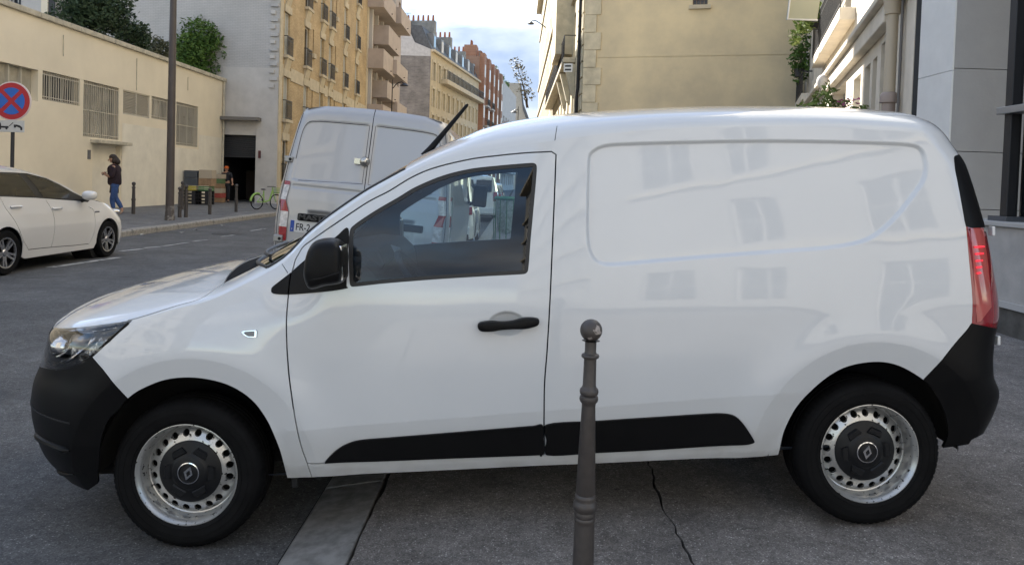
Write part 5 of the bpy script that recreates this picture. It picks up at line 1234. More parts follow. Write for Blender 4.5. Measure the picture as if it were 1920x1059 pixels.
# tread blocks on both shoulders
for i in range(72):
    a = 2 * math.pi * i / 72; ca, sa = math.cos(a), math.sin(a); w_ = 0.0085
    for y0, y1, r0, r1 in ((-0.088, -0.050, 0.2965, 0.3080), (0.050, 0.088, 0.2965, 0.3080)):
        q = []
        for (yy, rr) in ((y0, r0), (y0 * 0.82 + y1 * 0.18, 0.3025), (y1, r1)) if y0 < 0 else ((y0, r1), (y1 * 0.82 + y0 * 0.18, 0.3025), (y1, r0)):
            for t_ in (-w_, w_): q.append((rr * ca - t_ * sa, yy, rr * sa + t_ * ca))
        tyre_mb.add(q, [(0, 1, 3, 2), (2, 3, 5, 4)])
tyre_me = tyre_mb.build('tyre', M_tyre, None, True); TYRE = tyre_me.data; bpy.data.objects.remove(tyre_me)
NH = 20
ring_pts = [(r * math.cos(a), r * math.sin(a)) for r in (0.130, 0.137, 0.176) for a in np.linspace(0, 2 * math.pi, 100, endpoint=False)]
loops_ = [np.array([(0.182 * math.cos(a), 0.182 * math.sin(a)) for a in np.linspace(0, 2 * math.pi, 100, endpoint=False)]), np.array([(0.112 * math.cos(a), 0.112 * math.sin(a)) for a in np.linspace(0, 2 * math.pi, 60, endpoint=False)])]
holes = []
for i in range(NH):
    a = 2 * math.pi * (i + 0.5) / NH; cx_, cy_ = 0.1565 * math.cos(a), 0.1565 * math.sin(a)
    holes.append(np.array([(cx_ + 0.0145 * math.cos(t), cy_ + 0.0145 * math.sin(t)) for t in np.linspace(0, 2 * math.pi, 14, endpoint=False)]))
vr, tr_ = triangulate(np.array(ring_pts), loops_ + holes); cr_ = vr[tr_].mean(1)
ok = inpoly(cr_, loops_[0]) & ~inpoly(cr_, loops_[1])
for h in holes: ok &= ~inpoly(cr_, h)
rr_ = np.hypot(vr[:, 0], vr[:, 1]); yy_ = np.interp(rr_, [0.112, 0.130, 0.145, 0.168, 0.182], [-0.052, -0.050, -0.044, -0.034, -0.020])
rimV = np.stack([vr[:, 0], yy_, vr[:, 1]], 1)
rim_mb = MB().add(rimV, [tuple(t) for t in tr_[ok]])
for h in holes:                                                        # turned-in lips of the holes
    k = len(rim_mb.V); n = len(h); r_h = np.hypot(h[:, 0], h[:, 1]); y_h = np.interp(r_h, [0.112, 0.130, 0.145, 0.168, 0.182], [-0.052, -0.050, -0.044, -0.034, -0.020])
    rim_mb.V += [(p[0], y, p[1]) for p, y in zip(h, y_h)] + [(p[0], y + 0.012, p[1]) for p, y in zip(h, y_h)]
    rim_mb.F += [(k + i, k + (i + 1) % n, k + n + (i + 1) % n, k + n + i) for i in range(n)]
rim_mb.lathe([(0.182, -0.020), (0.186, -0.022), (0.188, -0.060), (0.193, -0.082), (0.200, -0.090), (0.2055, -0.0985), (0.2085, -0.098), (0.2085, -0.092)], 72, axis=1)
tmp = rim_mb.build('rim', M_rim, None, True); RIM = tmp.data; bpy.data.objects.remove(tmp)
def wheel(u, v, sd, steer=0.0):
    e = bpy.data.objects.new('wheel', TYRE); COL.objects.link(e); e.parent = van
    e.location = (u, -sd * v, 0.306); e.rotation_euler = (0, rng.uniform(0, 6), (0 if sd > 0 else math.pi) + steer)
    rot = rng.uniform(0, 6)
    r = link('rim', RIM, e)
    MB().lathe([(0.0, 0.02), (0.19, 0.02), (0.19, 0.012), (0.0, 0.012)], 32, axis=1).build('brake_backing', M_dark, e)
    mb = MB().lathe([(0.128, -0.046), (0.127, -0.056), (0.118, -0.0615), (0.080, -0.064), (0.068, -0.071), (0.064, -0.0735), (0.0, -0.0735)], 60, axis=1)
    for k in range(6):
        a = 2 * math.pi * k / 6 + 0.3; ca, sa = math.cos(a), math.sin(a); q = []
        for rr, hw, yy in ((0.074, 0.030, -0.0655), (0.080, 0.030, -0.0715), (0.100, 0.024, -0.0715), (0.106, 0.021, -0.062)):
            for s_ in (-1, 1): q.append((rr * ca - s_ * hw * sa, yy, rr * sa + s_ * hw * ca))
        k0 = q + [(x, -0.058, z) for x, y, z in q]
        mb.add(k0, [(0, 2, 3, 1), (2, 4, 5, 3), (4, 6, 7, 5), (0, 8, 10, 2), (2, 10, 12, 4), (4, 12, 14, 6), (1, 3, 11, 9), (3, 5, 13, 11), (5, 7, 15, 13)])
    mb.build('hub_cap', M_cap, e, True)
    MB().lathe([(0.0445, -0.0735), (0.0445, -0.078), (0.0405, -0.079), (0.0395, -0.075)], 48, axis=1).build('cap_ring', M_chrome, e, True)
    # diamond badge with its bent band
    bd = MB(); outer = [(0.0, 0.030), (0.019, 0.0), (0.0, -0.030), (-0.019, 0.0)]; inner = [(0.001, 0.014), (0.010, 0.0), (0.0, -0.0145), (-0.008, 0.0)]
    V = [(x, -0.079, z) for x, z in outer] + [(x, -0.079, z) for x, z in inner] + [(x, -0.0735, z) for x, z in outer] + [(x, -0.0735, z) for x, z in inner]
    F = []
    for i in range(4):
        j = (i + 1) % 4
        if i == 0: pass
        F += [(i, j, 4 + j, 4 + i), (i, 8 + i, 8 + j, j), (4 + i, 4 + j, 12 + j, 12 + i)]
    bd.add(V, F); bd.build('badge', M_chrome, e)
    return e
for sd in (1, -1):
    w1 = wheel(0.0, 0.733, sd, R(-2.0) if sd > 0 else R(-2.0)); w2 = wheel(2.812, 0.733, sd)
    w1.rotation_euler[1] = 0.35; w2.rotation_euler[1] = 0.22
# --- headlamp insides
for sd in (1, -1):
    tr = T2[lab == 'headlight']; X = XYZ1.copy(); N = N1.copy(); X[:, 1] *= sd; N[:, 1] *= sd
    hl = VANP[('headlight', sd)]
    part_mesh('headlight_housing', X - np.array([-0.035, 0, 0]), N, tr, hl, M_refl, 0.0, -0.045)
    def hp(u, w, dep): v = float(s_half(np.array([u]), np.array([w]), False)[0]) - dep; return (u + 0.012, -sd * v, w)
    mb = MB(); line = [hp(*p) for p in ((-0.685, 0.860, 0.012), (-0.55, 0.879, 0.012), (-0.38, 0.905, 0.012), (-0.26, 0.925, 0.012))]; mb.tube(line, 0.010, 8)
    line = [hp(*p) for p in ((-0.66, 0.75, 0.014), (-0.56, 0.752, 0.014), (-0.47, 0.780, 0.014), (-0.395, 0.830, 0.014), (-0.34, 0.870, 0.014))]; mb.tube(line, 0.008, 8)
    mb.build('light_guide', M_chrome, hl, True)
    MB().ell(hp(-0.56, 0.81, 0.075), (0.065, 0.05, 0.055), 16, 10).build('projector', M_chrome, hl, True)
    MB().ell(hp(-0.45, 0.85, 0.06), (0.045, 0.03, 0.035), 16, 10).build('turn_reflector', mat('amber_grey', (0.32, 0.26, 0.2), 0.2, metal=0.6), hl, True)
    mb = MB(); br_ = [hp(*p) for p in ((-0.71, 0.735, 0.004), (-0.66, 0.728, 0.003), (-0.54, 0.738, 0.003), (-0.43, 0.765, 0.003), (-0.36, 0.80, 0.003), (-0.28, 0.868, 0.003), (-0.205, 0.935, 0.003))]
    mb.tube(br_, 0.009, 6).build('headlight_border', M_blk, hl, True)
# --- tail lamp inner panels and light elements
for sd in (1, -1):
    tl = VANP[('tail_lamp', sd)]
    poly = SP([(1819, 428), (1843, 428), (1852, 500), (1858, 575), (1838, 602), (1831, 604), (1826, 520)], 1, True, False)
    poly = np.clip(poly, [-9, 0], [3.425, 9])
    g = np.stack(np.meshgrid(np.arange(3.2, 3.45, 0.012), np.arange(0.8, 1.26, 0.02)), -1).reshape(-1, 2); g = g[inpoly(g, poly)]; g = g[sdist(g, poly) < -0.004]
    vi, ti = triangulate(g, [poly]); ci = vi[ti].mean(1); ti = ti[inpoly(ci, poly)]
    x = side_xyz(vi, sd, 0.0); n = side_n(vi, sd); part_mesh('lamp_window', x, n, ti, tl, M_tail2, 0.004, 0.003)
    for i, py in enumerate((462, 475, 488, 500, 511)):
        a = side_pt(1826 + i * 1.0, py + 1); b = side_pt(1843 - i * 1.5, py)
        pts_ = []
        for k in np.linspace(0, 1, 6):
            q = np.array([[a[0] + (b[0] - a[0]) * k, a[1] + (b[1] - a[1]) * k]]); pts_.append((side_xyz(q, sd, 0.0075)[0]))
        MB().tube(pts_, 0.0035, 5).build('light_bar', M_led, tl)
# --- door handle: black grip over the scooped cup
for sd in (1, -1):
    hw = [(895.5, 610), (897, 605), (903, 602), (921, 600), (940, 601.5), (960, 600), (978, 595), (990, 593.7), (1002, 594.5), (1009.5, 597), (1010.5, 604), (1006, 609), (985, 614.5), (962, 615), (940, 616.5), (922, 619.5), (905, 619.5), (898, 616.5)]
    poly = SP(hw, 3, True); c0 = poly.mean(0); n = len(poly); V = []; F = []
    for k, (sc, dv) in enumerate(((1.0, 0.004), (1.0, 0.020), (0.97, 0.030), (0.86, 0.036), (0.5, 0.038))):
        for p in poly:
            q = np.array([c0[0] + (p[0] - c0[0]) * (0.985 if k > 1 else 1.0) * (0.5 + 0.5 * sc if k > 2 else 1), c0[1] + (p[1] - c0[1]) * sc])
            base = float(s_half(np.array([HANDLE[0] + 0.13]), np.array([q[1]]), False)[0])
            V.append((q[0], -sd * (base + dv), q[1]))
    for k in range(4):
        for i in range(n): F.append((k * n + i, k * n + (i + 1) % n, (k + 1) * n + (i + 1) % n, (k + 1) * n + i))
    F.append(tuple(4 * n + i for i in range(n))); F.append(tuple(range(n)))
    mesh('handle', V, F, VANP[('door', sd)], M_blk, True).data.set_sharp_from_angle(angle=R(50))
# --- indicator on the fender
for sd in (1, -1):
    for sc, dv, m_, nm in ((1.0, 0.004, M_chrome, 'side_repeater'), (0.68, 0.007, M_trim2, 'repeater_lens')):
        poly = SP([(451, 622), (455, 619), (481, 617.5), (483, 620), (482.5, 632), (479, 633), (465, 632.5), (456, 628)], 1, True, False); c0 = poly.mean(0); poly = c0 + (poly - c0) * sc; n = len(poly)
        V = [tuple(side_xyz(np.array([p]), sd, 0.0)[0]) for p in poly] + [tuple(side_xyz(np.array([c0 + (p - c0) * 0.9]), sd, dv)[0]) for p in poly]
        mesh(nm, V, [tuple(range(n, 2 * n))] + [(i, (i + 1) % n, n + (i + 1) % n, n + i) for i in range(n)], VANP[('front_fender', sd)], m_)
# --- door mirrors
mir_px = [(648, 470), (647.5, 500), (647.5, 520), (643, 529), (632, 532.5), (612, 535), (596, 540), (584, 541), (577, 533), (572, 515), (573.5, 495), (576, 480), (582, 463), (592, 451), (609, 446), (626, 446), (639, 452)]
mp_ = np.array([tuple(vhit(x, y, 1.02)[[0, 2]]) for x, y in mir_px]); mp_ = spline(mp_, 3, True); mc = mp_.mean(0) + np.array([0.02, 0.0])
for sd in (1, -1):
    V = []; F = []; n = len(mp_)
    for (v, su, sw, du, dw) in ((0.885, 0.45, 0.50, 0.01, -0.03), (0.91, 0.70, 0.72, 0.008, -0.012), (0.945, 0.90, 0.90, 0.004, -0.004), (0.99, 0.99, 0.99, 0, 0), (1.03, 1.0, 1.0, 0, 0), (1.065, 0.97, 0.955, 0, 0), (1.09, 0.88, 0.86, 0.002, 0.002), (1.105, 0.70, 0.66, 0.008, 0.004), (1.11, 0.35, 0.3, 0.015, 0.005)):
        for p in mp_: V.append((mc[0] + (p[0] - mc[0]) * su + du, -sd * v, mc[1] + (p[1] - mc[1]) * sw + dw))
    for k in range(8):
        for i in range(n):
            f = (k * n + i, k * n + (i + 1) % n, (k + 1) * n + (i + 1) % n, (k + 1) * n + i); F.append(f)
    F.append(tuple(8 * n + i for i in range(n))); F.append(tuple(range(n)))
    mo = mesh('door_mirror', V, F, VANP[('door', sd)], M_blk, True); mo.modifiers.new('sub', 'SUBSURF').render_levels = 1
    gx = max(p[0] for p in mp_) + 0.001
    MB().box(gx - 0.020, gx - 0.006, min(-sd * 0.955, -sd * 1.075), max(-sd * 0.955, -sd * 1.075), mc[1] - 0.055, mc[1] + 0.075).build('mirror_glass', M_chrome, mo, bev=0.004)
    s0 = vhit(572, 524, 1.03); s1 = vhit(640, 509, 1.08)
    MB().tube([(s0[0] + 0.005, -sd * 1.04, s0[2]), (s0[0] + 0.03, -sd * 1.096, s0[2] + 0.006), (s0[0] + 0.07, -sd * 1.113, s0[2] + 0.012), (s1[0], -sd * 1.109, s1[2])], 0.0022, 5).build('mirror_seam', M_dark, mo)
# --- cabin
mb = MB(); prof = [(0.22, 1.06), (0.42, 1.14), (0.60, 1.165), (0.72, 1.15), (0.79, 1.08), (0.80, 0.96), (0.74, 0.86), (0.62, 0.82), (0.36, 0.86)]
mb.prism(prof, 1, -0.80, 0.80).build('dashboard', M_trim, van, False, 0.02, 3)
MB().prism([(0.56, 1.14), (0.66, 1.20), (0.76, 1.185), (0.79, 1.12), (0.76, 1.08)], 1, -0.60, -0.20).build('instrument_binnacle', M_trim, van, False, 0.012, 3)
MB().prism([(0.70, 1.155), (0.775, 1.13), (0.79, 1.03), (0.72, 1.03)], 1, -0.12, 0.14).build('centre_vents', M_trim2, van, False, 0.01, 2)
st = MB(); cw = Vector((0.93, -0.40, 1.00)); ax = Vector((0.80, 0, 0.60)).normalized(); a1 = Vector((0, 1, 0)); a2 = ax.cross(a1)
st.tube([cw + (a1 * math.cos(t) + a2 * math.sin(t)) * 0.182 for t in np.linspace(0, 2 * math.pi, 41)], 0.016, 10, False)
for t in (0.0, math.pi, -math.pi / 2): st.tube([cw - ax * 0.03, cw + (a1 * math.cos(t) + a2 * math.sin(t)) * 0.18], 0.014, 8)
st.tube([cw - ax * 0.0, cw - ax * 0.3], 0.03, 10); st.ell(cw - ax * 0.02, (0.05, 0.06, 0.05), 12, 8); st.build('steering_wheel', M_trim, van, True)
for y in (-0.40, 0.40):
    sb = MB(); sb.prism([(1.12, 0.60), (1.10, 0.72), (1.20, 0.76), (1.50, 0.72), (1.56, 0.80), (1.70, 1.28), (1.78, 1.28), (1.76, 1.18), (1.66, 0.70), (1.62, 0.58)], 1, y - 0.24, y + 0.24)
    sb.prism([(1.71, 1.32), (1.74, 1.50), (1.80, 1.50), (1.79, 1.32)], 1, y - 0.13, y + 0.13); sb.build('seat', mat('seat_fabric', (0.03, 0.032, 0.036), 0.9), van, False, 0.03, 3)
MB().box(1.86, 1.89, -0.70, 0.70, 0.3, 1.66).build('bulkhead', M_trim, van)
MB().box(0.92, 1.86, -0.70, 0.70, 1.615, 1.625).build('headlining', M_trim2, van) if False else None
MB().tube([(0.86, 0.0, 1.53), (0.89, 0.0, 1.49)], 0.012).box(0.86, 0.895, -0.11, 0.11, 1.42, 1.485).build('rear_view_mirror', M_trim, van, False, 0.008)
# --- roof aerial
a0, a1_, a2_ = vhit(784, 296, 0.0), vhit(822, 281, 0.0), vhit(877.5, 195.5, 0.0)
mb = MB(); zr = lambda u: float(T_mid(u)) - 0.008
mb.add([(a0[0], -0.022, zr(a0[0])), (a1_[0], -0.026, zr(a1_[0])), (a1_[0], 0.026, zr(a1_[0])), (a0[0], 0.022, zr(a0[0])), (a1_[0] - 0.004, -0.012, a1_[2] + 0.012), (a1_[0] - 0.004, 0.012, a1_[2] + 0.012), (a0[0] + 0.01, -0.004, a0[2] + 0.006), (a0[0] + 0.01, 0.004, a0[2] + 0.006)],
       [(0, 1, 4, 6), (3, 7, 5, 2), (1, 2, 5, 4), (0, 6, 7, 3), (6, 4, 5, 7)])
mb.build('aerial_base', M_blk, van, False, 0.004)
b0 = Vector((a0[0] + 0.03, 0, a0[2] + 0.005)); b1 = Vector((a2_[0], 0, a2_[2]))
MB().tube([b0, b0.lerp(b1, 0.15), b0.lerp(b1, 0.5), b0.lerp(b1, 0.97), b1], [0.022, 0.017, 0.0125, 0.0085, 0.004], 10).build('aerial_mast', M_blk, van, True)
# --- bumper details: crease shadow line, lower pocket, tow eye cover, mud flap
for sd in (1, -1):
    bf = VANP[('front_bumper', sd)]
    def fp(u, w, o_=0.003): return tuple(side_xyz(np.array([[u, w]]), sd, o_)[0])
    MB().tube([fp(u_nose(0.565) + d, 0.567 - 0.06 * d, -0.002) for d in np.linspace(0.10, 0.42, 12)], 0.006, 6).build('bumper_crease_shadow', M_dark, bf, True)
    MB().tube([fp(u_nose(0.45) + d, 0.452 - 0.06 * d, 0.004) for d in np.linspace(0.16, 0.40, 10)], [0.004] + [0.013] * 8 + [0.004], 8).build('bumper_rib', M_blk, bf, True)
    MB().tube([fp(u_nose(0.29) + 0.20 + 0.02 * k, 0.285 + 0.004 * k, 0.003) for k in range(8)], [0.003, 0.008, 0.010, 0.011, 0.010, 0.009, 0.007, 0.003], 8).build('bumper_lip', M_blk, bf, True)
MB().box(0.405, 0.43, -0.78, -0.62, 0.22, 0.30).build('mud_flap', M_dark, van, bev=0.004)
MB().box(3.340, 3.354, -0.82, -0.79, 1.205, 1.245).build('door_hinge', M_white, van, bev=0.004); MB().box(3.364, 3.378, -0.82, -0.79, 0.745, 0.785).build('door_hinge', M_white, van, bev=0.004)
# ================================================================== near bollard
M_boll = mat('bollard_brown_paint', (0.050, 0.043, 0.040), 0.42, var=0.16, vscale=30, bump=0.25, bscale=90, bdist=0.002)
M_boll_worn = mat('bollard_worn', (0.050, 0.043, 0.040), 0.42, col2=(0.30, 0.27, 0.25), vscale=26, lo=0.60, hi=0.64)
bc = at_y(1108.5, 619, 2.5)
def potelet(loc, label, zball, group=None, n=28, s=1.0):
    g = gz(loc[0]) ; H = zball - g
    e = empty('bollard', (loc[0], loc[1], g), 0, label, 'bollard', group)
    P = [(0.0295, 0.034), (0.0189, 0.037), (0.0186, 0.070), (0.0205, 0.076), (0.0275, 0.079), (0.0297, 0.0843), (0.0275, 0.0895), (0.0205, 0.093), (0.0205, 0.102), (0.0218, 0.180), (0.024, 0.187), (0.0295, 0.193), (0.0312, 0.201), (0.0295, 0.209), (0.0245, 0.213),
         (0.0295, 0.217), (0.0312, 0.225), (0.0295, 0.233), (0.0235, 0.240), (0.0225, 0.250), (0.0325, 0.536), (0.0300, 0.541), (0.0345, 0.546), (0.0350, 0.553), (0.0335, 0.560), (0.0345, 0.564), (0.0392, 0.571), (0.0405, 0.581), (0.0385, 0.591),
         (0.0335, 0.598), (0.0350, 0.604), (0.0352, 0.611), (0.0325, 0.617), (0.0345, 0.621), (0.0348, 0.628), (0.0325, 0.633), (0.0335, 0.640), (0.0350, 0.80), (0.040, 0.90), (0.050, H - 0.03), (0.055, H + 0.05)]
    MB().lathe([(r, H - d) for r, d in P][::-1], n).build('shaft', M_boll, e, True)
    MB().lathe([(0.0365 * math.cos(t), H + 0.0365 * math.sin(t)) for t in np.linspace(-1.2, math.pi / 2, 14)], n).build('ball', M_boll_worn, e, True)
    return e
potelet((bc[0], bc[1]), 'tall brown cast bollard with a ball top standing in front of the white van', bc[2], n=40)
# ------------------------------------------------------------------ far row of bollards
def small_bollard(px, pyb, pyt, label):
    p = at_z(px, pyb, 0.08); z0 = gz(p[0]) if p[0] > -13 else 0.12; p = at_z(px, pyb, z0); top = CAM[2] + (at_y(px, pyt, p[1])[2] - CAM[2]); h = top - z0
    e = empty('bollard', (p[0], p[1], z0), 0, label, 'bollard', 'bollards on the left pavement')
    MB().lathe([(0.055, -0.02), (0.055, h * 0.42), (0.064, h * 0.43), (0.064, h * 0.47), (0.05, h * 0.48), (0.043, h * 0.80), (0.056, h * 0.81), (0.056, h * 0.84), (0.036, h * 0.85), (0.034, h * 0.92)], 12).build('shaft', M_boll, e, True)
    MB().ell((0, 0, h - 0.06), (0.06, 0.06, 0.06), 12, 8).build('ball', M_boll, e, True)
for a in ((250, 401, 341, 'single bollard right of the walking woman'), (336.5, 418, 350, 'nearest of three bollards beside the tall lamp post'), (341.5, 393, 340, 'rearmost of three bollards beside the tall lamp post'), (348.5, 407.5, 346, 'rightmost of three bollards beside the tall lamp post'),
          (393, 411.5, 352, 'lone bollard in front of the stacked goods'), (442.5, 397.5, 345, 'lone bollard in front of the goods entrance')): small_bollard(*a)
# ------------------------------------------------------------------ tall lamp post on the left pavement
M_post = mat('lamp_post_brown', (0.060, 0.048, 0.043), 0.5, var=0.12, vscale=4)
p = at_z(318, 413, 0.06)
lp = empty('street_lamp', (p[0], p[1], gz(p[0])), 0, 'tall brown lamp post rising out of frame on the left pavement', 'lamp post')
k_ = p[1] / FPX; wb = 17 * k_ / 2
MB().lathe([(wb * 1.12, 0), (wb * 1.12, 0.10), (wb * 1.02, 0.14), (wb * 0.98, 0.38), (wb * 0.86, 0.42)], 8).build('base', mat('post_base_scuffed', (0.065, 0.055, 0.05), 0.6, col2=(0.25, 0.23, 0.21), vscale=7, lo=0.5, hi=0.62), lp, True)
MB().lathe([(7.6 * k_, 0.40), (7.0 * k_, 3.0), (5.6 * k_, 7.0), (5.0 * k_, 9.5)], 16).build('column', M_post, lp, True)
MB().tube([(0, 0, 9.4), (0.4, 0, 9.8), (1.3, 0, 9.9)], 0.05, 8).build('arm', M_post, lp, True); MB().lathe([(0, 0.2), (0.1, 0.18), (0.3, 0.0), (0, 0.02)], 16, c=(1.45, 0, 9.75)).build('lantern', M_post, lp, True)
# ------------------------------------------------------------------ no-stopping sign
sp_ = at_y(22.5, 190, 14.4)
sg = empty('traffic_sign', (sp_[0], 14.4, gz(sp_[0])), 0, 'round red and blue no stopping sign with a tow-away plate on a pole, far left', 'sign')
k_ = 14.4 / FPX; zc_ = sp_[2] - gz(sp_[0]); rs = 36.5 * k_
MB().tube([(-0.02, 0.04, 0), (0.0, 0.04, zc_ + 0.2)], 0.033, 12).build('pole', M_iron, sg, True)
def disc(r, y, n=48, c=(0, 0)): return [(c[0] + r * math.cos(2 * math.pi * i / n), y, c[1] + r * math.sin(2 * math.pi * i / n)) for i in range(n)]
mb = MB(); mb.lathe([(0.0, 0.012), (rs, 0.012), (rs, -0.006), (rs * 0.955, -0.010), (0, -0.010)], 48, axis=1, c=(0, 0, zc_)); face = mb.build('sign_disc', mat('sign_white_pink', (0.66, 0.55, 0.52), 0.4), sg, True)
M_sred = mat('sign_red', (0.42, 0.018, 0.028), 0.4); M_sblue = mat('sign_blue', (0.02, 0.12, 0.46), 0.4)
mb = MB(); mb.add([(x, y, z + zc_) for x, y, z in disc(rs * 0.94, -0.014)], [tuple(range(48))[::-1]]); mb.build('red_ring', M_sred, face)
for q in range(4):
    V = []; a0 = q * math.pi / 2; r1 = rs * 0.69; off = rs * 0.145
    for i in range(13):
        t = a0 - math.pi / 4 + math.pi / 2 * i / 12; m_ = math.asin(0.085 * rs / r1 * 1.2); t = a0 + (t - a0) * (1 - m_ / (math.pi / 4)); V.append((r1 * math.cos(t), -0.018, zc_ + r1 * math.sin(t)))
    V.append((off * math.cos(a0), -0.018, zc_ + off * math.sin(a0)))
    mesh('blue_quarter', V, [tuple(range(len(V)))[::-1]], face, M_sblue)
zp = at_y(20, 237, 14.4)[2] - gz(sp_[0]); pw = 27 * k_; ph = 11 * k_
pl = MB().box(-pw - 0.02, pw * 0.9, -0.012, 0.004, zp - ph, zp + ph).build('plate', mat('plate_white', (0.52, 0.51, 0.48), 0.4), sg, bev=0.004)
M_ink = mat('sign_ink', (0.015, 0.015, 0.02), 0.5)
def flat(pts, y, m, par, name): return mesh(name, [(x, y, z) for x, z in pts], [tuple(range(len(pts)))[::-1]], par, m)
tow = [[(-0.26, -0.02), (-0.26, 0.06), (-0.20, 0.06), (-0.19, 0.0), (-0.05, 0.0), (-0.05, -0.035), (-0.26, -0.035)], [(-0.05, 0.0), (-0.03, 0.0), (0.04, 0.065), (0.03, 0.075)], [(0.04, 0.03), (0.10, 0.035), (0.16, 0.02), (0.21, -0.02), (0.20, -0.045), (0.12, -0.01), (0.05, 0.01)]]
for t in tow: flat([(x, zp + z) for x, z in t][::-1] if False else [(x, zp + z) for x, z in t], -0.0135, M_ink, pl, 'tow_symbol')
for cx_, cz_ in ((-0.21, -0.045), (-0.09, -0.045), (0.19, -0.05), (0.07, -0.005)): flat([(cx_ + 0.022 * math.cos(a), zp + cz_ + 0.022 * math.sin(a)) for a in np.linspace(0, 2 * math.pi, 12, endpoint=False)], -0.0142, M_ink, pl, 'tow_symbol')

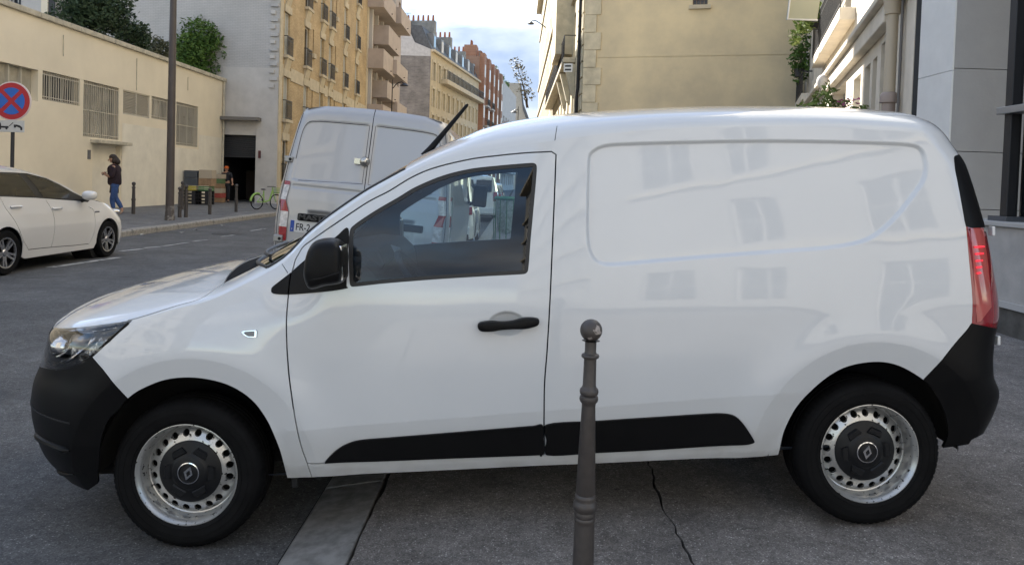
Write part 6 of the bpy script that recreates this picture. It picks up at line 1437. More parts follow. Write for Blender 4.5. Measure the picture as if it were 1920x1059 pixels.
# ================================================================== generic car body (used for the hatchback and the parked cars)
class Body:
    def __init__(s, half, un, ur, sh, T, arcs, arc_r, nr=0.55, tr=0.35, fl=0.02, tum=0.20, belt=0.85):
        s.half, s.arcs, s.arc_r, s.fl, s.tum, s.belt, s.nr, s.tr = half, arcs, arc_r, fl, tum, belt, nr, tr
        s.un, s.ur = np.array(un), np.array(ur); s.sh = spline(sh, 5); s.T = spline(T, 5)
    def s_half(s, u, w):
        u = np.asarray(u, float); w = np.asarray(w, float)
        b = s.half - 0.10 * np.clip(0.55 - w, 0, 1)**1.3 - s.tum * np.maximum(w - s.belt, 0) - 0.05 * np.clip((w - 0.62) / 0.25, 0, 1) * 0.6
        for c in s.arcs:
            r = np.hypot(u - c[0], w - c[1]); b = b + s.fl * np.exp(-np.maximum(r - s.arc_r, 0)**2 / 0.02)
        dn = np.clip((u - np.interp(w, s.un[:, 1], s.un[:, 0])) / s.nr, 0, 1); b = b * (1 - (1 - dn)**2.2)**(1 / 2.8)
        dt = np.clip((np.interp(w, s.ur[:, 1], s.ur[:, 0]) - u) / s.tr, 0, 1); return b * (1 - (1 - dt)**2.2)**(1 / 3.2)
    def xyz(s, P, sd): return np.stack([P[:, 0], -sd * s.s_half(P[:, 0], P[:, 1]), P[:, 1]], 1)
    def nrm(s, P, sd):
        e = 0.004; u, w = P[:, 0], P[:, 1]; gu = (s.s_half(u + e, w) - s.s_half(u - e, w)) / (2 * e); gw = (s.s_half(u, w + e) - s.s_half(u, w - e)) / (2 * e)
        n = np.stack([-gu, -sd * np.ones_like(u), -gw], 1); return n / np.linalg.norm(n, axis=1)[:, None]
    def build(s, root, paint, bottom, regions, gaps, ws, glass, rear_ws=None, step=0.045):
        u0, u1 = s.sh[0, 0], s.sh[-1, 0]; w0, w1 = s.sh[0, 1], s.sh[-1, 1]
        fe = [(float(np.interp(w, s.un[:, 1], s.un[:, 0])) + 0.0006, w) for w in np.linspace(w0 - 0.02, bottom[0][1] + 0.02, 12)]
        re = [(float(np.interp(w, s.ur[:, 1], s.ur[:, 0])) - 0.0006, w) for w in np.linspace(bottom[-1][1] + 0.02, w1 - 0.02, 12)]
        OUT = np.concatenate([np.array(fe), np.array(bottom), np.array(re), s.sh[::-1]])
        g = np.stack(np.meshgrid(np.arange(u0 - 0.1, u1 + 0.1, step), np.arange(0.1, 1.9, step)), -1).reshape(-1, 2)
        ex = [[(float(np.interp(w, s.un[:, 1], s.un[:, 0])) + d, w) for d in (0.006, 0.02, 0.045, 0.08, 0.12)] + [(float(np.interp(w, s.ur[:, 1], s.ur[:, 0])) - d, w) for d in (0.006, 0.02, 0.045, 0.08)] for w in np.arange(0.2, 1.6, step)]
        g = np.concatenate([g] + [np.array(e) for e in ex]); g = g[inpoly(g, OUT)]; g = g[sdist(g, OUT) < -0.01]
        G = [ribbon(q, 0.010) for q in gaps]
        for q in G + [r[1] for r in regions]: g = g[np.abs(sdist(g, q)) > 0.012]
        V, T = triangulate(g, [OUT] + [np.array(r[1]) for r in regions] + G); c = V[T].mean(1)
        lab = np.full(len(T), 'body_side', dtype=object)
        for r in regions: lab[inpoly(c, r[1])] = r[0]
        for q in G: lab[inpoly(c, q)] = '-'
        lab[~inpoly(c, OUT)] = '-'
        mats = {r[0]: (r[2], r[3]) for r in regions}; mats['body_side'] = (paint, 0.0)
        for sd in (1, -1):
            X, N = s.xyz(V, sd), s.nrm(V, sd)
            for nm in mats:
                tr = T[lab == nm]
                if len(tr): part_mesh(nm, X, N, tr, root, mats[nm][0], 0.012, mats[nm][1])
            Xi = X.copy(); Xi[:, 1] *= 0.965; ok = (lab == '-') & inpoly(c, OUT)
            if ok.any(): mesh('panel_gap', Xi, T[ok], root, M_dark)
        # top
        us = np.linspace(u0 + 0.003, u1 - 0.003, 90); q = np.linspace(-1, 1, 31); V = []; F = []
        for u in us:
            wv = float(np.interp(u, s.sh[:, 0], s.sh[:, 1])); v1 = float(s.s_half(np.array([u]), np.array([wv]))[0]); Tm = max(float(np.interp(u, s.T[:, 0], s.T[:, 1])), wv + 0.003); h = Tm - wv
            for t in q:
                a = abs(t); V.append((u, -math.copysign(v1 * (1 - (1 - a)**1.0) if a < 1 else v1, t), wv + h * (1 - a**3.2)))
        V = np.array(V); n = len(q); lt = {}
        for j in range(len(us) - 1):
            for i in range(n - 1):
                cu = (us[j] + us[j + 1]) / 2; ct_ = abs((q[i] + q[i + 1]) / 2); nm = 'body_top'
                if ws[0] + 0.10 * ct_**2 < cu < ws[1] and ct_ < 0.90: nm = 'windscreen'
                if rear_ws and rear_ws[0] < cu < rear_ws[1] and ct_ < 0.86: nm = 'rear_screen'
                lt.setdefault(nm, []).append((j * n + i, (j + 1) * n + i, (j + 1) * n + i + 1, j * n + i + 1))
        for nm, ff in lt.items():
            ids = sorted({i for f in ff for i in f}); mp = {a: b for b, a in enumerate(ids)}
            mesh(nm, V[ids], [[mp[i] for i in f][::-1] for f in ff], root, paint if nm == 'body_top' else glass, True)
def car_wheel(root, u, v, r, sd, rimm, spokes=5, w=0.20):
    e = MB().lathe([(r * 0.66, -w / 2 + 0.02), (r * 0.70, -w / 2), (r * 0.93, -w / 2 - 0.004), (r * 0.99, -w / 2 + 0.025), (r, -w / 4), (r, w / 4), (r * 0.98, w / 2 - 0.02), (r * 0.7, w / 2)], 40, axis=1).build('wheel', M_tyre, root, True)
    e.location = (u, -sd * v, r); e.rotation_euler[2] = 0 if sd > 0 else math.pi
    MB().lathe([(0, 0.03), (r * 0.66, 0.03), (r * 0.66, 0.02), (0, 0.02)], 24, axis=1).build('wheel_back', M_dark, e)
    mb = MB().lathe([(r * 0.62, -w / 2 + 0.03), (r * 0.63, -w / 2 + 0.008), (r * 0.69, -w / 2 + 0.004), (r * 0.69, -w / 2 + 0.02)], 40, axis=1)
    for k in range(spokes):
        a = 2 * math.pi * k / spokes
        for da in (-0.13, 0.13):
            d0, d1 = a + da * 2.2, a + da * 0.9; q = []
            for rr, aa, hw, yy in ((r * 0.14, d0, 0.020, -w / 2 + 0.03), (r * 0.64, d1 + da * 0.4, 0.014, -w / 2 + 0.012)):
                for s_ in (-1, 1): q.append((rr * math.cos(aa) - s_ * hw * math.sin(aa), yy, rr * math.sin(aa) + s_ * hw * math.cos(aa)))
            q += [(x, y + 0.03, z) for x, y, z in q]; mb.add(q, [(0, 1, 3, 2), (0, 2, 6, 4), (1, 5, 7, 3)])
    mb.lathe([(0, -w / 2 + 0.018), (r * 0.12, -w / 2 + 0.018), (r * 0.17, -w / 2 + 0.03)], 16, axis=1); mb.build('alloy_rim', rimm, e, True)
    return e

# ================================================================== white hatchback on the left
M_cwhite = mat('car_white_pearl', (0.66, 0.645, 0.62), 0.3, coat=1.0)
M_cglass = mat_glass('car_glass', (0.30, 0.32, 0.31)); M_alloy = mat('alloy', (0.5, 0.5, 0.51), 0.25, metal=0.9)
XF = -7.0; yf = at_x(200, 449, XF)[1]; zg = gz(-7.1)
def hp_(px, py): q = at_x(px, py, XF); return (yf - q[1], q[2] - zg)
hat = empty('hatchback', (XF - 0.86, yf, zg), -math.pi / 2, 'white hatchback with black alloy wheels facing away at the left edge', 'car')
# local: x rearwards (world -y), -y local = world -x ... near flank is +x world
hat.rotation_euler = (0, 0, -math.pi / 2)
H0 = lambda l, n=4: spline([hp_(*p) for p in l], n)
arcf = H0([(172, 461), (173, 445), (178, 428), (187, 415), (198, 409), (208, 410), (216, 417), (220, 430), (221, 452)])
arcf = arcf[np.argsort(-arcf[:, 0])] if False else arcf
cF = hp_(199.5, 449)
rr_w = 0.31
fa = [(cF[0] + 0.36 * math.cos(a), 0.31 + 0.36 * math.sin(a)) for a in np.linspace(math.pi * 1.03, -0.10, 18)]
cRu = cF[0] + 2.62
ra = [(cRu + 0.36 * math.cos(a), 0.31 + 0.36 * math.sin(a)) for a in np.linspace(math.pi * 1.08, -0.05, 18)]
bottom = [(cF[0] - 0.80, 0.20), (cF[0] - 0.55, 0.17)] + fa + [(cF[0] + 0.42, 0.19), (cRu - 0.42, 0.19)] + ra + [(cRu + 0.5, 0.25), (cRu + 0.66, 0.32)]
sh_px = [(223, 405), (213, 398), (199, 388), (185, 380), (168, 372), (150, 362), (137, 352), (120, 343), (100, 334), (75, 326), (45, 320.5), (10, 318)]
sh = [hp_(*p) for p in sh_px]; sh = [(cF[0] - 0.84, 0.62), (cF[0] - 0.70, 0.72), (cF[0] - 0.45, 0.82), (cF[0] - 0.10, 0.90), (cF[0] + 0.28, 0.965)] + [q for q in sh if cF[0] + 0.5 < q[0]] 
sh = sorted(sh); le = sh[-1]; sh += [(le[0] + 0.5, le[1] + 0.0), (le[0] + 1.1, le[1] - 0.06), (cRu + 0.45, le[1] - 0.22), (cRu + 0.70, le[1] - 0.50)]
Tt = [(u, w + (0.02 if u < cF[0] - 0.6 else 0.09 if u < cF[0] + 0.4 else 0.10)) for u, w in sh]; Tt[-1] = (sh[-1][0], sh[-1][1] + 0.01)
hb = Body(0.88, [(cF[0] - 0.80, 0.1), (cF[0] - 0.87, 0.35), (cF[0] - 0.88, 0.5), (cF[0] - 0.84, 0.62), (cF[0] - 0.7, 0.75), (cF[0] - 0.3, 1.0)], [(cRu + 0.66, 0.1), (cRu + 0.75, 0.5), (cRu + 0.74, 0.9), (cRu + 0.55, 1.3), (cRu + 0.4, 1.5)], sh, Tt, [(cF[0], 0.31), (cRu, 0.31)], 0.40)
gl1 = np.array([hp_(*p) for p in ((63, 328), (80, 330.5), (97, 336), (119, 347), (139, 359.5), (134, 371), (120, 372.5), (88, 369.5), (75, 345))])
gl2 = np.array([hp_(*p) for p in ((51, 326.5), (62, 345), (74, 368.5), (40, 367), (0, 365.5), (-34, 364.5), (-34, 331), (0, 327))])
trim = np.array([hp_(*p) for p in ((66, 325.5), (100, 334.5), (122, 346), (145, 361), (172, 376), (168, 379.5), (150, 377), (120, 375), (74, 371.5), (0, 368.5), (-70, 366), (-70, 326), (0, 323), (40, 324))])
gaps = [H0([(8, 370), (14, 392), (25, 414), (38, 448), (51, 468)]), H0([(91, 375), (98, 392), (101, 410), (99, 440), (96, 463)]), H0([(168, 388), (176, 396), (174, 430), (166.6, 457)]), H0([(51, 468), (96, 463.5), (140, 460), (166, 457)])]
hb.build(hat, M_cwhite, bottom, [('window_trim', trim, M_seal, -0.002), ('front_door_glass', gl1, M_cglass, 0.001), ('rear_door_glass', gl2, M_cglass, 0.001)], gaps, (cF[0] + 0.40, cF[0] + 1.15), M_cglass, None, 0.05)
for sd in (1, -1):
    for u in (cF[0], cRu): wq_ = car_wheel(hat, u, 0.795, 0.31, sd, M_alloy, 5); wq_.rotation_euler[1] = 0.4
    for c in (cF[0], cRu): MB().lathe([(0.37, -0.10), (0.40, 0.0), (0.40, 0.25), (0.0, 0.26)], 30, axis=1, c=(c, -sd * 0.80 + (0.02 if sd > 0 else -0.27), 0.31)).build('wheel_arch_liner', M_dark, hat)
    for (px, py) in ((32, 388), (108, 391)):
        q = hp_(px, py); v = float(hb.s_half(np.array([q[0]]), np.array([q[1]]))[0]); MB().tube([(q[0] - 0.11, -sd * (v + 0.01), q[1]), (q[0] - 0.08, -sd * (v + 0.035), q[1] + 0.005), (q[0] + 0.08, -sd * (v + 0.035), q[1] + 0.005), (q[0] + 0.11, -sd * (v + 0.01), q[1])], 0.016, 8).build('door_handle', M_cwhite, hat, True)
    q = hp_(154, 366); MB().ell((q[0], -sd * 0.98, q[1]), (0.10, 0.11, 0.075), 16, 10, 0.8).build('door_mirror', M_cwhite, hat, True); MB().tube([(q[0] - 0.05, -sd * 0.93, q[1] - 0.06), (q[0] - 0.05, -sd * 0.80, q[1] - 0.10)], 0.03, 8).build('mirror_foot', M_seal, hat, True)
    q = hp_(181, 397); v = float(hb.s_half(np.array([q[0]]), np.array([q[1]]))[0]); MB().box(q[0] - 0.07, q[0] + 0.07, min(-sd * v, -sd * (v + 0.008)), max(-sd * v, -sd * (v + 0.008)), q[1] - 0.012, q[1] + 0.012).build('wing_badge', M_chrome, hat)
    q = hp_(212, 404); v = float(hb.s_half(np.array([q[0]]), np.array([q[1]]))[0]); MB().ell((cF[0] - 0.48, -sd * 0.70, 0.76), (0.22, 0.10, 0.055), 14, 8).build('headlight', M_lens if False else M_chrome, hat, True)
MB().box(cF[0] - 0.6, cRu + 0.5, -0.70, 0.70, 0.17, 0.35).build('underbody', M_dark, hat)
for y in (-0.36, 0.36):
    for u in (cF[0] + 1.35, cF[0] + 2.25): MB().prism([(u, 0.45), (u - 0.05, 0.6), (u + 0.45, 0.6), (u + 0.62, 1.10), (u + 0.60, 1.25), (u + 0.74, 1.25), (u + 0.70, 0.5)], 1, y - 0.24, y + 0.24).build('seat', M_trim, hat, bev=0.04)
MB().prism([(cF[0] + 0.35, 0.55), (cF[0] + 0.45, 0.95), (cF[0] + 0.85, 0.98), (cF[0] + 0.95, 0.6)], 1, -0.7, 0.7).build('dashboard', M_trim, hat)

# ================================================================== silver van parked ahead
M_silver = mat('silver_paint', (0.40, 0.40, 0.405), 0.36, metal=0.35, coat=0.6)
M_plas = mat('grey_bumper_plastic', (0.05, 0.052, 0.056), 0.6)
mv = empty('silver_van', (-1.90, 9.0, -0.10), 0, 'silver grey panel van seen from behind, parked ahead of the white van', 'van')
mv.rotation_euler = (0, R(4.2), 0)
k9 = 9.0 / FPX
def mvp(px, py, y=9.0):
    P = Vector(at_y(px, py, y)); bpy.context.view_layer.update(); return mv.matrix_world.inverted() @ P
MVH = 2.28
def hw_mv(z): return np.interp(z, [0.3, 0.5, 0.95, 1.2, 1.7, 2.1, 2.3], [1.00, 1.03, 1.04, 1.035, 0.985, 0.925, 0.885])
def y_mv(x, z):
    lean = np.interp(z, [0.3, 0.9, 1.2, 2.3], [0.0, 0.0, 0.02, 0.20]); e = np.abs(x) / hw_mv(z); c = np.clip((e - 0.86) / 0.14, 0, 1); t = np.clip((z - 2.18) / 0.16, 0, 1)
    return lean + 0.14 * (1 - np.sqrt(np.clip(1 - c**2.2, 0, 1))) + 0.03 * e**2 + 0.10 * t**3
def rec(poly, P, d=0.012): t = np.clip((0.012 - sdist(P, poly)) / 0.024, 0, 1); return d * t * t * (3 - 2 * t)
wl_ = [mvp(*p) for p in ((543, 335), (555, 265), (563, 236), (577, 225), (683, 233), (674, 345), (560, 339))]; PL = spline([(p.x, p.z) for p in wl_[:5]], 4); PL = np.concatenate([PL, np.array([(-0.035, PL[-1][1]), (-0.035, wl_[5].z), (wl_[0].x + 0.08, wl_[0].z - 0.01)])])
PL = np.clip(PL, [-2, 0], [-0.035, 3]); PR_ = PL * np.array([-1, 1]); ROOFH = 2.32
lz = mvp(545, 341).z
def rear_h(P):
    y = y_mv(P[:, 0], P[:, 1]) + rec(PL, P) + rec(PR_, P)
    pz_ = mvp(600, 420); pr = np.array([(-0.62, pz_.z - 0.16), (-0.62, pz_.z + 0.13), (0.62, pz_.z + 0.13), (0.62, pz_.z - 0.16)]); y = y + rec(pr, P, 0.03)
    t = np.clip(1 - np.abs(P[:, 1] - (lz - 0.045)) / 0.028, 0, 1) * (np.abs(P[:, 0]) < 0.86); return y + 0.014 * t
for x0, x1 in ((-1.0, -0.004), (0.004, 1.0)):
    nx, nz_ = 56, 110; V = []; F = []; e = np.linspace(0, 1, nx); zz_ = np.linspace(0.50, ROOFH, nz_)
    P = []
    for z in zz_:
        h = float(hw_mv(z)); lim = h if x1 > 0.5 else -h
        for t in e: P.append((0.004 + (h - 0.004) * (1 - (1 - t)**1.6) if x1 > 0.5 else -(0.004 + (h - 0.004) * (1 - (1 - t)**1.6)), z))
    P = np.array(P); Y = rear_h(P); P[:, 1] += np.clip((P[:, 1] - 1.9) / (ROOFH - 1.9), 0, 1)**2 * np.interp(np.abs(P[:, 0]), [0, 0.3, 0.6, 0.8, 0.9], [0.034, 0.029, 0.014, -0.026, -0.05])
    F = [(j * nx + i, j * nx + i + 1, (j + 1) * nx + i + 1, (j + 1) * nx + i) for j in range(nz_ - 1) for i in range(nx - 1)]
    if x1 < 0.5: F = [f[::-1] for f in F]
    mesh('rear_door', np.stack([P[:, 0], Y, P[:, 1]], 1), F, mv, M_silver, True)
mb = MB(); secs = [(0.16, 1.0, 0.0), (0.5, 1.0, 0.01), (3.9, 1.0, 0.0), (4.4, 0.97, -0.25), (4.9, 0.93, -0.9), (5.35, 0.80, -1.1)]; V = []; F = []
prof = [(0.3,), (0.6,), (0.95,), (1.3,), (1.7,), (2.0,), (2.14,)]
for (y, s_, dz) in secs:
    row_ = []; y0_ = y
    for sx in (1, -1):
        pts_ = [(sx * float(hw_mv(z[0])) * s_, y, z[0] if z[0] < 1.0 else 1.0 + (z[0] - 1.0) * (ROOFH + dz - 1.0) / (ROOFH - 1.0)) for z in prof]
        top = ROOFH + dz; pts_ += [(sx * 0.80 * s_, y, top - 0.03), (sx * 0.60 * s_, y, top + 0.01), (sx * 0.3 * s_, y, top + 0.025)]
        row_ += pts_ if sx == 1 else [(0, y, top + 0.03)] + pts_[::-1]
    if y0_ < 0.2: row_ = [(x, float(y_mv(np.array([min(abs(x), float(hw_mv(min(z, 2.3))))]), min(z, ROOFH))[0]) - 0.004, z) for x, y, z in row_]
    V += row_
n = len(V) // len(secs)
for j in range(len(secs) - 1):
    for i in range(n - 1): F.append((j * n + i, j * n + i + 1, (j + 1) * n + i + 1, (j + 1) * n + i))
F.append(tuple(range((len(secs) - 1) * n, len(secs) * n)))
mesh('body', V, F, mv, M_silver, True).data.set_sharp_from_angle(angle=R(60))
MB().tube([(0, y_mv(0, z) - 0.001, z) for z in np.linspace(0.5, 2.24, 24)], 0.005, 5).build('door_gap', M_dark, mv)
for sx in (-1, 1): MB().tube([(sx * (float(hw_mv(z)) - 0.045), float(y_mv(np.array([hw_mv(z) - 0.045]), z)[0]) - 0.001, z) for z in np.linspace(0.5, 2.22, 24)], 0.0035, 5).build('door_gap', M_dark, mv)
for pol in (PL, PR_): MB().tube([(p[0], float(rear_h(np.array([p]))[0]) - 0.002, p[1]) for p in pol[2:21]], 0.004, 5).build('window_pressing', mat('seam_grey', (0.07, 0.07, 0.08), 0.5), mv)
# tail lamps: tall, stacked lenses
M_clr = mat('tail_lamp_clear', (0.55, 0.53, 0.52), 0.15, coat=1.0, var=0.3, vscale=20); M_red2 = mat('tail_lamp_dark_red', (0.30, 0.01, 0.015), 0.15, coat=1.0)
for sx in (-1, 1):
    zt, zb = mvp(518, 337).z, mvp(508, 440).z; tl = empty('tail_lamp'); tl.parent = mv
    def lampseg(z0, z1, w0, w1, m, nm):
        V = []
        for z, ww in ((z0, w0), (z1, w1)):
            h = float(hw_mv(z))
            for xx in (h - ww, h - ww * 0.5, h + 0.006, h + 0.010): V.append((sx * xx, float(y_mv(np.array([min(xx, h)]), z)[0]) - 0.016 + (0.16 if xx > h + 0.008 else 0.0), z))
        F = [(i, i + 1, 5 + i, 4 + i) for i in range(3)]; mesh(nm, V, F if sx > 0 else [f[::-1] for f in F], tl, m)
    H_ = zt - zb
    lampseg(zb + H_ * 0.93, zt, 0.14, 0.13, M_red2, 'lens'); lampseg(zb + H_ * 0.66, zb + H_ * 0.93, 0.13, 0.14, M_clr, 'reversing_lens'); lampseg(zb + H_ * 0.45, zb + H_ * 0.66, 0.18, 0.13, M_red2, 'lens'); lampseg(zb + H_ * 0.17, zb + H_ * 0.45, 0.18, 0.18, M_clr, 'indicator_lens'); lampseg(zb - 0.05, zb + H_ * 0.17, 0.18, 0.18, M_red2, 'lens')
# hinges, lock, bumper, step
for (px, py, w, h) in ((529, 297, 0.10, 0.07), (514, 446, 0.11, 0.085)):
    q = mvp(px, py)
    for sx in (-1, 1):
        x = (abs(q.x) - 0.045) * sx; o = MB().box(x - w / 2, x + w / 2, float(y_mv(np.array([min(abs(x), 0.95)]), q.z)[0]) - 0.05, float(y_mv(np.array([min(abs(x), 0.95)]), q.z)[0]) + 0.06, q.z - h / 2, q.z + h / 2).build('hinge', mat('hinge_steel', (0.34, 0.34, 0.335), 0.35, metal=0.6), mv, bev=0.012); MB().lathe([(0.0, -0.004), (0.018, -0.004), (0.02, 0.003)], 12, axis=1, c=(x + 0.02, float(y_mv(np.array([min(abs(x), 0.95)]), q.z)[0]) - 0.05, q.z)).build('hinge_pin', M_dark, o)
q = mvp(681, 303); lk = MB().lathe([(0.0, -0.075), (0.03, -0.07), (0.052, -0.05), (0.060, -0.02), (0.060, 0.0)], 20, axis=1, c=(q.x, float(y_mv(np.array([q.x]), q.z)[0]), q.z)); lk.box(q.x - 0.12, q.x - 0.03, float(y_mv(np.array([q.x]), q.z)[0]) - 0.04, float(y_mv(np.array([q.x]), q.z)[0]) + 0.0, q.z - 0.035, q.z + 0.03); lk.build('security_lock', mat('lock_steel', (0.52, 0.50, 0.46), 0.22, metal=0.9), mv, True)
bp_ = MB(); bp_.box(-1.03, 1.03, -0.05, 0.3, 0.30, 0.545); bp_.box(-0.8, 0.8, -0.14, 0.0, 0.34, 0.50); bp_.build('rear_bumper', M_plas, mv, bev=0.04, seg=3)
def lettering(txt, size, loc, rot, m, parent, name='lettering', ext=0.002, bold=0.0, sx=1.0):
    cu = bpy.data.curves.new('txt', 'FONT'); cu.body = txt; cu.size = size; cu.extrude = ext; cu.offset = bold; cu.align_x = 'LEFT'
    t = bpy.data.objects.new('txt', cu); COL.objects.link(t); bpy.context.view_layer.update()
    me = bpy.data.meshes.new_from_object(t.evaluated_get(bpy.context.evaluated_depsgraph_get())); bpy.data.objects.remove(t)
    o = link(name, me, parent, m); o.location = loc; o.rotation_euler = rot; o.scale = (sx, 1, 1); return o
s0_, s1_ = mvp(538, 398), mvp(538, 410)
st_ = MB().box(-0.74, 0.74, -0.018, 0.06, s1_.z - 0.005, s0_.z + 0.005).build('plate_strip', M_blk, mv, bev=0.015)
lettering('MASTER', 0.085, (mvp(560, 405).x, -0.022, s1_.z + 0.012), (R(90), 0, 0), mat('strip_letters', (0.07, 0.07, 0.075), 0.3, metal=0.7), st_, ext=0.003, bold=0.002, sx=1.35)
q0, q1 = mvp(545, 412), mvp(545, 434)
pm_ = MB().box(q0.x, q0.x + 0.52, 0.008, 0.020, q1.z, q0.z).build('number_plate', mat('plate_ground', (0.62, 0.62, 0.61), 0.4), mv, bev=0.002)
MB().box(q0.x, q0.x + 0.045, 0.0055, 0.0075, q1.z + 0.002, q0.z - 0.002).build('plate_band', mat('plate_blue', (0.02, 0.07, 0.34), 0.4), pm_); lettering('F', 0.035, (q0.x + 0.012, 0.004, q1.z + 0.02), (R(90), 0, 0), M_frame, pm_, 'plate_letter', 0.0005)
lettering('FR-2', 0.115, (q0.x + 0.062, 0.0065, q1.z + 0.024), (R(90), 0, 0), M_ink, pm_, 'plate_lettering', 0.0006, 0.0015, 0.80)
for sx in (-1, 1):
    for y in (0.95, 4.5): wv = car_wheel(mv, 0, 0, 0.34, 1, M_alloy, 6); wv.location = (sx * 0.92, y, 0.34); wv.rotation_euler = (0, 0, R(90) * sx)
mr_ = MB().box(1.06, 1.30, 4.05, 4.13, 1.18, 1.55); mr_.build('door_mirror', M_blk, mv, bev=0.04, seg=3); MB().tube([(1.0, 4.3, 1.2), (1.1, 4.12, 1.25)], 0.03, 6).build('mirror_arm', M_blk, mv)
MB().add([(float(hw_mv(1.25)) * 1.0 + 0.012, 3.15, 1.25), (float(hw_mv(1.25)) + 0.012, 4.2, 1.25), (float(hw_mv(1.9)) + 0.012, 4.0, 1.85), (float(hw_mv(1.9)) + 0.012, 3.15, 1.85)], [(0, 1, 2, 3)]).build('cab_window', M_cglass, mv)
MB().box(-0.95, 0.95, 0.2, 5.2, 0.22, 0.45).build('underbody', M_dark, mv)
# ================================================================== cars parked beyond, seen through the cab window
def parked(name, loc, label, paint, L=4.0, W=0.86, H=1.5, van_like=False, cat='car'):
    e = empty(name, (loc[0], loc[1], gz(-1.5)), R(-90), label, cat)      # rear at loc, pointing away
    u1 = L; fo = 0.85; ro = L - 0.75
    if van_like: sh = [(0.05, 0.75), (0.5, 0.95), (0.95, 1.05), (1.5, H - 0.22), (2.0, H - 0.13), (3.0, H - 0.12), (L - 0.12, H - 0.16), (L - 0.02, H - 0.4)]
    else: sh = [(0.05, 0.65), (0.5, 0.82), (1.0, 0.92), (1.7, H - 0.18), (2.3, H - 0.09), (3.0, H - 0.10), (L - 0.45, H - 0.25), (L - 0.02, H - 0.65)]
    b = Body(W, [(0.06, 0.1), (0.0, 0.45), (0.03, 0.65), (0.3, 0.9)], [(L - 0.05, 0.1), (L, 0.5), (L - 0.01, 0.9), (L - (0.08 if van_like else 0.5), H)], sh, [(u, w + (0.02 if i in (0, len(sh) - 1) else 0.09)) for i, (u, w) in enumerate(sh)], [(fo, 0.31), (ro, 0.31)], 0.38, tr=0.18)
    bot = [(0.08, 0.2)] + [(fo + 0.36 * math.cos(a), 0.31 + 0.36 * math.sin(a)) for a in np.linspace(math.pi * 1.05, -0.05, 12)] + [(ro + 0.36 * math.cos(a), 0.31 + 0.36 * math.sin(a)) for a in np.linspace(math.pi * 1.05, -0.05, 12)] + [(L - 0.08, 0.25)]
    gw = np.array([(1.35, 1.0), (1.8, H - 0.22), (2.6, H - 0.20), (2.6, 1.0)]) if van_like else np.array([(1.35, 0.97), (1.9, H - 0.20), (3.0, H - 0.19), (L - 0.6, H - 0.38), (L - 0.55, 0.98)])
    b.build(e, paint, bot, [('side_glass', gw, M_cglass, 0.002)], [], (1.05, 1.6), M_cglass, None if van_like else (L - 0.5, L - 0.06), 0.09)
    for sd in (1, -1):
        for u in (fo, ro): car_wheel(e, u, W - 0.11, 0.31, sd, M_alloy, 5)
        MB().box(L - 0.07, L + 0.004, min(-sd * (W - 0.17), -sd * (W - 0.03)), max(-sd * (W - 0.17), -sd * (W - 0.03)), 0.80, 1.15 if van_like else 0.98).build('tail_lamp', M_red2, e, bev=0.015)
    if van_like:
        for x in (-1, 1): MB().box(L - 0.012, L + 0.006, min(x * 0.06, x * 0.66), max(x * 0.06, x * 0.66), 1.15, H - 0.24).build('rear_window', M_pane, e, bev=0.01)
    MB().box(L - 0.02, L + 0.04, -W + 0.06, W - 0.06, 0.30, 0.55).build('rear_bumper', paint if not van_like else M_cwhite, e, bev=0.03); MB().box(0.4, L - 0.4, -0.7, 0.7, 0.2, 0.4).build('underbody', M_dark, e)
    MB().box(L + 0.041, L + 0.046, -0.26, 0.26, 0.62 if not van_like else 0.42, 0.73 if not van_like else 0.53).build('number_plate', M_frame, e)
    return e
parked('parked_car', (-1.72, 16.6 + 3.6), 'small white car parked just ahead of the silver van, seen through the cab window', M_cwhite, 3.6, 0.80, 1.5)
parked('parked_van', (-1.62, 29.5 + 4.4), 'white small van parked further up, seen through the cab window', M_cwhite, 4.4, 0.90, 1.84, True, 'van')
parked('parked_car', (-1.6, 36.5 + 4.1), 'dark car parked beyond the small white van', mat('car_dark', (0.025, 0.028, 0.033), 0.3, coat=1.0), 4.1, 0.88, 1.5)
parked('parked_car', (-1.6, 42.5 + 4.1), 'grey car parked last in the row beyond the dark car', mat('car_grey', (0.12, 0.125, 0.13), 0.3, coat=1.0, metal=0.4), 4.1, 0.88, 1.5)
# litter bag stand on the pavement
p = at_y(951, 372, 14.0)
bn = empty('litter_bin', (p[0], 14.0, 0.035), 0, 'green litter bag holder on the pavement, seen through the cab window', 'litter bin')
M_green = mat('bin_green', (0.02, 0.16, 0.07), 0.5)
hb_ = p[2] - 0.035
MB().lathe([(0.22, hb_ - 0.03), (0.24, hb_), (0.22, hb_ + 0.03), (0.20, hb_)], 20).build('ring', M_green, bn, True); MB().lathe([(0.20, hb_ - 0.02), (0.19, hb_ - 0.35), (0.15, hb_ - 0.62), (0.0, hb_ - 0.66)], 16).build('bag', mat('clear_bag', (0.35, 0.40, 0.37), 0.3, var=0.3, vscale=20), bn, True)
for a in np.linspace(0, 2 * math.pi, 12, endpoint=False): MB().tube([(0.23 * math.cos(a), 0.23 * math.sin(a), 0.0), (0.235 * math.cos(a), 0.235 * math.sin(a), hb_)], 0.008, 5).build('wire', M_green, bn)
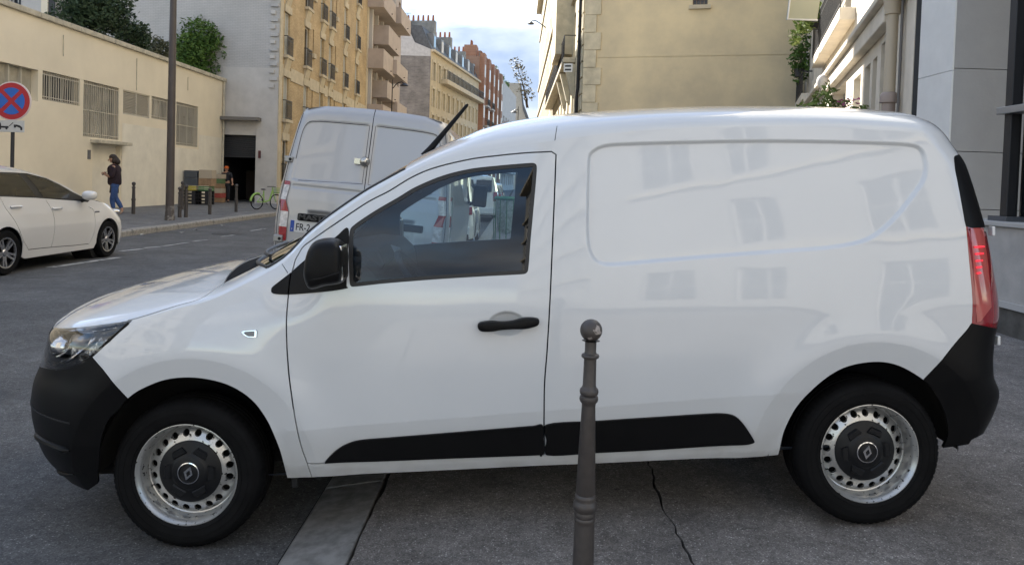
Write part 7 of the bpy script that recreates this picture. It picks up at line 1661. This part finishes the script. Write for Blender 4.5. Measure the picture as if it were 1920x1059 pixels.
# ================================================================== lamps down the street
def street_lamp(px, py_top, depth, label, arm):
    p = at_y(px, py_top, depth); e = empty('street_lamp', (p[0], depth, 0.06), 0, label, 'street lamp')
    MB().tube([(0, 0, 0), (0, 0, 1.2), (0, 0, p[2] - 0.06)], [0.10, 0.07, 0.035], 8).build('column', M_iron, e, True)
    pts_ = [at_y(x, y, depth) for x, y in arm]; MB().tube([(q[0] - p[0], 0, q[2] - 0.06) for q in pts_], 0.04, 6).build('arm', M_iron, e, True)
    q = pts_[-1]; MB().lathe([(0, 0.0), (0.12, -0.03), (0.34, -0.20), (0.33, -0.22), (0, -0.24)], 16, c=(q[0] - p[0], 0, q[2] - 0.02)).build('lantern', M_iron, e, True)
street_lamp(736, 150, 58, 'black street lamp with a curved arm in front of the grey end wall', [(737, 166), (742, 159), (748, 155), (754, 154), (758, 157)])
street_lamp(972, 200, 75, 'distant street lamp with a flat pale lantern far down the street', [(972, 207), (970, 205), (966, 206), (964, 208)])
pw_ = at_x(1022, 52, 2.3); e = empty('wall_lamp', (pw_[0], pw_[1], pw_[2]), 0, 'black street lamp bracketed to the carved stone front', 'street lamp')
yy = pw_[1]; pts_ = [at_y(x, y, yy) for x, y in ((1024, 53), (1014, 45), (1005, 39.5), (999, 38.5), (995.5, 41))]
MB().tube([(q[0] - pw_[0], 0, q[2] - pw_[2]) for q in pts_], 0.05, 6).build('bracket', M_iron, e, True); q = pts_[-1]; MB().lathe([(0, 0.0), (0.12, -0.03), (0.36, -0.22), (0.35, -0.25), (0, -0.27)], 16, c=(q[0] - pw_[0], 0, q[2] - pw_[2])).build('lantern', M_iron, e, True)

# ================================================================== people
def skin(name, chains, m, parent, sub=2):
    V = []; E = []; Rr = []; idx = {}
    for ch in chains:
        prev = None
        for (x, y, z, r) in ch:
            k = (round(x, 4), round(y, 4), round(z, 4))
            if k not in idx: idx[k] = len(V); V.append((x, y, z)); Rr.append(r)
            i = idx[k]
            if prev is not None and prev != i: E.append((prev, i))
            prev = i
    me = bpy.data.meshes.new(name); me.from_pydata(V, E, []); me.materials.append(m); o = link(name, me, parent)
    me.skin_vertices.new() if hasattr(me.skin_vertices, 'new') and not me.skin_vertices else None
    sk = o.modifiers.new('skin', 'SKIN'); sk.use_smooth_shade = True
    if not me.skin_vertices: me.attributes.new('skin', 'FLOAT', 'POINT') if False else None
    if me.skin_vertices:
        for i, v in enumerate(me.skin_vertices[0].data): v.radius = (Rr[i] if isinstance(Rr[i], tuple) else (Rr[i], Rr[i])); v.use_root = (i == 0)
    sb = o.modifiers.new('sub', 'SUBSURF'); sb.levels = sub; sb.render_levels = sub
    return o
def hand(c, d, s, curl):
    """finger chains from a palm at c, pointing along d, spread along s"""
    c, d, s = Vector(c), Vector(d).normalized(), Vector(s).normalized(); dn = Vector(curl).normalized(); out = []
    for k, (o_, l) in enumerate(((-0.030, 0.062), (-0.010, 0.075), (0.010, 0.078), (0.030, 0.070))):
        b = c + s * o_ + d * 0.035; m1 = b + d * l * 0.5 + dn * 0.012; t = b + d * l * 0.8 + dn * l * 0.5
        out.append([(*c, 0.022), (*b, 0.0095), (*m1, 0.009), (*t, 0.0075)])
    b = c + s * 0.034 - d * 0.005; out.append([(*c, 0.022), (*b, 0.011), (*(b + s * 0.02 + d * 0.035), 0.010), (*(b + s * 0.015 + d * 0.06 + dn * 0.012), 0.0085)])
    return out
def face(parent, c, f, r, skinm, hairm=None):
    """nose, eyes, mouth and ears on a head at c looking along f"""
    f = Vector(f).normalized(); s = f.cross(Vector((0, 0, 1))).normalized(); u = s.cross(f); c = Vector(c)
    P = lambda a, b, d: c + s * a + u * b + f * d
    MB().tube([P(0, 0.012, r * 0.93), P(0, -0.012, r * 1.10), P(0, -0.028, r * 1.0)], [0.007, 0.014, 0.009], 6).build('nose', skinm, parent, True)
    for k in (-1, 1):
        MB().ell(P(k * 0.032, 0.012, r * 0.90), (0.012, 0.012, 0.008)).build('eye', M_ink, parent, True); MB().ell(P(k * r * 0.93, 0.0, -0.005), (0.014, 0.022, 0.034)).build('ear', skinm, parent, True)
    MB().tube([P(-0.025, -0.058, r * 0.86), P(0, -0.060, r * 0.93), P(0.025, -0.058, r * 0.86)], 0.006, 6).build('mouth', mat('lips', (0.22, 0.06, 0.05), 0.5), parent, True)
M_skin = mat('skin', (0.36, 0.20, 0.13), 0.5)
M_jean = mat('jeans_blue', (0.035, 0.075, 0.20), 0.85, var=0.25, vscale=14); M_jum = mat('dark_plum_jumper', (0.020, 0.010, 0.016), 0.9, var=0.3, vscale=20); M_hair = mat('dark_brown_hair', (0.022, 0.012, 0.008), 0.6)
pw0 = at_z(214, 402, 0.09)
W = empty('person', (pw0[0], pw0[1], gz(pw0[0])), R(-8), 'woman in dark jumper and blue jeans walking while looking at her phone', 'person')
k1 = 1.06 * pw0[1] * (402 - 300) / FPX / 1.62; W.scale = (k1, k1, k1)
hipL, hipR = (0.07, -0.05, 0.86), (-0.06, 0.06, 0.86)
torso = [(0.0, 0.0, 0.90, (0.150, 0.120)), (0.0, 0.0, 1.02, (0.130, 0.105)), (-0.01, -0.01, 1.20, (0.140, 0.105)), (-0.01, -0.01, 1.33, (0.130, 0.095)), (-0.015, -0.02, 1.40, 0.055), (-0.035, -0.04, 1.46, 0.050)]
head = [(-0.035, -0.04, 1.46, 0.050), (-0.055, -0.05, 1.51, 0.080), (-0.055, -0.05, 1.57, 0.088), (-0.05, -0.05, 1.60, 0.06)]
legN = [(0.0, 0.0, 0.90, (0.150, 0.120)), (0.07, -0.06, 0.82, 0.092), (0.02, -0.09, 0.48, 0.066), (-0.03, -0.06, 0.42, 0.062), (0.02, -0.05, 0.12, 0.042), (0.01, -0.05, 0.05, 0.040), (-0.10, -0.10, 0.03, 0.036), (-0.15, -0.12, 0.025, 0.028)]
legF = [(0.0, 0.0, 0.90, (0.150, 0.120)), (-0.06, 0.07, 0.82, 0.092), (-0.02, 0.05, 0.47, 0.066), (0.10, 0.07, 0.30, 0.055), (0.19, 0.07, 0.15, 0.042), (0.21, 0.06, 0.09, 0.038), (0.14, 0.05, 0.03, 0.034), (0.10, 0.04, 0.025, 0.026)]
arN = [(-0.01, -0.01, 1.33, (0.130, 0.095)), (0.06, -0.17, 1.32, 0.062), (0.09, -0.23, 1.08, 0.048), (0.02, -0.27, 1.05, 0.043), (-0.13, -0.21, 1.10, 0.030)]
arF = [(-0.01, -0.01, 1.33, (0.130, 0.095)), (-0.06, 0.15, 1.32, 0.062), (-0.07, 0.20, 1.08, 0.048), (-0.11, 0.16, 1.05, 0.043), (-0.20, -0.05, 1.10, 0.030)]
hN = [(-0.13, -0.21, 1.10, 0.030), (-0.17, -0.19, 1.115, 0.022)]; hF = [(-0.20, -0.05, 1.10, 0.030), (-0.215, -0.10, 1.115, 0.022)]
skin('body', [torso, head, legN, legF, arN, arF, hN, hF] + hand((-0.17, -0.19, 1.115), (-0.8, 0.5, 0.2), (0.2, 0.2, 0.9), (0.3, 0.9, 0.2)) + hand((-0.215, -0.10, 1.115), (-0.6, -0.7, 0.2), (0.2, 0.2, 0.9), (0.3, -0.9, 0.2)), M_skin, W)
gro = lambda ch, g, a=0, b=None: [(x, y, z, tuple(q + g for q in r) if isinstance(r, tuple) else r + g) for x, y, z, r in ch[a:b]]
jt_ = [(0.0, 0.0, 0.78, (0.20, 0.17)), (0.0, 0.0, 0.90, (0.205, 0.175)), (0.0, 0.0, 1.02, (0.20, 0.17)), (-0.01, -0.01, 1.20, (0.195, 0.16)), (-0.01, -0.01, 1.33, (0.16, 0.12)), (-0.015, -0.02, 1.40, 0.075)]
skin('jumper', [jt_, jt_[4:5] + gro(arN, 0.026, 1, 4), jt_[4:5] + gro(arF, 0.026, 1, 4)], M_jum, W)
skin('jeans', [[(0.0, 0.0, 0.92, (0.158, 0.128)), (0.0, 0.0, 0.88, (0.158, 0.128))], [(0.0, 0.0, 0.88, (0.158, 0.128))] + gro(legN, 0.014, 1, 5), [(0.0, 0.0, 0.88, (0.158, 0.128))] + gro(legF, 0.014, 1, 5)], M_jean, W)
for ch in (legN, legF): skin('shoe', [[(x, y, z, 0.046) for x, y, z, r in ch[5:]]], M_ink if ch is legN else mat('pale_shoe', (0.4, 0.3, 0.24), 0.6), W)
hr = MB().ell((-0.035, -0.035, 1.60), (0.105, 0.105, 0.085), 14, 10).ell((0.03, -0.01, 1.52), (0.085, 0.10, 0.11), 12, 8).ell((0.085, 0.0, 1.47), (0.07, 0.08, 0.09), 12, 8).ell((0.02, -0.09, 1.50), (0.05, 0.04, 0.09), 10, 8); hr.build('hair', M_hair, W, True)
face(W, (-0.06, -0.055, 1.535), (-0.75, -0.5, -0.30), 0.088, M_skin)
pm3 = W.matrix_world if False else None
bpy.context.view_layer.update(); wm = W.matrix_world
ph_ = wm @ Vector((-0.215, -0.145, 1.13)); o = MB().box(-0.04, 0.04, -0.006, 0.006, -0.075, 0.075).build('phone', M_ink, None, bev=0.006); o.location = ph_; o.rotation_euler = (R(-50), R(10), R(-55)); props(o, 'dark phone held in both hands by the walking woman', 'phone')
bg_ = wm @ Vector((-0.16, 0.20, 0.0)); bg = empty('handbag', bg_, R(-8), 'black shoulder bag hanging at the walking woman\'s side', 'bag')
MB().prism([(-0.13, 0.62), (0.14, 0.62), (0.12, 0.98), (-0.09, 0.98)], 1, -0.06, 0.06).build('pouch', M_ink, bg, bev=0.03, seg=3); MB().tube([(-0.08, 0, 0.96), (0.03, -0.04, 1.20), (0.10, -0.06, 1.40), (0.13, 0.02, 1.20), (0.10, 0, 0.96)], 0.012, 6).build('strap', M_ink, bg, True)
# worker in the goods entrance
pk = at_y(424, 379, 35.0); K = empty('person', (pk[0], 35.0, 0.12), 0, 'worker in dark clothes and an orange cap standing in the goods entrance', 'person')
k2 = 35.0 * (378 - 312) / FPX / 1.70; K.scale = (k2, k2, k2)
M_wk = mat('dark_work_clothes', (0.012, 0.014, 0.020), 0.85)
t_ = [(0, 0, 0.95, (0.15, 0.12)), (0, 0, 1.12, (0.145, 0.115)), (0, 0, 1.30, (0.17, 0.12)), (0, 0, 1.42, (0.13, 0.09)), (0, -0.01, 1.48, 0.055), (0, -0.02, 1.54, 0.055), (0, -0.03, 1.61, 0.088), (0, -0.03, 1.67, 0.07)]
lg = lambda s_: [(0, 0, 0.95, (0.15, 0.12)), (s_ * 0.09, 0, 0.86, 0.095), (s_ * 0.10, -0.03, 0.50, 0.068), (s_ * 0.10, 0.0, 0.12, 0.046), (s_ * 0.10, -0.01, 0.05, 0.042), (s_ * 0.12, -0.14, 0.035, 0.036)]
am = lambda s_, ex: [(0, 0, 1.42, (0.13, 0.09)), (s_ * 0.19, 0, 1.40, 0.065)] + ex
eR = [(0.27, -0.02, 1.14, 0.048), (0.36, -0.20, 0.96, 0.030), (0.38, -0.25, 0.92, 0.022)]; eL = [(-0.25, 0.03, 1.13, 0.048), (-0.22, -0.12, 0.92, 0.030), (-0.21, -0.16, 0.88, 0.022)]
skin('body', [t_, lg(1), lg(-1), am(1, eR), am(-1, eL)] + hand((0.38, -0.25, 0.92), (0.3, -0.5, -0.8), (0.9, 0.3, 0), (-0.5, -0.5, -0.2)) + hand((-0.21, -0.16, 0.88), (0.1, -0.4, -0.9), (0.9, 0.3, 0), (0.3, -0.5, -0.2)), M_skin, K)
skin('jacket', [gro(t_, 0.02, 0, 5), gro(am(1, eR), 0.02, 0, 3), gro(am(-1, eL), 0.02, 0, 4)], M_wk, K); skin('trousers', [gro(lg(1), 0.016, 0, 4), gro(lg(-1), 0.016, 0, 4)], M_wk, K)
for s_ in (-1, 1): skin('shoe', [[(x, y, z, 0.046) for x, y, z, r in lg(s_)[4:]]], M_ink, K)
MB().lathe([(0.0, 0.10), (0.06, 0.095), (0.095, 0.05), (0.10, 0.0), (0.098, -0.02)], 18, c=(0, -0.03, 1.66)).box(-0.07, 0.07, -0.22, -0.10, 1.645, 1.66).build('cap', mat('cap_orange', (0.55, 0.11, 0.015), 0.7), K, True)
face(K, (0, -0.03, 1.60), (-0.2, -1, -0.1), 0.088, M_skin)

# ================================================================== goods by the entrance
M_pal = mat('pallet_black', (0.014, 0.014, 0.018), 0.7); M_card = mat('cardboard', (0.26, 0.17, 0.10), 0.85, var=0.2, vscale=6)
def pallet(x, y, z, label, w=1.2, d=0.8):
    e = empty('pallet', (x, y, z), R(4), label, 'pallet', 'black pallets stacked by the entrance')
    for k in range(5): MB().box(-w / 2, w / 2, -d / 2 + k * d / 5 + 0.01, -d / 2 + (k + 1) * d / 5 - 0.03, 0.118, 0.14).build('deck_board', M_pal, e)
    for k in range(3):
        MB().box(-w / 2, w / 2, -d / 2 + k * (d - 0.1) / 2, -d / 2 + k * (d - 0.1) / 2 + 0.1, 0.0, 0.022).build('runner', M_pal, e)
        for j in range(3): MB().box(-w / 2 + j * (w - 0.14) / 2, -w / 2 + j * (w - 0.14) / 2 + 0.14, -d / 2 + k * (d - 0.1) / 2, -d / 2 + k * (d - 0.1) / 2 + 0.1, 0.022, 0.117).build('block', M_pal, e)
gp_ = at_z(358, 383, 0.12); gx_, gy_ = gp_[0] + 0.15, gp_[1] + 0.2
for k, lb in enumerate(('bottom black pallet of the stack under the grey crates', 'second black pallet from the bottom under the grey crates', 'third black pallet from the bottom under the grey crates', 'top black pallet of the stack under the grey crates')): pallet(gx_, gy_, 0.12 + 0.142 * k, lb)
zt0 = 0.12 + 0.142 * 4
def crate(x, y, z, w, d, h, m, label, name='crate', open_=False, cat='crate'):
    e = empty(name, (x, y, z), R(rng.uniform(-5, 5)), label, cat, 'goods by the entrance')
    if open_:
        for k in range(3): part(e, 'side_slat', m, (-w / 2, w / 2, -d / 2, -d / 2 + 0.02, h * k / 3 + 0.01, h * (k + 1) / 3 - 0.01)); part(e, 'side_slat', m, (-w / 2, -w / 2 + 0.02, -d / 2 + 0.021, d / 2, h * k / 3 + 0.01, h * (k + 1) / 3 - 0.01)); part(e, 'side_slat', m, (w / 2 - 0.02, w / 2, -d / 2 + 0.021, d / 2, h * k / 3 + 0.01, h * (k + 1) / 3 - 0.01))
        part(e, 'bottom', m, (-w / 2 + 0.021, w / 2 - 0.021, -d / 2 + 0.021, d / 2, 0, 0.02))
    else:
        part(e, 'box', m, (-w / 2, w / 2, -d / 2, d / 2, 0, h - 0.004), bev=0.008); part(e, 'flap', m, (-w / 2, -0.004, -d / 2, d / 2, h - 0.003, h + 0.006)); part(e, 'flap', m, (0.004, w / 2, -d / 2, d / 2, h - 0.003, h + 0.006))
    return e
crate(gx_ - 0.12, gy_ - 0.05, zt0, 0.42, 0.5, 0.20, mat('crate_yellow', (0.42, 0.36, 0.02), 0.5), 'yellow crate resting on the black pallets', open_=True)
crate(gx_ - 0.12, gy_ - 0.05, zt0 + 0.21, 0.58, 0.5, 0.30, mat('crate_grey', (0.06, 0.07, 0.085), 0.6), 'grey crate just above the yellow crate')
crate(gx_ - 0.13, gy_ - 0.05, zt0 + 0.52, 0.56, 0.5, 0.30, mat('crate_grey', (0.06, 0.07, 0.085), 0.6), 'topmost grey crate above the black pallets')
crate(gx_ + 0.42, gy_ - 0.05, zt0, 0.46, 0.5, 0.20, mat('crate_green', (0.05, 0.16, 0.05), 0.6), 'green and white crate beside the yellow crate', open_=True)
crate(gx_ + 0.46, gy_ - 0.05, zt0 + 0.21, 0.54, 0.5, 0.30, M_card, 'cardboard box above the green crate')
crate(gx_ + 0.46, gy_ - 0.05, zt0 + 0.52, 0.54, 0.5, 0.34, mat('card_pale', (0.40, 0.34, 0.26), 0.85), 'pale cardboard box topmost beside the grey crates')
bx = at_z(396, 380, 0.12)
for k, (m, lb) in enumerate(((M_card, 'bottom'), (mat('card_red', (0.30, 0.06, 0.05), 0.8), 'second'), (mat('card_pale', (0.40, 0.34, 0.26), 0.85), 'third'), (M_card, 'fourth'), (mat('card_green', (0.10, 0.16, 0.07), 0.8), 'fifth'), (mat('card_pale', (0.4, 0.34, 0.26), 0.8), 'top'))):
    crate(bx[0] + 0.02, bx[1] + 0.5, 0.12 + 0.215 * k, 0.66, 0.6, 0.20, m, lb + ' carton of the tall carton stack beside the worker', 'carton', cat='carton')
for k, (px, w, h, m) in enumerate(((450, 0.75, 1.5, mat('card_dark', (0.05, 0.035, 0.025), 0.85)), (466, 0.5, 0.7, mat('wrap_grey', (0.08, 0.085, 0.09), 0.5)))):
    p = at_y(px, 375, 37.0); crate(p[0], 39.2, 0.12, w, 0.7, h, m, ('tall wrapped load inside the dark goods entrance', 'low grey load inside the dark goods entrance')[k], 'wrapped_load', cat='load')
# ------------------------------------------------------------------ green bicycle
p0, p1 = at_z(481.5, 393, 0.07), at_z(500.5, 391, 0.07)
bk = empty('bicycle', (p0[0], p0[1], gz(p0[0])), R(58), 'green share bicycle parked behind the silver van', 'bicycle'); bk.scale = (0.86, 0.86, 0.86)
M_bgr = mat('bike_green', (0.25, 0.42, 0.10), 0.4); rw_ = 0.33; wb_ = 1.08
for x in (0.0, wb_):
    w_ = MB().tube([(x + rw_ * math.cos(t), 0, rw_ + 0.02 + rw_ * math.sin(t)) for t in np.linspace(0, 2 * math.pi, 33)], 0.024, 6, False).build('wheel', M_tyre, bk, True)
    mb = MB()
    for t in np.linspace(0, 2 * math.pi, 14, endpoint=False): mb.tube([(x, 0, rw_ + 0.02), (x + (rw_ - 0.02) * math.cos(t), 0, rw_ + 0.02 + (rw_ - 0.02) * math.sin(t))], 0.0035, 4)
    mb.build('spokes', M_alloy, w_)
fr_ = MB(); fr_.tube([(0.40, 0, 0.32), (0.36, 0, 0.86)], 0.028, 8); fr_.tube([(0.42, 0, 0.34), (0.70, 0, 0.42), (0.88, 0, 0.88)], 0.04, 8); fr_.tube([(0, 0, 0.35), (0.42, 0, 0.34)], 0.022, 6); fr_.tube([(0, 0, 0.35), (0.37, 0, 0.70)], 0.02, 6); fr_.tube([(wb_, 0, 0.35), (0.90, 0, 0.80), (0.86, 0, 1.02)], 0.024, 8); fr_.build('frame', M_bgr, bk, True)
MB().tube([(-0.30 * math.cos(t) * 1.18, 0, 0.35 + 0.39 * math.sin(t)) for t in np.linspace(0.1, 2.0, 12)], 0.045, 8).build('rear_mudguard', M_bgr, bk, True)
MB().ell((0.34, 0, 0.92), (0.14, 0.08, 0.035), 12, 6).build('saddle', M_ink, bk, True); MB().tube([(0.80, -0.28, 1.04), (0.87, -0.1, 1.05), (0.87, 0.1, 1.05), (0.80, 0.28, 1.04)], 0.016, 6).build('handlebar', M_ink, bk, True)
bs = MB()
for z in (0.78, 0.88, 0.98): bs.tube([(0.98, -0.17, z), (1.28, -0.19, z), (1.28, 0.19, z), (0.98, 0.17, z), (0.98, -0.17, z)], 0.010, 5)
for t in np.linspace(-0.17, 0.17, 6): bs.tube([(0.98, t, 0.76), (0.98, t, 0.98)], 0.007, 4); bs.tube([(1.28, t, 0.76), (1.28, t, 0.98)], 0.007, 4)
bs.box(0.98, 1.28, -0.18, 0.18, 0.755, 0.77); bs.build('basket', mat('basket_green', (0.12, 0.30, 0.05), 0.5), bk)
MB().tube([(0.42, -0.08, 0.34), (0.52, -0.10, 0.22)], 0.014, 6).tube([(0.42, 0.08, 0.34), (0.32, 0.10, 0.46)], 0.014, 6).build('pedal', M_ink, bk)
